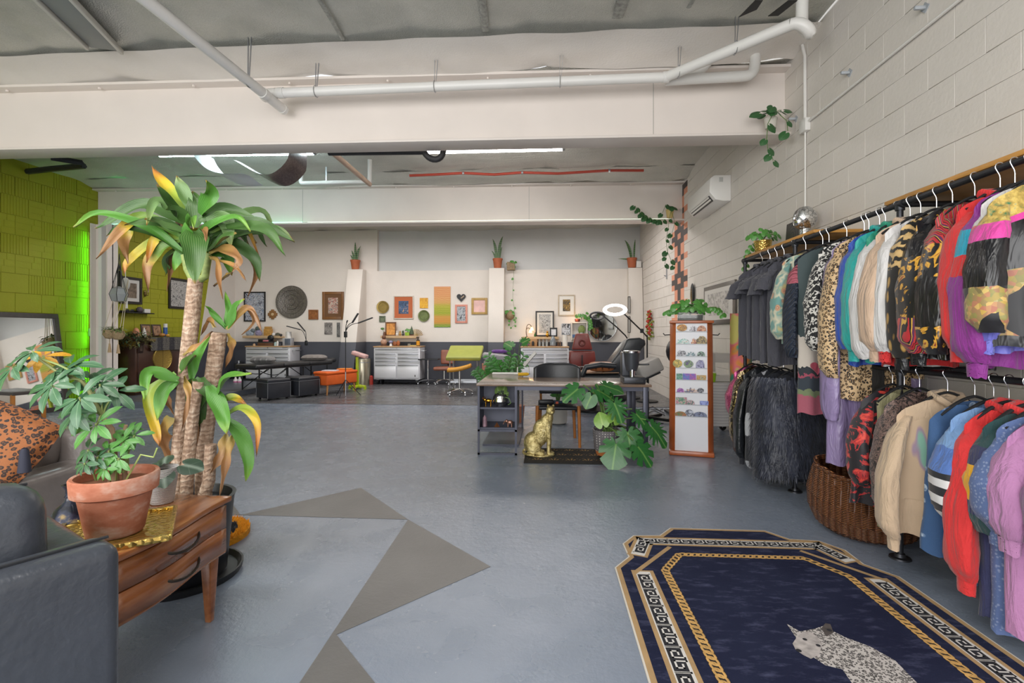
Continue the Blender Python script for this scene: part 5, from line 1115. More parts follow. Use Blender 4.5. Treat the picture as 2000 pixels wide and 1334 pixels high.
blobs('purple_geode', 'purple geode beside the pale rocks on the left shelf', 'crystal', (X12(505), 12.36, z), [('rock', 'ball', mat('8f88a5', .4, 0, .4, 25, .6, 30), (0, 0, .09), (.1, .06, .1), 8, 6), ('rock', 'ball', mat('4f5a55', .5, 0, .4, 25), (-.02, 0, .2), (.08, .05, .07), 8, 6)])
blobs('wooden_totem', 'carved yellow wood block on the left wall shelf', 'ornament', (X12(524), 12.36, z), [('block', 'box', mat('b88a45', .5, 0, .3, 20), -.1, .1, -.05, .05, 0, .2), ('top', 'box', mat('b88a45', .5, 0, .3, 20), -.08, .08, -.05, .05, .2, .26)])
blobs('stone_row', 'small pale and dark stones at the right end of the left shelf', 'stones', (X12(541), 12.36, z), [('stone', 'ball', M_WH, (-.09, 0, .05), .05, 10, 8), ('stone', 'ball', mat('5a5a4c', .6), (.02, 0, .05), (.07, .04, .05), 8, 6), ('stone', 'ball', mat('3a3a3a', .6), (.1, 0, .035), (.05, .04, .035), 8, 6)])
x0, x1, z = wshelf('middle wooden wall shelf above the white tool chest', 747, 817, 657)
picture('leaning_picture', 'amber picture in brown frame leaning on the middle shelf', (753, 629, 774, 656), art('amber_art', ((.35, 'b06a2a'), (.6, 'e0a050')), 6), '6a4428', .03, y=12.44)
blobs('small_vase_plant', 'tiny sprig in a brown vase at the left end of the middle shelf', 'vase', (X12(750.5), 12.36, z), [('vase', 'lathe', M_BR, [(0, 0), (.03, 0), (.035, .06), (.02, .12)], 10), ('sprig', 'ball', mat('4f7a3a', .6), (-.05, 0, .2), (.05, .02, .03), 8, 6), ('stalk', 'tube', M_STEM, [V((0, 0, .1)), V((-.05, 0, .19))], .005, 5)])
for i, (px, c1, lb) in enumerate(((776, 'd9d6d0', 'small white cat ornament'), (782, 'b08a4a', 'gold scallop ornament'), (788, '3a3a3c', 'black and white eye ornament'))):
    blobs('shelf_ornament', lb + ' on the middle shelf', 'ornament', (X12(px), 12.33 - .0 * i, z), [('body', 'ball', mat(c1, .4, 0, .2, 30), (0, 0, .055), (.035, .03, .055), 10, 8), ('head', 'ball', mat(c1, .4, 0, .2, 30), (.0, 0, .12), .024, 8, 6)])
t = blobs('green_pot_plant', 'leafy plant in a lime green cube pot on the middle shelf', 'potted plant', (X12(796), 12.37, z), [('pot', 'box', mat('8fb02a', .45), -.055, .055, -.05, .05, 0, .11)]); pothos_small = [(t, (0, 0, .11), 16, .13, [], .06)]
blobs('tree_ornament', 'dark pine tree shaped ornament on the middle shelf', 'ornament', (X12(804), 12.36, z), [('cone', 'lathe', mat('45563f', .6, 0, .3, 20), [(0, .28), (.05, .12), (.06, .06), (0, .05)], 8), ('base', 'box', M_BR, -.05, .05, -.03, .03, 0, .06)])
t = thing('gold_fan', 'pleated gold fan shell standing on the middle shelf', 'ornament', (X12(813), 12.37, z)); mb = MB()
for k in range(12):
    a = PI * (.05 + .9 * k / 11); mb.tube([V((0, 0, .01)), V((.17 * math.cos(a), 0, .02 + .17 * math.sin(a)))], [.003, .013], 5)
mb.obj('ribs', mat('b8a070', .35, .5), t)
x0, x1, z = wshelf('right wooden wall shelf with the glowing lamp', 1020, 1091, 659)
lp = thing('swan_lamp', 'bronze gooseneck lamp with glowing amber tulip shades on the right shelf', 'lamp', (X12(1029), 12.36, z)); M_BRZ = mat('4a3a2a', .4, .6)
L([(0, 0), (.05, 0), (.045, .015), (.012, .03)], 14).obj('base', M_BRZ, lp)
M_AMB = mat((1, .6, .18), .3, emit=5)
for dx, h_ in ((.13, .30), (.09, .22)):
    T(bez((0, 0, .02), (-.06, 0, h_ * 1.2), (dx * .6, 0, h_ * 1.35), (dx, -.02, h_ * .8), 12), .008, 8).obj('gooseneck', M_BRZ, lp); L([(.012, .04), (.035, .0), (.048, -.05), (.04, -.05)], 12, c=(dx, -.02, h_ * .75)).obj('shade', M_AMB, lp)
point_light('swan_lamp_glow', (X12(1029) + .12, 12.28, z + .2), 2.2, (1, .62, .25), .05)
blobs('green_bottle', 'small green bottle beside the glowing lamp', 'bottle', (X12(1045), 12.33, z), [('bottle', 'lathe', mat('2f6a35', .15, trans=.4), [(0, 0), (.025, 0), (.025, .07), (.01, .1), (.01, .13)], 10)])
picture('ink_print', 'tall black framed ink illustration on the right shelf', (1046, 607.5, 1082, 657), A_BW(), fw=.035, matw=.05, y=12.47)
picture('twin_photo', 'small black frame with two pale photos on the right shelf', (1073.6, 640, 1088.5, 657.5), mat('d9d9dc', .5, 0, .1, 20), fw=.035, y=12.36)
blobs('gold_idol', 'small gold figure on the right shelf in front of the frames', 'figurine', (X12(1069), 12.31, z), [('body', 'ball', M_GOLD, (0, 0, .06), (.04, .03, .06), 10, 8), ('head', 'ball', M_GOLD, (0, 0, .14), .03, 10, 8)])
cb = thing('wall_cubby', 'small white open cubby box on the back wall by the mirror', 'shelf', at(1131, 664, y=12.45)); M_CB = mat('dbd6ce', .5)
w_, h_ = .19, .43
B(-w_, w_, -.02, .1, 0, .02).obj('bottom', M_CB, cb); B(-w_, w_, -.1, .1, h_, h_ + .02).obj('top', M_CB, cb)
for s in (-1, 1): B(s * w_ - .01, s * w_ + .01, -.1, .1, 0, h_).obj('side', M_CB, cb)
B(-w_, w_, .09, .1, 0, h_).obj('back', M_CB, cb)
t = blobs('cubby_plant', 'pothos and small warm lamp on top of the white cubby', 'potted plant', at(1128, 632, y=12.4) + V((0, 0, .045)), [('pot', 'lathe', mat('7a3a2a', .5), [(0, 0), (.06, 0), (.07, .07), (.06, .07), (0, .05)], 12)])
pothos_small.append((t, (.1, 0, .08), 18, .2, [((.15, 0, .1), (.3, 0, .2), (.35, 0, .0), (.33, 0, -.15))], .075)); point_light('cubby_lamp_glow', at(1124, 622, y=12.3), 1.6, (1, .55, .22), .04)
t = blobs('cubby_bottle_plant', 'plant cutting in a pale jar inside the white cubby', 'potted plant', at(1136, 661, y=12.42) + V((0, 0, .02)), [('jar', 'lathe', M_GLASSB, [(0, 0), (.05, 0), (.055, .1), (.04, .13)], 12), ('cutting', 'ball', mat('6f7f45', .6, 0, .3, 30), (0, 0, .2), (.09, .03, .12), 10, 8)])
blobs('blue_box', 'small blue box inside the white cubby', 'box', at(1121, 661, y=12.38) + V((0, 0, .02)), [('box', 'box', mat('3f5f8a', .5), -.04, .04, -.03, .03, 0, .08)])
# wall planters with vines, snake plants on the buttresses
for lb, px, py, vv, n_ in (('upper wooden wall planter with a long hanging pothos vine', 998, 520, [[(.02, -.02, .1), (.08, -.04, .0), (.07, -.04, -.3), (.05, -.04, -.6), (.05, -.04, -.85), (.08, -.04, -1.05), (.1, -.04, -1.25), (.06, -.04, -1.35)]], 9), ('lower round cork wall planter with trailing pothos', 996, 616, [[(.05, -.05, 0), (.14, -.05, -.05), (.16, -.05, -.15), (.12, -.05, -.25), (.05, -.05, -.3)], [(-.05, -.05, 0), (-.04, -.05, -.12), (.0, -.05, -.22)]], 12)):
    c = at(px, py, y=12.45); t = thing('wall_planter', lb, 'planter', c); (B(-.1, .1, -.08, .1, -.1, .1) if py < 560 else MB().ball((0, 0, 0), (.12, .1, .12), 14, 10)).obj('holder', mat('8f7a5c', .7, 0, .2, 20, .3, 40), t); pothos_small.append((t, (0, -.04, .05), n_, .12, vv, .065))
def snake(label, x, y, z, blades, pr=.12):
    t = thing('snake_plant', label, 'potted plant', (x, y, z)); L([(0, 0), (pr * .75, 0), (pr, pr * 1.75), (pr * 1.08, pr * 1.75), (pr * 1.08, pr * 2.05), (pr * .95, pr * 2.05), (pr * .9, pr * 1.8), (0, pr * 1.7)], 20).obj('pot', mat('b0603c', .65, 0, .12, 10), t)
    g = G('snake_leaf'); g.out(g.ramp(g.wave(6, 'Z', 4, detail=2), (.3, '2f5230'), (.7, '5c7a45')), .4)
    for (dx, dy, dz, lx, ly, wd) in blades: MB().blade(bez((dx, dy, pr * 1.7), (dx, dy, pr * 1.7 + dz * .4), (dx + lx * .4, dy + ly * .4, pr * 1.7 + dz * .8), (dx + lx, dy + ly, pr * 1.7 + dz), 8), [wd * q for q in (.6, .8, .95, 1, 1, .9, .7, .4, .03)], (0, -1, 0), .25).obj('leaf', g.m, t, ang=80)
zt = 2.955
snake('tall snake plant in a terracotta pot on the left buttress', at(694, 524, y=12.42).x, 12.42, zt, [(0, 0, .52, .0, 0, .03), (.03, .02, .36, .05, 0, .028), (-.04, 0, .3, -.06, 0, .025), (-.06, .0, .18, -.08, 0, .02), (.05, 0, .42, .1, 0, .02)])
snake('leggy snake plant in a terracotta pot on the middle buttress', at(972, 522, y=12.42).x, 12.42, zt, [(-.03, 0, .55, -.1, 0, .035), (.02, 0, .62, .12, 0, .035), (.05, .02, .35, .06, 0, .025), (-.06, 0, .25, -.1, 0, .02)])
snake('sparse snake plant in a terracotta pot on the right buttress', at(1234, 519, y=12.42).x, 12.42, zt - .02, [(-.02, 0, .5, -.16, 0, .035), (.06, .02, .52, .03, 0, .022), (-.05, 0, .03, -.3, 0, .018), (.0, 0, .3, -.06, 0, .02)])
blobs('white_box', 'small white box beside the right snake plant', 'box', (at(1247, 519, y=12.4).x, 12.4, zt - .02), [('box', 'box', M_WH, -.06, .06, -.06, .06, 0, .16)])
# vines at the end of the middle beam and on the front beam
t = thing('beam_vine', 'trailing pothos in a small pot on the end of the middle beam', 'potted plant', (2.16, 8.62, 3.298)); L([(0, 0), (.05, 0), (.07, .14), (.06, .14), (0, .1)], 14).obj('pot', mat('c9b070', .5), t)
pothos_small.append((t, (0, -.03, .14), 4, .1, [[(-.02, -.06, .15), (-.1, -.12, .2), (-.16, -.14, .05)], [(0, -.08, .1), (-.05, -.14, -.05), (-.06, -.14, -.2), (-.1, -.14, -.4), (-.08, -.14, -.6), (-.02, -.14, -.75), (.04, -.14, -.85)], [(0, -.08, .1), (.05, -.14, -.1), (.0, -.14, -.3), (-.05, -.14, -.5), (-.1, -.14, -.7), (-.12, -.14, -.82)], [(-.1, -.12, -.05), (-.3, -.12, -.1), (-.5, -.1, .0), (-.62, -.1, .2)]], .1, True))
t = thing('front_beam_vine', 'dark leaved pothos trailing from the right end of the front beam', 'potted plant', (at(1508, 250, y=4.9).x, 4.93, 3.3)); L([(0, 0), (.05, 0), (.06, .1), (.05, .1), (0, .08)], 14).obj('pot', mat('cfcac0', .5), t)
pothos_small.append((t, (0, -.05, .1), 10, .11, [[(-.02, -.08, .1), (-.08, -.12, .0), (-.1, -.14, -.15), (-.09, -.14, -.24), (-.06, -.14, -.3), (-.04, -.14, -.36)], [(.05, -.08, .1), (.09, -.13, .02), (.1, -.13, -.08)]], .095, True))
for j in pothos_small: pothos(*j)
# ================================================================ tool chests
def chest(label, px, yf=11.9):
    x = at(px, 700, y=yf).x; t = thing('tool_chest', label, 'tool chest', (x, yf, .006), 0, 'white rolling tool chests'); W_, H0, H1, D = .585, .13, .93, .5; M_TC = mat('cfd0d6', .35, .1); M_HN = mat('8f9198', .3, .6)
    B(-W_, W_, 0, D, H0, H1).obj('body', M_TC, t, bevel=.008); B(-W_ - .01, W_ + .01, -.02, D + .01, H1, H1 + .03).obj('wooden_top', mat('b3906a', .5, 0, .12, 8), t, bevel=.004)
    def dr(a, b, z0, z1):
        d = B(a, b, -.014, .002, z0, z1).obj('drawer', mat('d6d7dc', .33, .1), t, bevel=.004); B(a + .01, b - .01, -.034, -.01, z1 - .028, z1 - .008).obj('handle', M_HN, d, bevel=.003)
    dr(-W_ + .03, W_ - .03, .80, .90)
    for a, b in ((-W_ + .03, -.02), (.02, W_ - .03)):
        for z0, z1 in ((.70, .785), (.615, .69), (.52, .605), (.165, .51)): dr(a, b, z0, z1)
    for sx in (-1, 1):
        for y in (.08, D - .08): MB().cyl((sx * .5 - .02, y, .065), (sx * .5 + .02, y, .065), .062, n=16).obj('caster', M_BLACK, t); B(sx * .5 - .035, sx * .5 + .035, y - .04, y + .04, .11, .13).obj('caster_plate', M_STEEL, t)
    T([V((W_, .1, .84)), V((W_ + .08, .1, .84)), V((W_ + .08, D - .1, .84)), V((W_, D - .1, .84))], .012, 8).obj('push_bar', M_STEEL, t)
    MB().cyl((0, -.018, .915), (0, 0, .915), .012).obj('lock', M_STEEL, t); B(W_ - .13, W_ - .11, -.016, -.013, .2, .25).obj('logo_mark', M_BLACK, t); B(W_ - .2, W_ - .06, -.003, -.001, .905, .92).obj('name_strip', M_HN, t)
    return x, yf + .2, .966
x1, yc, zc_ = chest('white tool chest behind the black massage table', 523)
x2, yc, zc_ = chest('white tool chest left of the brown wheeled chair', 775)
x3, yc, zc_ = chest('white tool chest behind the maroon chair', 1064)
M_DW = mat('5f3f2a', .5, 0, .2, 12)
blobs('wooden_case', 'dark wooden case stacked with gadgets on the left tool chest', 'box', (x1 - .12, yc, zc_), [('box', 'box', M_DW, -.2, .2, -.12, .12, 0, .07), ('tray', 'box', mat('3a3634', .5), -.22, .2, -.12, .12, .07, .1), ('lid', 'box', M_BLACK, -.2, .1, -.1, .1, .1, .17), ('pink_tool', 'box', mat('c97a86', .4), -.06, .08, -.12, -.1, .11, .15), ('black_bag', 'ball', M_BLACK, (.08, 0, .2), (.09, .06, .08), 8, 6)])
blobs('white_dispenser', 'white and grey dispenser box on the left tool chest', 'dispenser', (x1 + .44, yc, zc_), [('box', 'box', mat('a5a6aa', .4), -.12, .1, -.08, .08, 0, .2), ('screen', 'box', mat('5a6270', .3), -.06, .09, -.084, -.08, .02, .18), ('roll', 'lathe', M_WH, [(0, .2), (.07, .2), (.07, .36), (0, .36)], 16)])
for i, (dx, c_, h_, lb) in enumerate(((.14, 'a9c4c4', .1, 'pale aqua cup'), (.2, 'd9d9d6', .13, 'white spray bottle'), (.27, '3a3c42', .08, 'short black jar'), (-.42, 'c9a884', .06, 'small tan dish'))):
    blobs('bottle', lb + ' on the left tool chest', 'bottle', (x1 + dx, yc - .1, zc_), [('vessel', 'lathe', mat(c_, .35), [(0, 0), (.03, 0), (.032, h_ * .7), (.015, h_ * .85), (.015, h_), (0, h_)], 12)])
blobs('buddha_figure', 'brown carved sitting figure on the middle tool chest', 'figurine', (x2 - .38, yc - .05, zc_), [('base', 'lathe', M_BR, [(0, 0), (.08, 0), (.08, .03), (0, .03)], 14), ('body', 'ball', mat('b08a74', .5, 0, .2, 20), (0, 0, .1), (.085, .07, .08), 12, 8), ('head', 'ball', M_BR, (0, 0, .22), (.05, .05, .06), 12, 8)])
blobs('mushroom_ornament', 'pale violet mushroom on the middle tool chest', 'ornament', (x2 - .2, yc - .05, zc_), [('stalk', 'lathe', M_WH, [(0, 0), (.04, 0), (.025, .08), (0, .08)], 12), ('cap', 'ball', mat('8a86a5', .5), (0, 0, .1), (.055, .055, .04), 12, 8)])
blobs('wooden_hearts', 'two small brown wooden discs on the middle tool chest', 'ornament', (x2 - .05, yc - .05, zc_), [('disc', 'ball', mat('8a4f2c', .5), (-.05, 0, .06), (.055, .02, .06), 12, 8), ('disc', 'ball', mat('a05a2c', .5), (.04, 0, .07), (.045, .02, .07), 12, 8)])
blobs('stone_cup', 'small grey stone cup on the middle tool chest', 'cup', (x2 + .27, yc - .05, zc_), [('cup', 'lathe', mat('8a8882', .6), [(0, 0), (.035, 0), (.04, .06), (.03, .06), (0, .02)], 12)])
blobs('pump_bottle', 'yellow labelled black pump bottle on the middle tool chest', 'bottle', (x2 + .5, yc - .05, zc_), [('bottle', 'lathe', mat('3a2c1c', .3), [(0, 0), (.045, 0), (.045, .15), (.015, .17), (.015, .2)], 14), ('label', 'lathe', mat('d8951f', .5), [(.046, .02), (.046, .13)], 14), ('pump', 'box', M_BLACK, -.05, .015, -.015, .015, .2, .225)])
blobs('folded_cloth', 'folded yellow cloth on the middle tool chest', 'cloth', (x2 + .36, yc + .02, zc_), [('cloth', 'box', mat('c9b06a', .8), -.12, .12, -.1, .1, 0, .02)])
blobs('cardboard_box', 'open cardboard box with purple rolls on the right tool chest', 'box', (x3 - .36, yc, zc_), [('box', 'box', mat('a98158', .7), -.17, .17, -.08, .08, 0, .18), ('purple_roll', 'lathe', mat('a04f9a', .5), [(0, .03), (.05, .03), (.05, .1), (0, .1)], 12, (-.07, -.1, 0)), ('ink_bottle', 'lathe', M_BLACK, [(0, .02), (.03, .02), (.03, .1), (.01, .13), (0, .13)], 12, (.07, -.1, 0))])
for k in range(3): blobs('squeeze_bottle', ('leftmost', 'middle', 'rightmost')[k] + ' clear squeeze bottle on the right tool chest', 'bottle', (x3 - .13 + .09 * k, yc, zc_), [('bottle', 'lathe', M_GLASSB, [(0, 0), (.034, 0), (.034, .1), (.012, .13), (.008, .18), (0, .18)], 12)])
blobs('glass_dome', 'clear glass dome ornament on the right tool chest', 'ornament', (x3 + .2, yc, zc_), [('dome', 'lathe', mat('b9c4cc', .08, trans=.6), [(.075, 0), (.08, .1), (.06, .2), (.02, .25), (0, .25)], 18), ('base', 'lathe', M_BR, [(0, 0), (.085, 0), (.085, .02)], 18)])
blobs('paper_roll', 'white paper towel roll on the right tool chest', 'paper roll', (x3 + .5, yc + .02, zc_), [('roll', 'lathe', mat('dedcd6', .8), [(.02, 0), (.065, 0), (.065, .28), (.02, .28)], 18)])
for k in range(2): blobs('brown_dropper', ('left', 'right')[k] + ' brown dropper bottle on the right tool chest', 'bottle', (x3 + .33 + .05 * k, yc - .08, zc_), [('bottle', 'lathe', mat('5a3a20', .25), [(0, 0), (.018, 0), (.018, .08), (.008, .1), (.008, .13)], 10)])
# ================================================================ treatment furniture of the back bay
mt = thing('massage_table', 'black folding massage table with folding legs in the back bay', 'massage table', (-5.78, 10.55, .006), math.radians(67)); M_BV = mat('2b2c2f', .35, 0, .1, 8, .12, 80)
for a, b in ((-1.0, -.34), (-.33, .34), (.35, 1.0)): B(a, b, -.34, .34, .56, .635).obj('cushion', M_BV, mt, bevel=.025, seg=3)
B(-.98, .98, -.32, .32, .535, .56).obj('deck', mat('1b1b1d', .6), mt)
T([V((1.0 + .17 + .13 * math.cos(a), .14 * math.sin(a), .62)) for a in [2 * PI * k / 20 for k in range(20)]], .05, 10, closed=True).obj('face_cradle', M_BV, mt)
for x in (-.88, -.2, .2, .88):
    for s in (-1, 1): T([V((x, s * .27, 0)), V((x, s * .27, .54))], .016, 8).obj('leg', M_BLACKM, mt)
    T([V((x, -.27, .3)), V((x, .27, .3))], .01, 6).obj('brace', M_BLACKM, mt)
for s in (-1, 1): T(bez((-.85, s * .27, .5), (-.6, s * .27, .36), (-.4, s * .27, .36), (-.22, s * .27, .52), 8), .009, 6).obj('truss_arch', M_BLACKM, mt); T([V((-.86, s * .27, .12)), V((-.25, s * .27, .52))], .009, 6).obj('brace', M_BLACKM, mt); T([V((.86, s * .27, .12)), V((.25, s * .27, .52))], .009, 6).obj('brace', M_BLACKM, mt)
def cushion(name, label, loc, sz, m, rz=0, tilt=0, cat='pillow'):
    t = thing(name, label, cat, loc, rz)
    def fn(u, v):
        a, b = 2 * u - 1, 2 * v - 1; return a, b
    mb = MB()
    for s in (1, -1): mb.grid(lambda u, v: ((2 * u - 1) * sz[0] * (1 - .06 * (2 * v - 1) ** 2), (2 * v - 1) * sz[1] * (1 - .06 * (2 * u - 1) ** 2), s * sz[2] * ((1 - (2 * u - 1) ** 4) * (1 - (2 * v - 1) ** 4)) ** .5 + .01 * noisef(u * 4, v * 4, s) * sz[2] * 8), 16, 12)
    o = mb.obj('cover', m, t, ang=80); o.rotation_euler[0] = tilt; o.location[2] = sz[2] * .95 if not tilt else sz[1] * abs(math.sin(tilt)) * .95
    return t
M_GRF = fabric('6a6867', .6, .3, 60, .15)
cushion('grey_pillow', 'grey crumpled velvet pillow on the near end of the massage table', (-6.0, 9.98, .645), (.24, .16, .08), mat('5d5c5c', .6, 0, .3, 8, .4, 20, sheen=.5), .2)
cushion('grey_pillow', 'smooth grey pillow on the far end of the massage table', (-5.47, 11.2, .645), (.28, .17, .07), mat('77706c', .6, 0, .12, 8, .2, 30, sheen=.3), .1)
def ottoman(label, x, y, rz, s=.225):
    t = thing('storage_ottoman', label, 'ottoman', (x, y, .006), rz, 'black storage ottomans'); M_OT = mat('2c2e35', .4, 0, .1, 8, .15, 70)
    B(-s, s, -s, s, .035, .33).obj('body', M_OT, t, bevel=.012); B(-s - .005, s + .005, -s - .005, s + .005, .335, .40).obj('lid', M_OT, t, bevel=.02, seg=3)
    for a in (-1, 1):
        for b in (-1, 1): T([V((a * s, b * s, .04)), V((a * s, b * s, .33))], .006, 5).obj('piping', mat('6a6c72', .5), t); MB().cyl((a * (s - .05), b * (s - .05) - .015, .02), (a * (s - .05), b * (s - .05) + .015, .02), .02, n=10).obj('caster', M_BLACK, t)
    T([V((a * (s + .004), b * (s + .004), .333)) for a, b in ((-1, -1), (1, -1), (1, 1), (-1, 1))], .006, 5, closed=True).obj('piping', mat('6a6c72', .5), t)
ottoman('black storage ottoman in front of the massage table leg', -5.32, 9.2, math.radians(-33))
ottoman('black storage ottoman beside the orange bench', -4.97, 9.66, math.radians(-28), .235)
bn = thing('orange_bench', 'bright orange upholstered bench with tapered wooden legs', 'bench', (-4.50, 10.2, .006), math.radians(66)); M_OR = mat('d9601f', .7, 0, .08, 8, .2, 90)
B(-.42, .42, -.2, .2, .2, .42).obj('upholstery', M_OR, bn, bevel=.03, seg=3); B(-.43, .43, -.21, .21, .42, .48).obj('lid_cushion', M_OR, bn, bevel=.025, seg=3)
for a in (-1, 1):
    for b in (-1, 1): T([V((a * .36, b * .15, .2)), V((a * .39, b * .17, 0))], [.024, .013], 8).obj('leg', mat('b07a45', .45), bn)
blobs('magazine', 'pale magazine lying on the orange bench', 'magazine', (-4.56, 10.06, .487), [('pages', 'box', mat('c9cbd6', .5), -.15, .15, -.1, .1, 0, .02)])
blobs('orange_cloth', 'folded orange cloth on the far end of the orange bench', 'cloth', (-4.40, 10.42, .487), [('cloth', 'box', mat('d9822f', .8), -.14, .14, -.1, .1, 0, .03)])
# panel lamps
def panel_lamp(name, label, base, zt, arms, tripod=True):
    t = thing(name, label, 'lamp', base); 
    if tripod:
        for k in range(3):
            a = -PI / 2 + k * 2 * PI / 3; T([V((0, 0, .34)), V((.3 * math.cos(a), .3 * math.sin(a), 0.005))], .008, 6).obj('tripod_leg', M_BLACKM, t)
        T([V((0, 0, .01)), V((0, 0, .5))], .012, 8).obj('lower_tube', M_STEEL, t)
    T([V((0, 0, .2 if tripod else 0)), V((0, 0, zt))], .009, 8).obj('pole', M_BLACKM, t); B(-.03, .03, -.02, .02, zt - .12, zt).obj('control_box', M_BLACKM, t, bevel=.004)
    for (ex, ez, px_, pz, w) in arms:
        T(bez((0, 0, zt - .02), (ex * .1, 0, zt + .12), (ex * .6, 0, ez), (ex, 0, ez), 8), .007, 6).obj('gooseneck', M_BLACKM, t)
        MB().bar((ex, -.02, ez), (px_, -.02, pz), w, .022).obj('led_panel', M_BLACKM, t, bevel=.004)
        if w > .03: MB().bar(V((ex, -.033, ez)).lerp(V((px_, -.033, pz)), .06), V((ex, -.033, ez)).lerp(V((px_, -.033, pz)), .94), w * .75, .004).obj('diffuser', mat('77787a', .5), t)
p = at(675, 774, z=.006)
panel_lamp('tripod_lamp', 'black tripod lamp with two folding LED panels by the orange bench', (p.x, p.y, .006), 1.32, [(.15, 1.5, .27, 1.69, .06), (.27, 1.49, .57, 1.60, .06), (.03, 1.5, .05, 1.55, .025)])
panel_lamp('clamp_lamp', 'black clamp lamp with two LED panels above the left tool chest', (at(598, 668, y=12.0).x, 12.0, 1.0), .1, [(-.15, .38, -.5, .47, .05), (-.02, .34, -.22, .57, .05)], False)
gs = thing('arm_rest_stand', 'chartreuse metal arm rest stand with a pink wrapped pad', 'arm rest', (at(698, 760, z=.006).x, at(698, 760, z=.006).y, .006)); M_CH = mat('b5cc1c', .45)
B(-.03, .03, -.03, .03, .05, .74).obj('post', M_CH, gs, bevel=.006); B(-.19, .19, -.03, .03, .04, .09).obj('cross_foot', M_CH, gs, bevel=.006); B(-.03, .03, -.19, .19, .04, .09).obj('cross_foot', M_CH, gs, bevel=.006)
for a, b in ((-.18, 0), (.18, 0), (0, -.18), (0, .18)): B(a - .025, a + .025, b - .025, b + .025, 0, .06).obj('foot', M_CH, gs)
MB().cbox((.06, 0, .79), (.36, .18, .09), ry=.3).obj('pad', mat('c9a3a0', .5, 0, .2, 12), gs, bevel=.025, seg=3)
p = at(706, 752, z=.006); tc = thing('trash_can', 'tall brushed steel trash can by the left buttress', 'trash can', (p.x, p.y + .1, .006)); L([(0, 0), (.185, 0), (.19, .62), (.18, .65), (0, .655)], 28).obj('body', mat('b0aa98', .28, .85, .05, 4), tc); L([(.192, .55), (.192, .57)], 28).obj('band', M_STEEL, tc)
p = at(724, 751, z=.006); blobs('red_canister', 'red canister on the floor beside the steel trash can', 'canister', (p.x, p.y, .006), [('can', 'lathe', mat('a8342a', .4), [(0, 0), (.06, 0), (.06, .2), (.03, .23), (0, .23)], 14), ('cap', 'lathe', M_BLACK, [(0, .23), (.03, .23), (.03, .26), (0, .26)], 12)])
for k, (px, c1) in enumerate(((460, 'dcd6d6'), (468, 'd9d4d8'))): 
    p = at(px, 754, z=.006); blobs('solution_bottle', ('left', 'right')[k] + ' white bottle with pink label on the floor by the left tool chest', 'bottle', (p.x, p.y, .006), [('bottle', 'lathe', mat(c1, .4), [(0, 0), (.05, 0), (.05, .15), (.02, .19), (.02, .22), (0, .22)], 14), ('label', 'lathe', M_PK, [(.051, .04), (.051, .12)], 14)])
p = at(455, 748, z=.006); blobs('black_compressor', 'black machine with hoses on the floor left of the left tool chest', 'machine', (p.x, p.y + .25, .006), [('body', 'box', M_BLACKM, -.22, .16, -.15, .15, .0, .3), ('drum', 'lathe', mat('4a4b50', .35, .5), [(0, .3), (.12, .3), (.12, .5), (0, .52)], 16), ('gauge', 'lathe', M_STEEL, [(0, .5), (.05, .5), (.05, .56), (0, .57)], 12)])
# wheeled seats and the green tray table
def star_base(t, r, z, m, n=5, a0=.3):
    for k in range(n):
        a = a0 + k * 2 * PI / n; T(bez((0, 0, z + .03), (r * .4 * math.cos(a), r * .4 * math.sin(a), z + .035), (r * .8 * math.cos(a), r * .8 * math.sin(a), z + .02), (r * math.cos(a), r * math.sin(a), z - .02), 6), [.022] * 4 + [.018, .016, .014], 8).obj('base_spoke', m, t)
        MB().cyl((r * math.cos(a) - .012, r * math.sin(a), .028), (r * math.cos(a) + .012, r * math.sin(a), .028), .028, n=12).obj('caster', M_STEEL, t)
p = at(900, 770, z=.006); st = thing('saddle_stool', 'mustard yellow saddle stool on chrome casters', 'stool', (p.x, p.y - .15, .006)); star_base(st, .27, .09, M_CHROME); MB().cyl((0, 0, .1), (0, 0, .5), .022).obj('gas_lift', M_CHROME, st)
MB().grid(lambda u, v: (.23 * (2 * u - 1), .17 * (2 * v - 1) * (1 - .2 * u), .52 + .09 * u * u + .03 * (1 - (2 * v - 1) ** 2) + .02), 14, 10).obj('seat', mat('d0932f', .45, 0, .06, 8), st).modifiers.new('t', 'SOLIDIFY').thickness = .06
p = at(866, 752, z=.006); st = thing('wheeled_chair', 'brown leather wheeled chair behind the green tray table', 'chair', (p.x, p.y + .1, .006)); M_BRL = mat('8f5a48', .4, 0, .12, 8); star_base(st, .28, .09, M_CHROME); MB().cyl((0, 0, .1), (0, 0, .36), .025).obj('gas_lift', M_CHROME, st)
B(-.24, .24, -.22, .22, .36, .45).obj('seat', M_BRL, st, bevel=.04, seg=3); MB().cbox((.05, .22, .68), (.36, .08, .36), rx=-.12).obj('backrest', M_BRL, st, bevel=.035, seg=3); T([V((.05, .2, .4)), V((.05, .27, .55))], .015, 6).obj('back_arm', M_BLACKM, st)
p = at(834, 752, z=.006); st = thing('side_tray', 'small black tray table on a chrome caster base', 'tray table', (p.x, p.y + .1, .006)); star_base(st, .24, .08, mat('5a5b60', .35, .6), 4); MB().cyl((0, 0, .08), (0, 0, .62), .018).obj('pole', M_CHROME, st); B(-.22, .28, -.14, .14, .62, .645).obj('tray', M_BLACKM, st, bevel=.006)
gt = thing('green_work_table', 'tilted olive green padded work table on steel legs', 'table', (at(906, 761, y=10.2).x, 10.35, .006)); M_OLV = mat('9a9f4a', .4, 0, .08, 8)
MB().cbox((0, 0, .86), (.74, .6, .09), rx=.42).obj('padded_top', M_OLV, gt, bevel=.03, seg=3)
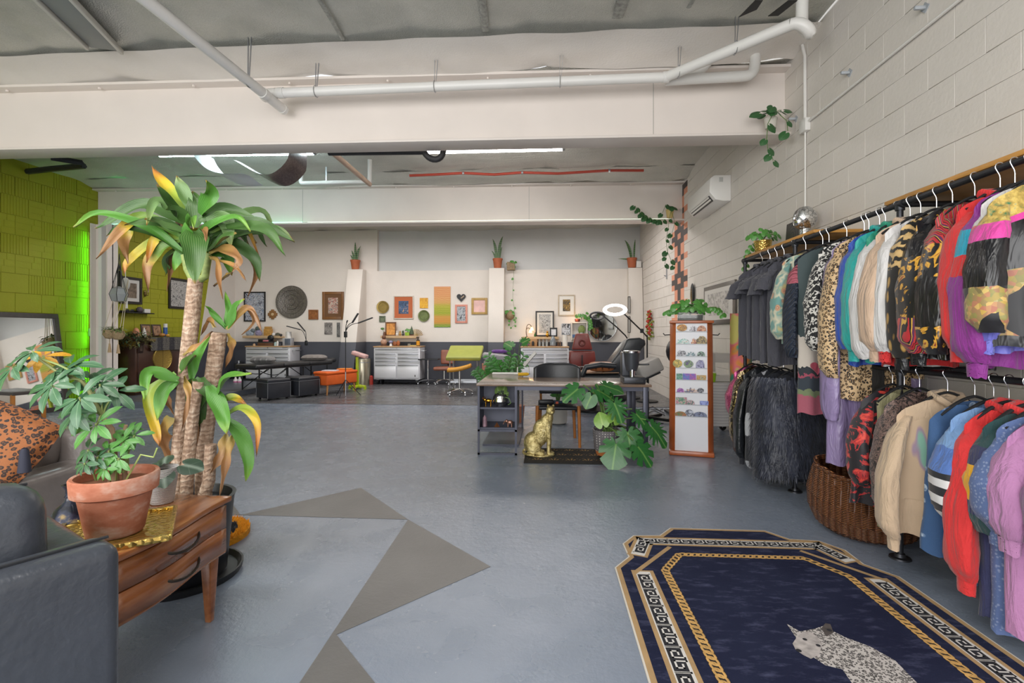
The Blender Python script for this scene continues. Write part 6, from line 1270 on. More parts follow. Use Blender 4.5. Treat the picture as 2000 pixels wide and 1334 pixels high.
for s in (-1, 1):
    for y, h_ in ((-.2, .74), (.2, .92)): T([V((s * .29, y, 0)), V((s * .29, y, h_))], .016, 8).obj('leg', M_STEEL, gt)
    T([V((s * .29, -.2, .25)), V((s * .29, .2, .25))], .012, 6).obj('side_rail', M_STEEL, gt)
for y in (-.2, .2): B(-.29, .29, y - .008, y + .008, .24, .28).obj('cross_rail', M_STEEL, gt)
wc = thing('padded_recliner', 'grey padded treatment bed end with purple towel behind the desk', 'recliner', (at(968, 740, y=9.2).x, 9.3, .006), .2)
MB().cbox((0, 0, .82), (.5, .6, .14), ry=.12).obj('mattress', mat('9a979c', .55, 0, .12, 8, .2, 40), wc, bevel=.05, seg=3); MB().cbox((-.05, .1, .5), (.34, .4, .5)).obj('body', mat('a5a2a6', .5), wc, bevel=.03); B(-.26, -.2, -.2, .2, .1, .7).obj('side_panel', mat('b0705c', .5), wc, bevel=.01); B(-.2, .2, -.2, .3, 0, .26).obj('plinth', mat('6a686c', .5), wc)
cushion('purple_towel', 'rolled purple towel on the grey padded bed', (at(975, 700, y=9.4).x, 9.45, .905), (.16, .06, .035), fabric('6a3f8a'), .1, cat='towel')
# maroon client chair, black recliner, arm rests
mc = thing('client_chair', 'maroon leather tattoo chair seen from behind the desk', 'chair', (at(1136, 740, y=9.9).x, 9.9, .006), .05); M_MAR = mat('6f2c28', .38, 0, .12, 8, .1, 60)
MB().prism([(-.2, .95), (.22, .95), (.13, 1.28), (-.12, 1.28)], -.05, .07, 'y').obj('headrest', M_MAR, mc, bevel=.03, seg=3); L([(.03, -.055), (.055, -.068), (.075, -.058)], 20, c=(.0, 0, 1.09), axis='y').obj('headrest_ring', mat('5a2320', .4), mc)
MB().prism([(-.24, .93), (.26, .93), (.28, .75), (.2, .55), (-.2, .55), (-.26, .75)], -.06, .08, 'y').obj('backrest', M_MAR, mc, bevel=.035, seg=3); MB().bar((.0, -.08, .5), (.0, -.08, .85), .02, .02).obj('back_bar', M_BLACKM, mc); B(-.26, .26, -.1, .5, .42, .55).obj('seat', M_MAR, mc, bevel=.04, seg=3)
L([(0, 0), (.28, 0), (.28, .03), (.06, .06), (.06, .42)], 20).obj('pedestal', M_STEEL, mc); T([V((-.14, -.1, .56)), V((-.14, -.14, .62)), V((.14, -.14, .62)), V((.14, -.1, .56))], .01, 6).obj('handle_bar', M_CHROME, mc)
rcx, rcy = at(1158, 740, y=8.2).x, 8.25
rl = thing('black_recliner', 'black leather reclining client chair with arm rests', 'recliner', (rcx, rcy, .006)); M_RB = mat('2e3136', .35, 0, .1, 8, .1, 60); M_TAN = mat('a58468', .45)
MB().prism([(-.72, .60), (.42, .62), (.5, .56), (.45, .48), (-.65, .46), (-.76, .52)], -.28, .28, 'y').obj('seat', M_RB, rl, bevel=.04, seg=3); MB().prism([(-.7, .62), (.4, .64), (.4, .655), (-.7, .635)], -.27, .27, 'y').obj('seat_topper', M_TAN, rl)
MB().prism([(.12, .62), (.42, .62), (.85, 1.12), (.78, 1.2), (.6, 1.2), (.5, 1.12)], -.27, .27, 'y').obj('backrest', M_RB, rl, bevel=.05, seg=3)
MB().prism([(.42, .97), (.72, .97), (.82, 1.17), (.72, 1.215), (.52, 1.2)], -.33, -.24, 'y').obj('head_cushion', M_RB, rl, bevel=.03, seg=3)
T([V((-.2, -.34, .6)), V((-.14, -.34, .74)), V((.1, -.34, .78)), V((.34, -.34, .76))], .045, 10).obj('arm_rest', M_RB, rl); L([(0, 0), (.34, 0), (.34, .03), (.08, .07), (.08, .48)], 20).obj('pedestal', M_BLACKM, rl)
cushion('tan_pillow', 'tan leather pillow on the black recliner', (rcx + .12, rcy - .2, .67), (.22, .14, .08), mat('a8663c', .4, 0, .1, 8), 0)
ar = thing('grey_arm_rest', 'tilted grey padded arm rest box by the right wall', 'arm rest', (at(1265, 740, y=7.4).x, 7.4, .006)); MB().cbox((0, 0, .78), (.34, .5, .2), ry=-.45).obj('pad', mat('a9a5a2', .5, 0, .06, 8), ar, bevel=.03, seg=3); MB().cbox((.0, 0, .66), (.3, .46, .03), ry=-.45).obj('tray', M_BLACKM, ar); T([V((0, 0, .03)), V((0, 0, .68))], .02, 8).obj('post', M_BLACKM, ar)
for s in (-1, 1): MB().bar((s * .25, -.25, .03), (-s * .25, .25, .03), .04, .04).obj('foot', M_BLACKM, ar)
cs = thing('coat_stand', 'black coat and bag heaped on a stand by the right wall', 'coat', (2.16, 8.0, .006)); MB().ball((0, 0, 1.0), (.22, .2, .24), 14, 10).ball((.05, -.05, .75), (.17, .2, .22), 14, 10).obj('coat', mat('23252b', .45, 0, .3, 8, .3, 12), cs); T([V((0, 0, .0)), V((0, 0, .9))], .02, 8).obj('pole', M_BLACKM, cs); B(-.2, .2, -.2, .2, 0, .03).obj('base', M_BLACKM, cs); MB().cbox((.02, -.28, .98), (.34, .1, .05), ry=-.35).obj('flat_arm', mat('6a625c', .5), cs)
bd = thing('wooden_board', 'brown wooden board standing behind the grey arm rest', 'board', (2.3, 7.6, .006)); MB().cbox((0, 0, .33), (.06, .5, .66), ry=.06).obj('panel', mat('8a5230', .5, 0, .15, 8), bd)
# ring lamp and magnifier lamp
rg = thing('ring_lamp', 'glowing white ring lamp on a black boom arm', 'lamp', (at(1264, 660, y=9.3).x, 9.3, .006)); c = at(1201, 605, y=9.0) - V(rg.location); rot = Matrix.Rotation(.52, 3, 'X') @ Matrix.Rotation(-.08, 3, 'Y')
T([c + rot @ V((.185 * math.cos(a), .185 * math.sin(a), 0)) for a in [2 * PI * k / 40 for k in range(40)]], .034, 10, closed=True, flat=.6).obj('ring_tube', mat((1, .95, .9), .3, emit=14), rg)
T([c + V((.16, .05, -.06)), V((-.12, -.1, 1.33)), V((0, 0, 1.22))], .014, 8).obj('boom', M_BLACKM, rg); T([V((0, 0, .03)), V((0, 0, 1.25))], .014, 8).obj('pole', M_BLACKM, rg); L([(0, 0), (.2, 0), (.2, .02), (.03, .04)], 20).obj('base', M_BLACKM, rg); MB().cbox((-.12, -.1, 1.33), (.06, .05, .08)).obj('joint', M_BLACKM, rg)
point_light('ring_lamp_light', V(rg.location) + c + V((0, -.05, -.1)), 7, (1, .9, .8), .18)
mg = thing('magnifier_lamp', 'unlit magnifier lamp on a jointed black arm', 'lamp', (at(1232, 668, y=9.6).x, 9.7, .006)); c = at(1166, 617, y=9.5) - V(mg.location)
T([c + V((.13 * math.cos(a), .04 * math.sin(a), .07 * math.sin(a))) for a in [2 * PI * k / 24 for k in range(24)]], .02, 8, closed=True).obj('lens_rim', M_BLACKM, mg); T([c + V((.12, 0, .0)), c + V((.38, 0, -.22)), c + V((.55, .05, -.38)), V((0, 0, 1.1)), V((0, 0, .03))], .013, 8).obj('arm', M_BLACKM, mg); L([(0, 0), (.2, 0), (.2, .03), (.03, .05)], 20).obj('base', M_BLACKM, mg)
# garland on the right wall, cables on the floor
gl = thing('flower_garland', 'red and green artificial flower garland hanging on the right wall', 'garland', (XR - .04, at(1275, 640, x=XR).y, 1.15)); rr = random.Random(5); lv, rd = MB(), MB()
for k in range(46): lv.ball((rr.uniform(-.06, .02), rr.uniform(-.2, .25) * (1 - k / 90), k * .014), (.03, .035, .02), 6, 4)
for k in range(26): rd.ball((rr.uniform(-.08, .0), rr.uniform(-.2, .2) * (1 - k / 40), .12 + k * .021), .028, 6, 5)
stuff(lv.obj('leaves', mat('7f8a3a', .6, 0, .3, 20), gl)); stuff(rd.obj('red_blooms', mat('b03328', .5, 0, .2, 20), gl))
rr = random.Random(9)
cb = thing('floor_cable', 'tangle of black power cables on the floor by the display tower', 'cable')
for k in range(6):
    pts = [at(1215 + 18 * i + rr.uniform(-8, 8), 800 + 4 * k + rr.uniform(-7, 7), z=.008) for i in range(6)]; sm_ = []
    for i in range(5): sm_ += bez(pts[i], pts[i].lerp(pts[i + 1], .33) + V((0, rr.uniform(-.08, .08), 0)), pts[i].lerp(pts[i + 1], .66) + V((0, rr.uniform(-.08, .08), 0)), pts[i + 1], 4)[:-1]
    T(sm_, .006, 5).obj('cable', M_BLACK, cb)
# sewing table behind the display tower
sw = thing('sewing_table', 'sewing table with white striped cloth behind the display tower', 'table', (2.12, 6.25, 0)); g = G('striped_cloth'); g.out(g.ramp(g.wave(9.5, 'Z', .4, prof='SAW', detail=1), (0, 'd9d8d6'), (.88, 'd0cfce'), (.92, '8f8f94')), .7)
B(-.28, .28, -.5, .5, .70, .725).obj('top', mat('d6d4d0', .5), sw); MB().grid(lambda u, v: (-.29 + .58 * u, -.51 - .02 * v + .012 * math.sin(14 * u), .728 - .5 * v), 20, 10).obj('cloth', g.m, sw); MB().grid(lambda u, v: (-.295 - .01 * v, -.5 + 1.0 * u, .728 - .5 * v + .0), 20, 8).obj('cloth_side', g.m, sw)
for a in (-1, 1):
    for b in (-1, 1): MB().cyl((a * .24, b * .44, .05), (a * .24, b * .44, .7), .018).obj('leg', M_STEEL, sw); L([(.012, -.02), (.04, -.02), (.045, 0), (.04, .02), (.012, .02)], 14, c=(a * .24, b * .44 - .03, .045), axis='y').obj('caster', M_BLACK, sw)
sm_ = blobs('sewing_machine', 'white sewing machine on the striped cloth table', 'sewing machine', (2.1, 5.95, .728), [('base', 'box', mat('d2cfca', .35), -.2, .2, -.09, .09, 0, .07), ('column', 'box', mat('d2cfca', .35), .1, .2, -.07, .07, .07, .32), ('arm', 'box', mat('d2cfca', .35), -.2, .2, -.06, .06, .22, .33), ('needle_head', 'box', mat('c4c1bc', .35), -.19, -.1, -.07, .07, .11, .33), ('handwheel', 'ball', mat('bdbab5', .35), (.21, 0, .26), (.02, .05, .05), 12, 8), ('stitch_plate', 'box', M_STEEL, -.2, -.05, -.08, .06, .07, .073)])
blobs('lime_pot', 'lime green cup beside the sewing machine', 'cup', (1.93, 5.83, .728), [('cup', 'lathe', mat('9ad02a', .4), [(0, 0), (.05, 0), (.06, .1), (.05, .1), (0, .02)], 14)])
bc_ = thing('printed_scarf', 'pink orange and green printed scarf hanging behind the tees', 'scarf', (2.02, 5.16, 1.5)); MB().grid(lambda u, v: (-.12 + .24 * u, .03 * math.sin(7 * u), -.75 * v), 12, 16).obj('cloth', pattern('bright_scarf', lambda g: g.ramp(g.noise(7, 1), (.35, '3f9a7a'), (.45, 'd98a3a'), (.55, 'd96a7a'), (.65, 'c9c06a')), .7), bc_)
# ================================================================ the lime corner at the left
cbn = thing('lacquer_cabinet', 'dark lacquer cabinet with round brass lock plate by the lime wall', 'cabinet', (0, 0, .1)); M_LAC = mat('41281f', .35, 0, .35, 3, .05, 30, coat=.3); M_LBR = None
g = G('fretted_brass'); g.out(g.ramp(g.vor(46, metric='MANHATTAN', rnd=.4), (.2, '3a2c14'), (.35, 'a08640')), .35, .7); M_LBR = g.bump(g.vor(46, metric='MANHATTAN', rnd=.4), .6, .01).m
M_LBP = mat('a28a48', .35, .75, .1, 12)
X0, X1, Y0, Y1, HC = -8.30, -7.80, 8.78, 10.06, 1.06
B(X0, X1 - .02, Y0, Y1, .06, HC).obj('carcass', M_LAC, cbn, bevel=.006); B(X0 - .0, X1 + .03, Y0 - .03, Y1 + .03, HC, HC + .04).obj('top', M_LAC, cbn, bevel=.008); B(X0 + .02, X1 - .05, Y0 + .03, Y1 - .03, 0, .06).obj('plinth', M_LAC, cbn)
ym = (Y0 + Y1) / 2
for a, b in ((Y0 + .06, ym - .004), (ym + .004, Y1 - .06)): d = B(X1 - .02, X1, a, b, .22, HC - .03).obj('door', M_LAC, cbn, bevel=.005)
for s, a0 in ((-1, PI / 2), (1, -PI / 2)):
    L([(0, .012), (.21, .012), (.235, .02), (.24, 0)], 20, c=(X1, ym + s * .004, .68), axis='x', a0=a0 + (0 if s < 0 else 0), a1=a0 + PI).obj('brass_half_disc', M_LBR, cbn)
T([V((X1 + .012, ym + .235 * math.cos(a), .68 + .235 * math.sin(a))) for a in [2 * PI * k / 40 for k in range(40)]], .01, 6, closed=True).obj('brass_rim', M_LBP, cbn)
for y in (Y0 + .1, Y1 - .1):
    for z in (.36, .9): B(X1, X1 + .012, y - .055, y + .055, z - .09, z + .09).obj('hinge_plate', mat('3a2a26', .4, .4), cbn, bevel=.004); B(X1 + .012, X1 + .02, y - .02, y + .03, z - .05, z + .05).obj('hinge_boss', mat('6a5a50', .4, .5), cbn)
B(X1, X1 + .008, Y0 + .0, Y0 + .22, .06, .19).obj('corner_brass', M_LBR, cbn); B(X1 - .22, X1 + .004, Y0 - .008, Y0, .06, .19).obj('corner_brass', M_LBR, cbn); B(X1, X1 + .008, Y1 - .25, Y1, .06, .19).obj('corner_brass', M_LBR, cbn); B(X0 + .05, X1, Y0 - .006, Y0, HC - .12, HC - .02).obj('corner_brass', M_LBR, cbn)
g = G('runner_weave'); g.out(g.ramp(g.vor(70, rnd=.3), (.25, '8a8478'), (.45, '2c2b31')), .85)
ru = thing('table_runner', 'dark patterned runner cloth draped over the lacquer cabinet', 'cloth', (0, 0, .1 + HC + .04)); B(X0 + .05, X1 + .04, Y0 + .3, Y1 + .02, .001, .008).obj('top_fold', g.m, ru); MB().grid(lambda u, v: (X1 + .042 + .006 * math.sin(20 * u), Y0 + .3 + (Y1 + .02 - Y0 - .3) * u, .006 - .26 * v), 20, 6).obj('front_drop', g.m, ru)
ZT = .1 + HC + .05
def dress(t, n, sx, sy, sz, m, ln, sd, c=(0, 0, 0)):
    rr = random.Random(sd); mb = MB()
    for k in range(n):
        p = V((c[0] + rr.uniform(-sx, sx), c[1] + rr.uniform(-sy, sy), c[2] + rr.uniform(-sz, sz))); a = rr.uniform(0, 2 * PI); d = V((math.cos(a), math.sin(a), rr.uniform(-.9, .5))) * ln
        mb.blade([p, p + d * .5 + V((0, 0, .01)), p + d], [.002, ln * .16, .001])
    stuff(mb.obj('foliage', m, t, smooth=False, merge=False))
t = thing('dried_garland', 'dried foliage garland draped over the left end of the cabinet', 'garland', (-8.0, 8.83, ZT)); T([V((-.2, -.06, .03)), V((.1, -.08, -.02)), V((.28, .1, -.05)), V((.28, .3, -.06))], .03, 6).obj('core', mat('6a5a38', .9), t); dress(t, 260, .26, .16, .12, mat('6f6a3c', .8, 0, .4, 30), .12, 3, (.08, .02, -.05)); dress(t, 120, .2, .12, .08, mat('4f6a4a', .7, 0, .3, 30), .12, 4, (.08, -.02, 0)); t2 = dress
for k, (lb, px, py, yy) in enumerate((('left hanging woven basket planter by the steel column', 214, 651, 8.1), ('right hanging woven basket planter by the steel column', 231, 653, 8.15))):
    c = at(px, py, y=yy); t = thing('hanging_basket', lb, 'planter', c, 0, 'hanging baskets by the steel column'); L([(0, -.1), (.06, -.09), (.1, -.02), (.09, .06), (.075, .06), (.085, -.02), (0, -.06)], 16).obj('basket', mat('a08a6a', .9, 0, .25, 30, .6, 60), t)
    T([V((0, 0, -.1)), V((0, 0, -.2))], .006, 5).obj('tassel_cord', mat('b5a080', .9), t); L([(.012, -.18), (.03, -.34), (0, -.34)], 8).obj('tassel', mat('b59a78', .9), t)
    for a in (0, 2.1, 4.2): T([V((.08 * math.cos(a), .08 * math.sin(a), .05)), V((.01, .2, 1.0))], .005, 5).obj('cord', mat('c9bca5', .9), t)
    dress(t, 40, .06, .06, .03, mat('6a7a45', .7, 0, .3, 30), .1, 9 + k, (0, 0, .08))
# pictures and shelf on the left wall
def lpicture(label, y0, y1, z0, z1, m, fc='24211f', fw=.045, matw=.0, mc='d6d4d0'):
    t = thing('wall_picture', label, 'picture', (XL + .002, (y0 + y1) / 2, (z0 + z1) / 2)); w, h = (y1 - y0) / 2, (z1 - z0) / 2
    for s in (-1, 1): B(0, .03, min(s * w, s * (w - fw)), max(s * w, s * (w - fw)), -h, h).obj('frame_side', mat(fc, .4), t); B(0, .03, -w + fw, w - fw, min(s * h, s * (h - fw)), max(s * h, s * (h - fw))).obj('frame_rail', mat(fc, .4), t)
    w -= fw; h -= fw
    if matw: B(0, .012, -w, w, -h, h).obj('mat_board', mat(mc, .7), t); w -= matw; h -= matw
    B(0, .016, -w, w, -h, h).obj('art', m, t)
def lz(px, py): return at(px, py, x=XL)
a, b = lz(232, 592), lz(275, 546); lpicture('dark framed sepia photograph on the lime wall above the shelf', a.y, b.y, a.z, b.z + .02, art('sepia', ((.35, '4a3f38'), (.6, '8a7a6a')), 6), fw=.05, matw=.07)
a, b = lz(328, 602), lz(372, 548); lpicture('dark framed black and white butterfly print on the lime wall', a.y, b.y, a.z, b.z, A_BW(), fw=.05)
a, b = lz(232, 609), lz(288, 607); t = thing('black_wall_shelf', 'thin black wall shelf under the sepia photograph', 'shelf', (XL, a.y, a.z)); B(0, .16, 0, b.y - a.y, -.02, 0).obj('board', M_BLACK, t, bevel=.003); B(0, .02, .0, b.y - a.y, 0, .03).obj('back_lip', M_BLACK, t)
zz_ = a.z
blobs('sunglasses', 'black sunglasses on the thin black wall shelf', 'glasses', (XL + .09, a.y + .15, zz_), [('lens', 'ball', M_BLACK, (0, -.05, .03), (.01, .05, .03), 10, 6), ('lens', 'ball', M_BLACK, (0, .06, .03), (.01, .05, .03), 10, 6)])
blobs('stone_block', 'grey stone and white card on the thin black wall shelf', 'ornament', (XL + .09, a.y + .45, zz_), [('stone', 'ball', mat('5a5058', .6), (0, -.06, .06), (.05, .07, .06), 8, 6), ('card', 'box', M_WH, -.03, .03, .03, .18, 0, .08)])
c = lz(283, 573); t = blobs('brass_sconce', 'small brass candle sconce between the lime wall pictures', 'sconce', V((XL, c.y, c.z)), [('backplate', 'ball', mat('7a6a3a', .35, .6), (.01, 0, 0), (.015, .04, .07), 10, 8), ('arm', 'tube', mat('7a6a3a', .35, .6), [V((.01, 0, -.03)), V((.09, -.02, -.05)), V((.09, -.02, .02))], .008, 6), ('candle', 'lathe', mat('d9d2c0', .6), [(0, .02), (.012, .02), (.012, .12), (0, .12)], 8, (.09, -.02, 0))])
c = lz(256, 540); t = thing('macrame_hanging', 'white macrame hanger with round ornaments below the middle beam', 'hanging', (XL + .62, 8.46, 2.3)); T([V((0, 0, .97)), V((0, 0, -.45))], .006, 5).obj('cord', M_WH, t); MB().ball((0, 0, -.1), (.09, .03, .12), 12, 8).obj('white_ornament', M_WH, t); T([V((.02, 0, -.1)), V((.02, 0, -.55))], .02, 6).obj('ribbon', M_WH, t)
t = thing('glass_terrarium', 'hanging geometric glass terrarium beside the steel column', 'terrarium', at(232, 575, y=8.12)); L([(.0, -.14), (.1, -.12), (.14, 0), (.1, .1), (.03, .14)], 6).obj('glass', mat('c9ced0', .12, trans=.5), t, smooth=False)
for k in range(6): a_ = k * PI / 3; T([V((.1 * math.cos(a_), .1 * math.sin(a_), -.12)), V((.14 * math.cos(a_), .14 * math.sin(a_), 0)), V((.1 * math.cos(a_), .1 * math.sin(a_), .1)), V((0, .0, .55))], .005, 4).obj('wire_edge', M_BLACK, t)
blobs('black_strap_bag', 'black strap pouch hanging beside the steel column', 'bag', at(233, 540, y=8.14), [('pouch', 'box', M_BLACK, -.035, .035, -.01, .02, -.3, .1), ('strap', 'tube', M_BLACK, [V((-.03, 0, .1)), V((0, 0, .4)), V((.03, 0, .1))], .008, 5)])
t = thing('black_bag', 'dark cloth bag hanging on the lime wall beside the steel column', 'bag', V((XL + .08, at(188, 680, x=XL + .08).y, 1.05))); MB().lathe([(0, .35), (.03, .3), (.07, .1), (.12, -.1), (.08, -.14), (0, -.14)], 12).obj('bag', mat('23252c', .7), t); t.children[0].scale = (.5, 1, 1)
# things on the lacquer cabinet
def fp(px): return (X0 + .25, at(px, 630, x=X0 + .25).y, ZT + .004)
x_, y_, z_ = fp(263); blobs('salt_lamp', 'small pink salt lamp on the lacquer cabinet', 'lamp', (x_ + .1, 8.95, ZT - .006), [('crystal', 'lathe', mat('c98a6a', .5, 0, .3, 14), [(0, .2), (.04, .17), (.07, .08), (.06, .02), (0, .02)], 8), ('white_dish', 'lathe', M_WH, [(0, 0), (.07, 0), (.08, .02), (0, .02)], 14)])
for k, (dy, lb) in enumerate(((.33, 'left'), (.6, 'right'))):
    t = thing('standing_photo', lb + ' brown framed photo standing on the lacquer cabinet', 'picture', (X0 + .2, Y0 + .25 + dy, ZT + .004), 0); MB().cbox((0, 0, .13), (.02, .24, .26), ry=-.15).obj('frame', mat('3a2a22', .4), t, bevel=.003); MB().cbox((.012, 0, .13), (.006, .18, .2), ry=-.15).obj('photo', art('warm_photo', ((.35, '5a3f30'), (.6, 'b08a6a')), 8), t)
blobs('blue_can', 'blue and white spray can at the right end of the lacquer cabinet', 'can', (X0 + .22, Y0 + 1.06, ZT + .004), [('can', 'lathe', mat('2f5aa0', .35), [(0, 0), (.04, 0), (.04, .2), (0, .2)], 14), ('lid', 'lathe', M_WH, [(0, .2), (.038, .2), (.038, .28), (0, .28)], 14)])
blobs('white_feather', 'white pointed ornament at the left of the framed photos', 'ornament', (X0 + .3, Y0 + .42, ZT + .004), [('ornament', 'lathe', M_WH, [(0, .2), (.035, .1), (.04, 0), (0, 0)], 8)])
blobs('amber_stones', 'amber stones beside the framed photos on the cabinet', 'stones', (X0 + .32, Y0 + .85, ZT + .004), [('stone', 'ball', mat('b07a3a', .4), (0, 0, .04), (.05, .07, .04), 8, 6), ('stone', 'ball', mat('c9963f', .4), (.02, .13, .03), (.04, .05, .03), 8, 6)])
# wall conduit and switch box, green accent light
t = thing('lime_conduit', 'lime painted conduit ending in a pale switch box on the left wall', 'conduit', (XL, at(178, 640, x=XL).y, 0)); T([V((.015, 0, 1.38)), V((.015, 0, 3.0))], .012, 8).obj('riser', M_LIME, t); B(0, .05, -.06, .06, 1.24, 1.38).obj('switch_box', mat('8fa58a', .4), t, bevel=.006)
def led(label, a, b, col, st, r=.008):
    o = tag(T([V(a), V(b)], r, 6).obj('led_strip', mat(col, .4, emit=st)), label, 'light', 'coloured LED strips'); return o
led('vertical green LED strip behind the steel column', (XL + .10, 8.33, .12), (XL + .10, 8.33, 3.1), (.14, 1, .06), 26)
B(XL + .05, XL + .17, 8.345, 8.36, .1, 3.2).obj('led_shield', M_BEAM, bpy.data.objects['led_strip'])  # added shield that keeps the green glow off the cabinet
led('green LED strip on top of the left end of the middle beam', (XL + .3, 8.50, 3.978), (-4.6, 8.60, 3.978), (.15, 1, .3), 30)
led('green LED strip along the lower flange of the middle beam at the left', (XL + .3, 8.46, 3.305), (-4.4, 8.54, 3.305), (.25, 1, .6), 6, .007)
led('pale LED strip along the lower flange of the middle beam', (-4.3, 8.55, 3.305), (2.2, 8.72, 3.305), (.9, 1, .85), 1.2, .006)
# leaning floor mirror
mr = thing('floor_mirror', 'large dark framed floor mirror leaning on the lime wall', 'mirror', (XL + .27, 6.75, 0)); lean = .135; mw, mh = .98, 1.63
def mp(u, z, d): return V((d * math.cos(lean) - z * math.sin(lean) , u, z * math.cos(lean) + d * math.sin(lean)))
def slab(name, u0, u1, z0, z1, d0, d1, m): return MB().hexa([mp(u0, z0, d0), mp(u1, z0, d0), mp(u1, z0, d1), mp(u0, z0, d1), mp(u0, z1, d0), mp(u1, z1, d0), mp(u1, z1, d1), mp(u0, z1, d1)]).obj(name, m, mr)
M_MF = mat('3a3332', .45, 0, .2, 20); fw = .075
for u0, u1, z0, z1 in ((-mw, -mw + fw, 0, mh), (mw - fw, mw, 0, mh), (-mw + fw, mw - fw, 0, fw), (-mw + fw, mw - fw, mh - fw, mh)): slab('frame', u0, u1, z0, z1, -.03, .02, M_MF)
slab('glass', -mw + fw, mw - fw, fw, mh - fw, -.02, .0, mat('e6eaea', .02, 1))
# low bench in front of the mirror
lb_ = thing('low_bench', 'low bench with dark seat and orange wooden legs before the mirror', 'bench', (at(22, 822, z=.0).x + .35, at(24, 822, z=0).y - .05, 0), -.25); p0 = lb_.location
B(-.75, .0, -.2, .2, .40, .45).obj('seat', mat('4a4340', .5), lb_, bevel=.008)
for x, y in ((-.03, -.18), (-.03, .18), (-.72, -.18), (-.72, .18)): B(x - .025, x + .025, y - .02, y + .02, 0, .42).obj('leg', mat('b0702f', .45, 0, .1, 10), lb_, bevel=.004)
# ================================================================ leather seating at the front left
M_LE = mat('40444c', .3, 0, .18, 4, .22, 40); M_LE2 = mat('8a8380', .24, 0, .18, 3, .2, 35)
ac_ = thing('leather_armchair', 'dark blue black leather armchair at the front left corner', 'armchair', (-1.065, 1.16, 0)); U_, W_ = V((-.486, -.874, 0)), V((-.874, .486, 0))
def ap(u, w, z): return U_ * u + W_ * w + V((0, 0, z))
def ablock(name, u0, u1, w0, w1, z0, z1, m, bev, lean=0, seg=4): return MB().hexa([ap(u0, w0, z0), ap(u1, w0, z0), ap(u1, w1, z0), ap(u0, w1, z0), ap(u0, w0 + lean, z1), ap(u1, w0 + lean, z1), ap(u1, w1 + lean, z1), ap(u0, w1 + lean, z1)]).obj(name, m, ac_, bevel=bev, seg=seg)
ablock('back_panel', 0, .92, 0, .13, .06, .77, M_LE, .035); ablock('side_arm', 0, .12, .1, .72, .06, .735, M_LE, .03); ablock('side_arm', .80, .92, .1, .72, .06, .60, M_LE, .03)
ablock('seat_cushion', .12, .80, .13, .74, .28, .46, M_LE, .05); ablock('seat_base', .1, .82, .1, .7, .08, .29, M_LE, .02)
ablock('back_cushion', .09, .82, .12, .30, .44, .915, M_LE, .075, .05, 5)
T([ap(.0 + .01, .065, .773), ap(.9, .065, .773)], .004, 5).obj('seam', mat('1f2126', .5), ac_); T([ap(.12, .26, .905), ap(.82, .26, .905)], .004, 5).obj('seam', mat('1f2126', .5), ac_)
for u in (.06, .86):
    for w_ in (.06, .66): MB().cyl(ap(u, w_, 0), ap(u, w_, .07), .02, .026).obj('foot', M_BLACK, ac_)
so = thing('leather_sofa', 'grey brown leather sofa behind the side table', 'sofa', (-4.05, 2.95, 0), .02)
def sblock(nm, *a, bev=.05, m=M_LE2): return B(*a).obj(nm, m, so, bevel=bev, seg=4)
sblock('back', -1.15, 1.1, -.02, .2, .1, .66); sblock('arm', .92, 1.13, -.85, .12, .1, .48); sblock('arm', -1.2, -.98, -.85, .12, .1, .56)
for a, b in ((-.97, -.33), (-.32, .30), (.31, .92)): sblock('seat_cushion', a, b, -.85, -.06, .28, .44); o = MB().hexa([V(p) for p in ((a, -.24, .42), (b, -.24, .42), (b, -.02, .42), (a, -.02, .42), (a, -.12, .70), (b, -.12, .70), (b, .06, .70), (a, .06, .70))]).obj('back_cushion', M_LE2, so, bevel=.06, seg=4)
sblock('base', -1.15, 1.1, -.8, .1, .08, .28, bev=.02)
for x in (-1.1, 1.05):
    for y in (-.75, .05): MB().cyl((x, y, 0), (x, y, .09), .025).obj('foot', M_BLACK, so)
for x in (.305, -.325): T([V((x, -.24, .45)), V((x, -.12, .70)), V((x, .05, .705))], .005, 5).obj('seam', mat('2a2727', .5), so)
pz = at(20, 905, y=2.55); pl = cushion('leopard_cushion', 'orange leopard print cushion with dark tassel on the sofa', (pz.x - .05, 2.52, .45), (.23, .21, .08), pattern('orange_leopard', leo('9a5c2e', '2c1d18', '5f3a20', 46), .7, bump=90), .35, 1.15, 'cushion')
pc = pl.children[0]; pc.rotation_euler[1] = .5; pc.location[2] += .05; ts = L([(.012, .0), (.02, -.02), (.03, -.13), (.0, -.13)], 10).obj('tassel', mat('2f3140', .8), pl); ts.location = (.2, -.13, .22)
# ================================================================ serpentine side table
tb = thing('side_table', 'walnut bow front side table with two drawers and tapered legs', 'side table', (0, 0, 0)); g = G('walnut_veneer'); w_ = g.noise(4, 4, co=g.co(scale=(5, .8, 5))); g.out(g.ramp(w_, (.3, '7a4525'), (.55, '9c6038'), (.75, 'b37848')), .22, Coat_Weight=.5); M_WAL = g.m; M_WALD = mat('74401f', .3, 0, .2, 8, coat=.4)
YA, YE, XF, XBk = 1.53, 2.13, -1.47, -2.02
def serp(t): return XF + .011 * math.sin(2 * PI * (t - .02)) * (1 if t < 1 else 0) + .016 * math.sin(PI * t)
def outline(off, ya=YA, ye=YE): return [(XBk, ya), ] + [(serp(i / 16) + off, ya + (ye - ya) * i / 16) for i in range(17)] + [(XBk, ye)]
MB().prism(outline(.03, YA - .02, YE + .02), .525, .55).obj('top', M_WAL, tb, bevel=.006); MB().prism(outline(-.02), .30, .525).obj('carcass', M_WALD, tb)
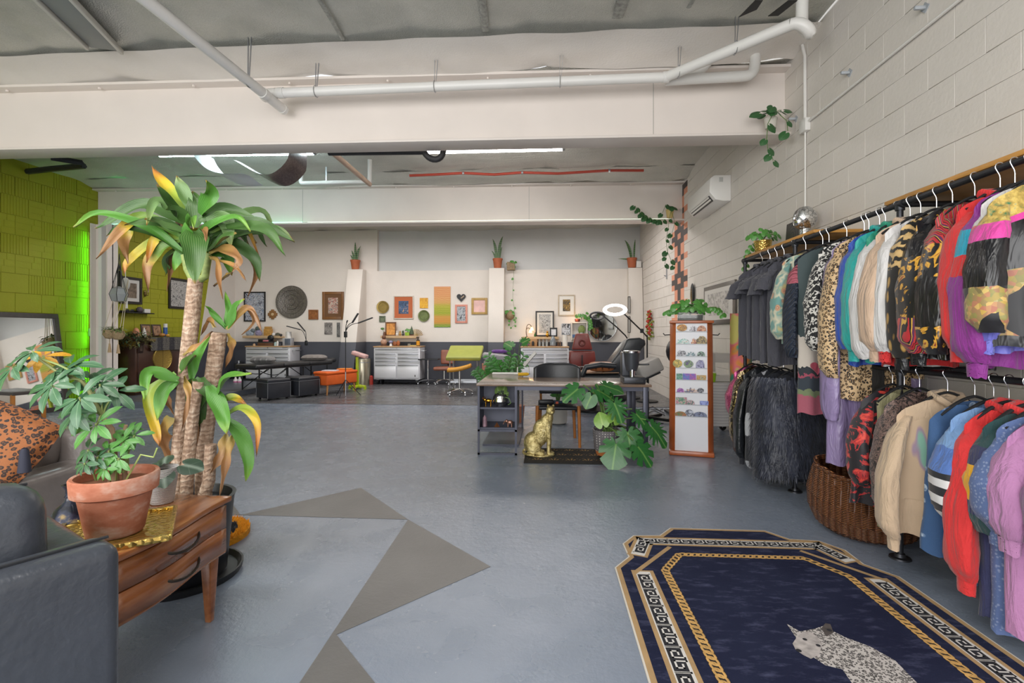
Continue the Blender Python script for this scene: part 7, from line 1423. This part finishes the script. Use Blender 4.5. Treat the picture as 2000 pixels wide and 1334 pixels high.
for z0, z1, k in ((.418, .518, 0), (.312, .412, 1)):
    d = MB().grid(lambda u, v: (serp(u) + .004, YA + .012 + (YE - YA - .024) * u, z0 + (z1 - z0) * v), 16, 2).obj('drawer', M_WAL, tb); d.modifiers.new('t', 'SOLIDIFY').thickness = .02
    yc_, zm = [YA + .62 * (YE - YA), YA + .28 * (YE - YA)], (z0 + z1) / 2
    yy0, yy1 = YA + .36 * (YE - YA), YA + .68 * (YE - YA); q0, q1 = serp(.36) + .02, serp(.68) + .02
    T(bez((q0, yy0, zm), (q0 + .04, yy0 + .03, zm - .028), (q1 + .04, yy1 - .03, zm - .028), (q1, yy1, zm), 10), .0055, 6).obj('handle', mat('4a4640', .3, .8), d)
    for q, yy in ((q0, yy0), (q1, yy1)): L([(0, .012), (.018, .008), (.024, 0)], 12, c=(q - .012, yy, zm), axis='x').obj('rosette', mat('3f3b37', .35, .8), d)
T([V((serp(i / 16) + .006, YA + (YE - YA) * i / 16, .302)) for i in range(17)], .009, 6).obj('lower_moulding', M_WAL, tb)
T([V((serp(i / 16) + .006, YA + (YE - YA) * i / 16, .415)) for i in range(17)], .003, 5).obj('bead', M_WAL, tb)
for x, y in ((XF - .04, YE - .035), (XF - .04, YA + .03), (XBk + .04, YE - .035), (XBk + .04, YA + .03)): MB().hexa([V((x + a * .013, y + b * .013, 0)) for a, b in ((-1, -1), (1, -1), (1, 1), (-1, 1))] + [V((x + a * .028, y + b * .028, .32)) for a, b in ((-1, -1), (1, -1), (1, 1), (-1, 1))]).obj('leg', M_WAL, tb, bevel=.003)
ZS = .551
ty = thing('gold_tray', 'hammered gold square tray under the terracotta pot', 'tray', (-1.60, 1.71, ZS), .62); B(-.17, .17, -.17, .17, 0, .008).obj('base', M_BRASS, ty)
for s in (-1, 1): MB().bar((-.175, s * .175, .01), (.175, s * .175, .01), .016, .022).obj('rim', M_BRASS, ty, bevel=.003); MB().bar((s * .175, -.175, .01), (s * .175, .175, .01), .016, .022).obj('rim', M_BRASS, ty, bevel=.003)
g = G('terracotta'); pz_ = g.noise(7, 4, .6, co=g.co(scale=(1, 1, 1.8))); g.out(g.ramp(pz_, (.36, 'b0664a'), (.5, 'c27c60'), (.6, 'cfa08c'), (.72, 'dcc6ba')), .75); M_TER = g.bump(g.noise(50, 3), .2, .005).m
sp = thing('schefflera', 'leggy umbrella plant in a large terracotta pot on the side table', 'potted plant', (-1.59, 1.70, ZS + .01)); L([(0, 0), (.083, 0), (.088, .008), (.113, .15), (.123, .15), (.131, .155), (.135, .212), (.131, .218), (.12, .216), (.112, .155), (.108, .145), (0, .145)], 40).obj('pot', M_TER, sp); L([(0, .185), (.114, .185)], 28).obj('soil', mat('8f5f45', .9, 0, .2, 20, .5, 40), sp)
bv = thing('lacquer_jug', 'small black and gold lacquer jug on the side table', 'jug', (-1.87, 1.80, ZS)); g = G('jug_lacquer'); g.out(g.ramp(g.noise(22, 3), (.45, '1c1f2c'), (.6, '3a3f55'), (.7, 'a08a5c')), .15); L([(0, 0), (.068, 0), (.072, .015), (.05, .06), (.022, .085), (.018, .1), (.024, .105), (.018, .112), (.018, .13), (.03, .15), (.026, .15), (.014, .13)], 20).obj('body', g.m, bv); T(bez((.02, 0, .145), (.05, 0, .19), (.055, 0, .13), (.035, 0, .075), 8), .007, 6).obj('handle', M_LBP, bv); L([(.07, .0), (.075, .008), (.07, .014)], 20).obj('foot_ring', M_LBP, bv)
wp = thing('white_pot_plant', 'dark leaved plant in a ribbed white pot on the side table', 'potted plant', (-1.69, 2.04, ZS)); g = G('ribbed_white'); g.out('d4d0cd', .5); RB = g.bump(g.wave(60, 'Z', 1.5), .6, .01).m; L([(0, 0), (.042, 0), (.046, .01), (.062, .155), (.057, .155), (.05, .13), (0, .12)], 28).obj('pot', RB, wp); L([(0, .135), (.052, .135)], 20).obj('soil', mat('2f2a25', .9), wp)
for i, (c, sz, n_, d_) in enumerate([((-.03, -.02, .155), .09, (-.2, -.7, .7), (-.7, -.3, .3)), ((.02, -.03, .165), .09, (.1, -.6, .8), (.2, -.6, .5)), ((.1, 0, .175), .10, (.2, -.5, .85), (.9, -.1, .15)), ((-.02, .03, .17), .08, (-.1, -.5, .8), (-.4, .4, .5))]):
    o = broad_leaf(sz, 0, i * .4).obj('leaf', m_leaf('pewter_leaf', '2c3f30', '45584a', '8a9a8c'), wp, ang=70); o.matrix_local = orient(V(c) - V(d_).normalized() * sz * .3, n_, d_)
bk_ = thing('table_book', 'green and white booklet at the back of the side table', 'book', (-1.93, 1.98, ZS), .3); B(-.06, .08, -.05, .05, 0, .01).obj('cover', mat('d9dbe0', .4), bk_); B(-.06, .08, -.05, .05, .01, .02).obj('upper_booklet', mat('4f8a45', .4), bk_)
# tufted round mat on the floor
fm = thing('tufted_mat', 'round tufted mat with black and orange rings behind the side table', 'mat', (-2.17, 2.94, 0)); rr = random.Random(2)
for nm, r0, r1, c_ in (('orange_edge', .2, .27, 'd08a14'), ('black_ring', .1, .2, '23252b'), ('orange_centre', 0, .1, 'd9951c')):
    L([(r0, .02), (r0, .035), (r1, .035), (r1, .0)] if r0 else [(0, .035), (r1, .035)], 32).obj(nm, mat(c_, .95, 0, .2, 30, .8, 90), fm); mb = MB()
    for k in range(900):
        a, r = rr.uniform(0, 2 * PI), math.sqrt(rr.uniform(r0 * r0, r1 * r1)); p = V((r * math.cos(a), r * math.sin(a), .03)); mb.add([p + V((-.004, 0, 0)), p + V((.004, 0, 0)), p + V((rr.uniform(-.01, .01), rr.uniform(-.01, .01), .025))], [(0, 1, 2)])
    stuff(mb.obj(nm + '_pile', mat(c_, .95, 0, .25, 30), fm, smooth=False, merge=False))
# ================================================================ the tall dracaena
DX, DY = -1.93, 2.48
dr = thing('dracaena', 'tall corn plant with three bare trunks and browning leaves', 'potted plant', (DX, DY, 0)); L([(0, 0), (.19, 0), (.2, .02), (.235, .40), (.245, .42), (.225, .42), (.215, .38), (0, .36)], 32).obj('pot', mat('1f2126', .4), dr); L([(0, .37), (.21, .37)], 24).obj('soil', mat('3a2f26', .95, bump=.6), dr); L([(.2, .0), (.27, .0), (.28, .035), (.27, .035), (.25, .01), (.2, .01)], 28).obj('saucer', M_BLACK, dr)
def dp(px, py, dy=0): return at(px, py, y=DY + dy) - V(dr.location)
g = G('cane_bark'); w_ = g.math('MULTIPLY', g.wave(11, 'Z', 6, detail=3, dscale=3), g.noise(40, 3, co=g.co(scale=(3, 3, .5)))); g.out(g.ramp(g.math('ADD', g.math('MULTIPLY', w_, .35), g.math('MULTIPLY', g.noise(26, 4, co=g.co(scale=(2, 2, .6))), .75)), (.28, '8a6f5a'), (.5, 'b59a84'), (.7, 'd0bda8')), .8); M_BARK = g.bump(g.math('ADD', w_, g.noise(30, 3)), .5, .01).m
def trunk(pts, rs): T(pts, rs, 14).obj('trunk', M_BARK, dr)
trunk([V((-.04, .0, .36)), dp(345, 930), dp(352, 850), dp(366, 700), dp(376, 610), dp(382, 545)], [.038, .036, .035, .037, .038, .036])
trunk([V((.03, -.03, .36)), dp(368, 900, -.06), dp(378, 800, -.06), dp(388, 745, -.06)], [.032, .030, .029, .027])
trunk([V((.08, .04, .36)), dp(397, 930, .05), dp(400, 870, .05), dp(412, 760, .05), dp(428, 650, .05)], [.042, .040, .038, .040, .041])
trunk([V((.1, -.02, .36)), dp(408, 940, -.02), dp(412, 868, -.02)], [.032, .03, .028])
M_GC = mat('8a9a58', .6, 0, .3, 40)
T([dp(381, 550), dp(366, 525), dp(360, 498)], [.026, .02, .018], 10).obj('green_cane', M_GC, dr); T([dp(386, 548), dp(400, 540), dp(404, 515), dp(408, 495)], [.022, .02, .018, .017], 10).obj('green_cane', M_GC, dr)
def m_drac(name, stops):
    g = G(name); a = g.node('ShaderNodeAttribute', attribute_name='along').outputs['Fac']; w = g.node('ShaderNodeAttribute', attribute_name='across').outputs['Fac']
    st = g.math('SINE', g.math('MULTIPLY', w, 40)); t = g.math('ADD', a, g.math('MULTIPLY', g.math('SUBTRACT', g.noise(14, 3), .5), .22))
    c = g.ramp(t, *stops); g.out(g.mix(g.math('MULTIPLY', g.math('ADD', st, 1), .045), c, 'd6dd9a'), .36); g.bump(st, .15, .003); return g.m
DM = {'g': m_drac('corn_leaf_green', ((0, '376424'), (.6, '28521f'), (.93, '40682e'), (1, '8a6a3a'))), 'p': m_drac('corn_leaf_pale', ((0, '4f7a3a'), (.7, '648652'), (.92, '86985a'), (1, 'b5803a'))),
      'l': m_drac('corn_leaf_fresh', ((0, '3d7a28'), (.7, '4a8a2c'), (.95, '7aa53a'), (1, 'a58a3c'))), 'y': m_drac('corn_leaf_yellow', ((0, '5f8a34'), (.4, '94a530'), (.62, 'd0b028'), (.85, 'b8742c'), (1, '8f5a30'))),
      'b': m_drac('corn_leaf_brown', ((0, '8a7a3c'), (.25, 'b08a4a'), (.5, '9a6a42'), (1, '7a5236'))), 't': m_drac('corn_leaf_browntip', ((0, '4a7a30'), (.45, '6f8f34'), (.58, 'c0a030'), (.68, '9a6a3c'), (1, '7a5236')))}
def cr(pts, n):
    pts = [V(p) for p in pts]; P_ = [pts[0] * 2 - pts[1]] + pts + [pts[-1] * 2 - pts[-2]]; out = []
    k = len(pts) - 1
    for i in range(n + 1):
        t = i / n * k; j = min(int(t), k - 1); t -= j; a, b, c, d = P_[j:j + 4]
        out.append(.5 * ((2 * b) + (c - a) * t + (2 * a - 5 * b + 4 * c - d) * t * t + (3 * b - a - 3 * c + d) * t ** 3))
    return out
def strap_leaf(pts, hw, kind, twist=0, sd=0):
    n = 16; ps = cr(pts, n); vs, al, ac2 = [], [], []
    for i, p in enumerate(ps):
        t = i / n; d = (ps[min(i + 1, n)] - ps[max(i - 1, 0)]).normalized(); cam_d = V((-p.x - dr.location.x, -p.y - dr.location.y, CAM_H - p.z)).normalized()
        up = (V((0, 0, 1)) * (.5) + cam_d * .8).normalized(); s_ = d.cross(up); s_ = s_.normalized() if s_.length > .05 else V((1, 0, 0)); nn = s_.cross(d)
        tw = twist * t; s2 = s_ * math.cos(tw) + nn * math.sin(tw); n2 = s2.cross(d)
        w = hw * (min(1, .42 + 2.2 * t) if t < .3 else 1) * max(.02, (1 - t ** 3.2)) * (1 + .06 * math.sin(9 * t + sd))
        if kind in 'b': w *= .75 + .25 * math.sin(14 * t + sd)
        for c in (-1, -.5, 0, .5, 1): vs.append(p + s2 * (w * c) + n2 * (w * .34 * abs(c) ** 1.3 + .006 * math.sin(8 * t + 3 * c + sd))); al.append(t); ac2.append(c)
    fs = [(i * 5 + j, i * 5 + j + 1, i * 5 + j + 6, i * 5 + j + 5) for i in range(n) for j in range(4)]
    me = bpy.data.meshes.new('leaf'); me.from_pydata([tuple(v) for v in vs], [], fs); me.materials.append(DM[kind])
    for nm, dat in (('along', al), ('across', ac2)): me.attributes.new(nm, 'FLOAT', 'POINT').data.foreach_set('value', dat)
    me.polygons.foreach_set('use_smooth', [True] * len(me.polygons)); return link('leaf', me, dr)
def up1(x, y): return 180 + x / 4.765, 320 + y / 4.765
def lo1(x, y): return 260 + x / 3.51, 600 + y / 3.51
RR = random.Random(11)
upper = [('g', 60, (900, 560), (480, 385), (30, 600)), ('y', 55, (880, 450), (700, 230), (555, 20)), ('p', 50, (900, 400), (840, 240), (785, 110)), ('l', 66, (1010, 470), (1095, 300), (1060, 150)), ('g', 70, (950, 590), (970, 400), (935, 255)), ('p', 45, (880, 530), (610, 350), (505, 570)), ('g', 45, (860, 520), (720, 370), (605, 190)), ('g', 52, (1000, 520), (1240, 420), (1610, 560)), ('g', 55, (1040, 560), (1290, 470), (1530, 740)), ('g', 56, (1200, 590), (1560, 560), (1885, 728)), ('g', 46, (1200, 600), (1600, 600), (1800, 860)), ('p', 72, (1060, 540), (1240, 540), (1295, 770)), ('g', 92, (940, 620), (960, 800), (955, 1115)), ('t', 46, (870, 690), (500, 500), (270, 620), (35, 885)), ('t', 56, (720, 640), (420, 560), (290, 690), (335, 930)), ('y', 36, (830, 690), (590, 720), (340, 900), (295, 1030)), ('t', 46, (820, 720), (640, 790), (515, 940), (520, 1195)), ('y', 46, (850, 740), (610, 690), (505, 920)), ('b', 46, (840, 780), (760, 830), (695, 1190)), ('b', 46, (910, 590), (820, 560), (745, 710)), ('b', 28, (1000, 600), (1050, 620), (1062, 770)), ('b', 52, (1090, 830), (1230, 800), (1370, 890), (1300, 1020)), ('g', 56, (1090, 830), (1280, 740), (1510, 880), (1560, 1095)), ('l', 66, (1080, 850), (1230, 830), (1300, 1040)), ('b', 42, (1100, 820), (1350, 780), (1530, 980), (1440, 1260)), ('b', 26, (1090, 860), (1165, 900), (1185, 1100), (1215, 1260)), ('g', 42, (830, 760), (710, 880), (685, 1035)), ('y', 20, (1090, 640), (1400, 560), (1570, 900)), ('g', 42, (870, 650), (600, 540), (300, 570)), ('g', 42, (1060, 700), (1200, 600), (1400, 540)), ('p', 38, (880, 640), (640, 560), (490, 510)), ('g', 48, (870, 790), (640, 680), (560, 760)), ('g', 44, (1080, 800), (1240, 690), (1340, 640)), ('b', 22, (1090, 870), (1330, 960), (1435, 1090)), ('b', 30, (1300, 1010), (1220, 1070), (1130, 1140)), ('l', 40, (860, 800), (800, 880), (760, 1000)), ('g', 50, (920, 560), (780, 440), (690, 420))]
for i, (k, w, *pts) in enumerate(upper):
    q = [up1(*p) for p in pts]; sp_ = RR.uniform(-.24, .2); P_ = [dp(a, b, sp_ * j / (len(q) - 1) + (-.05 if i == 12 else 0)) for j, (a, b) in enumerate(q)]
    strap_leaf(P_, w / 4.765 / 372 * 1.25, k, RR.uniform(-.4, .4), i)
for k in range(16):
    c = (dp(362, 498) if k % 2 else dp(408, 492)); a = RR.uniform(0, 2 * PI); e = RR.uniform(.5, 1.1); l_ = RR.uniform(.32, .5)
    d = V((math.cos(a) * .9, math.sin(a) * .7, e)); o_ = V((math.cos(a), math.sin(a) * .8, 0)); strap_leaf([c, c + d * l_ * .4, c + d * l_ * .55 + o_ * l_ * .3, c + d * l_ * .3 + o_ * l_ * .75], .028, 'ggpl'[k % 4], RR.uniform(-.4, .4), k + 90)
lower = [('l', 38, (310, 500), (110, 450), (75, 640)), ('y', 30, (290, 450), (110, 600), (160, 850), (178, 955)), ('l', 38, (300, 500), (200, 600), (165, 780)), ('l', 28, (400, 490), (430, 350), (535, 190)), ('g', 52, (330, 440), (370, 390), (430, 330)), ('g', 50, (400, 490), (440, 700), (450, 925)), ('g', 40, (420, 490), (530, 600), (660, 770)), ('l', 46, (520, 540), (610, 720), (640, 870)), ('l', 36, (570, 590), (660, 480), (812, 455)), ('y', 28, (610, 640), (700, 625), (778, 672)), ('y', 26, (640, 740), (760, 695), (850, 800), (845, 1025)), ('l', 40, (620, 760), (740, 880), (790, 1060), (772, 1195)), ('b', 36, (640, 870), (600, 1020), (525, 1145)), ('b', 28, (680, 880), (640, 1060), (592, 1300)), ('b', 52, (260, 750), (200, 890), (272, 1090)), ('b', 22, (560, 140), (520, 90), (465, 195)), ('b', 26, (650, 180), (675, 280), (630, 420)), ('l', 18, (635, 150), (545, 40), (495, -10)), ('l', 24, (640, 140), (660, 30), (630, -110)), ('l', 26, (645, 140), (700, 10), (760, -60)), ('b', 22, (650, 140), (760, 0), (830, 90), (745, 190)), ('b', 24, (640, 150), (800, 10), (885, 175)), ('b', 22, (345, 330), (450, 260), (545, 165)), ('b', 20, (350, 470), (380, 620), (330, 860)), ('b', 18, (400, 500), (430, 760), (430, 1040)), ('b', 26, (260, 500), (230, 620), (280, 740)), ('g', 34, (470, 480), (480, 600), (400, 760))]
for i, (k, w, *pts) in enumerate(lower):
    q = [lo1(*p) for p in pts]; s0 = .05 if i in (15, 16, 17, 18, 19, 20, 21) else -.06; sp_ = RR.uniform(-.16, .1); P_ = [dp(a, b, s0 + sp_ * j / (len(q) - 1)) for j, (a, b) in enumerate(q)]
    strap_leaf(P_, w / 3.51 / 372 * 1.2, k, RR.uniform(-.4, .4), i + 50)
# ================================================================ umbrella plant foliage
SY = 1.70; so_ = V(sp.location)
def sq(px, py, dy=0): return at(px, py, y=SY + dy) - so_
M_SC = m_leaf('umbrella_leaf', '345a3c', '466e4c', '7c9a74'); M_SCG = m_leaf('umbrella_young_leaf', '47803a', '5c9248', '88b46a'); M_SCY = mat('d09a28', .5, 0, .2, 20); M_WS = mat('a08468', .8, 0, .25, 30)
T([V((0, 0, .17)), sq(222, 880), sq(218, 838), sq(200, 815)], [.012, .011, .010, .008], 8).obj('woody_stem', M_WS, sp); T([V((.02, .02, .17)), sq(240, 860, .04), sq(246, 830, .04)], [.009, .008, .006], 8).obj('woody_stem', M_WS, sp); T([V((-.03, .0, .17)), sq(226, 900)], [.006, .005], 6).obj('woody_stem', M_WS, sp)
def leaflet(ln): 
    mb = MB(); return mb.blade([V((0, .12 * ln, 0)), V((0, .35 * ln, .03 * ln)), V((0, .62 * ln, .04 * ln)), V((0, .85 * ln, .0)), V((0, ln, -.06 * ln))], [.015 * ln, .13 * ln, .17 * ln, .11 * ln, .004 * ln], (0, 0, 1), .2)
_lf = {k: leaflet(1).mesh('leaflet', m, ang=80) for k, m in (('s', M_SC), ('n', M_SCG), ('y', M_SCY))}
def umbel(px, py, dy, ln, kind, tilt, n=7, root=None):
    c = sq(px, py, dy); rr = random.Random(int(px * 7 + py)); nrm = V(tilt).normalized(); u, w = frame_of(nrm)
    for k in range(n):
        a = 2 * PI * k / n + rr.uniform(-.2, .2); d = (u * math.cos(a) + w * math.sin(a)) * .9 + V((0, 0, -.38)); l_ = 1.15 * ln * rr.uniform(.75, 1.1)
        o = link('leaflet', _lf[kind], sp); o.matrix_local = orient(c, nrm + d * .2, d) @ Matrix.Scale(l_, 4)
    if root is not None: T(bez(root, V(root).lerp(c, .4) + V((0, 0, .04)), c + V((0, 0, -.03)) - (c - V(root)) * .15, c, 8), .0035, 5).obj('petiole', mat('8a9a5a', .6), sp)
tp_ = sq(200, 815); md = sq(160, 745); T(bez(tp_, tp_ + V((-.03, 0, .06)), md + V((.03, 0, -.03)), md, 8) + [sq(110, 725), sq(60, 690)], [.007] * 9 + [.005, .004], 6).obj('leaning_stem', mat('8f9460', .7), sp)
for px, py, dy, ln, k, tl, rt in ((63, 686, -.02, .085, 's', (-.1, -.6, .8), md), (24, 716, -.05, .085, 's', (-.2, -.7, .6), sq(60, 692)), (84, 695, .05, .07, 'y', (.2, -.5, .8), md), (100, 752, -.06, .098, 's', (-.1, -.75, .6), md), (138, 712, .02, .09, 's', (0, -.6, .8), md), (120, 728, -.02, .085, 's', (-.1, -.6, .75), md), (155, 776, -.08, .10, 's', (0, -.8, .6), tp_), (148, 803, -.06, .085, 's', (-.1, -.8, .5), tp_), (195, 750, .03, .092, 's', (.2, -.7, .7), tp_), (175, 740, .08, .08, 's', (.1, -.6, .8), tp_), (225, 763, .05, .085, 's', (.4, -.7, .6), tp_), (187, 828, -.06, .085, 'n', (0, -.8, .6), tp_), (212, 880, -.05, .06, 'n', (0, -.8, .6), V((0, 0, .2))), (172, 878, -.07, .055, 's', (-.2, -.8, .6), V((-.03, -.02, .2))), (165, 905, -.09, .05, 's', (-.2, -.8, .5), V((-.05, -.03, .2))), (240, 860, -.02, .06, 'n', (.2, -.8, .6), V((.02, 0, .22))), (262, 850, .02, .055, 'n', (.3, -.7, .7), V((.03, 0, .22))), (232, 895, -.06, .05, 'n', (.1, -.9, .5), V((.02, -.02, .2))), (205, 915, -.08, .045, 'n', (-.1, -.9, .5), V((-.02, -.03, .2))), (250, 838, .04, .05, 'n', (.2, -.6, .8), V((.03, .02, .24))), (190, 893, -.07, .05, 's', (-.1, -.8, .6), V((-.03, -.02, .2)))):
    umbel(px, py, dy, ln, k, tl, 7, rt)
T([V((.06, -.03, .19)), sq(275, 888, -.03), sq(300, 893, -.03), sq(307, 875, -.03)], .003, 5).obj('trailing_shoot', mat('a5b56a', .6), sp)
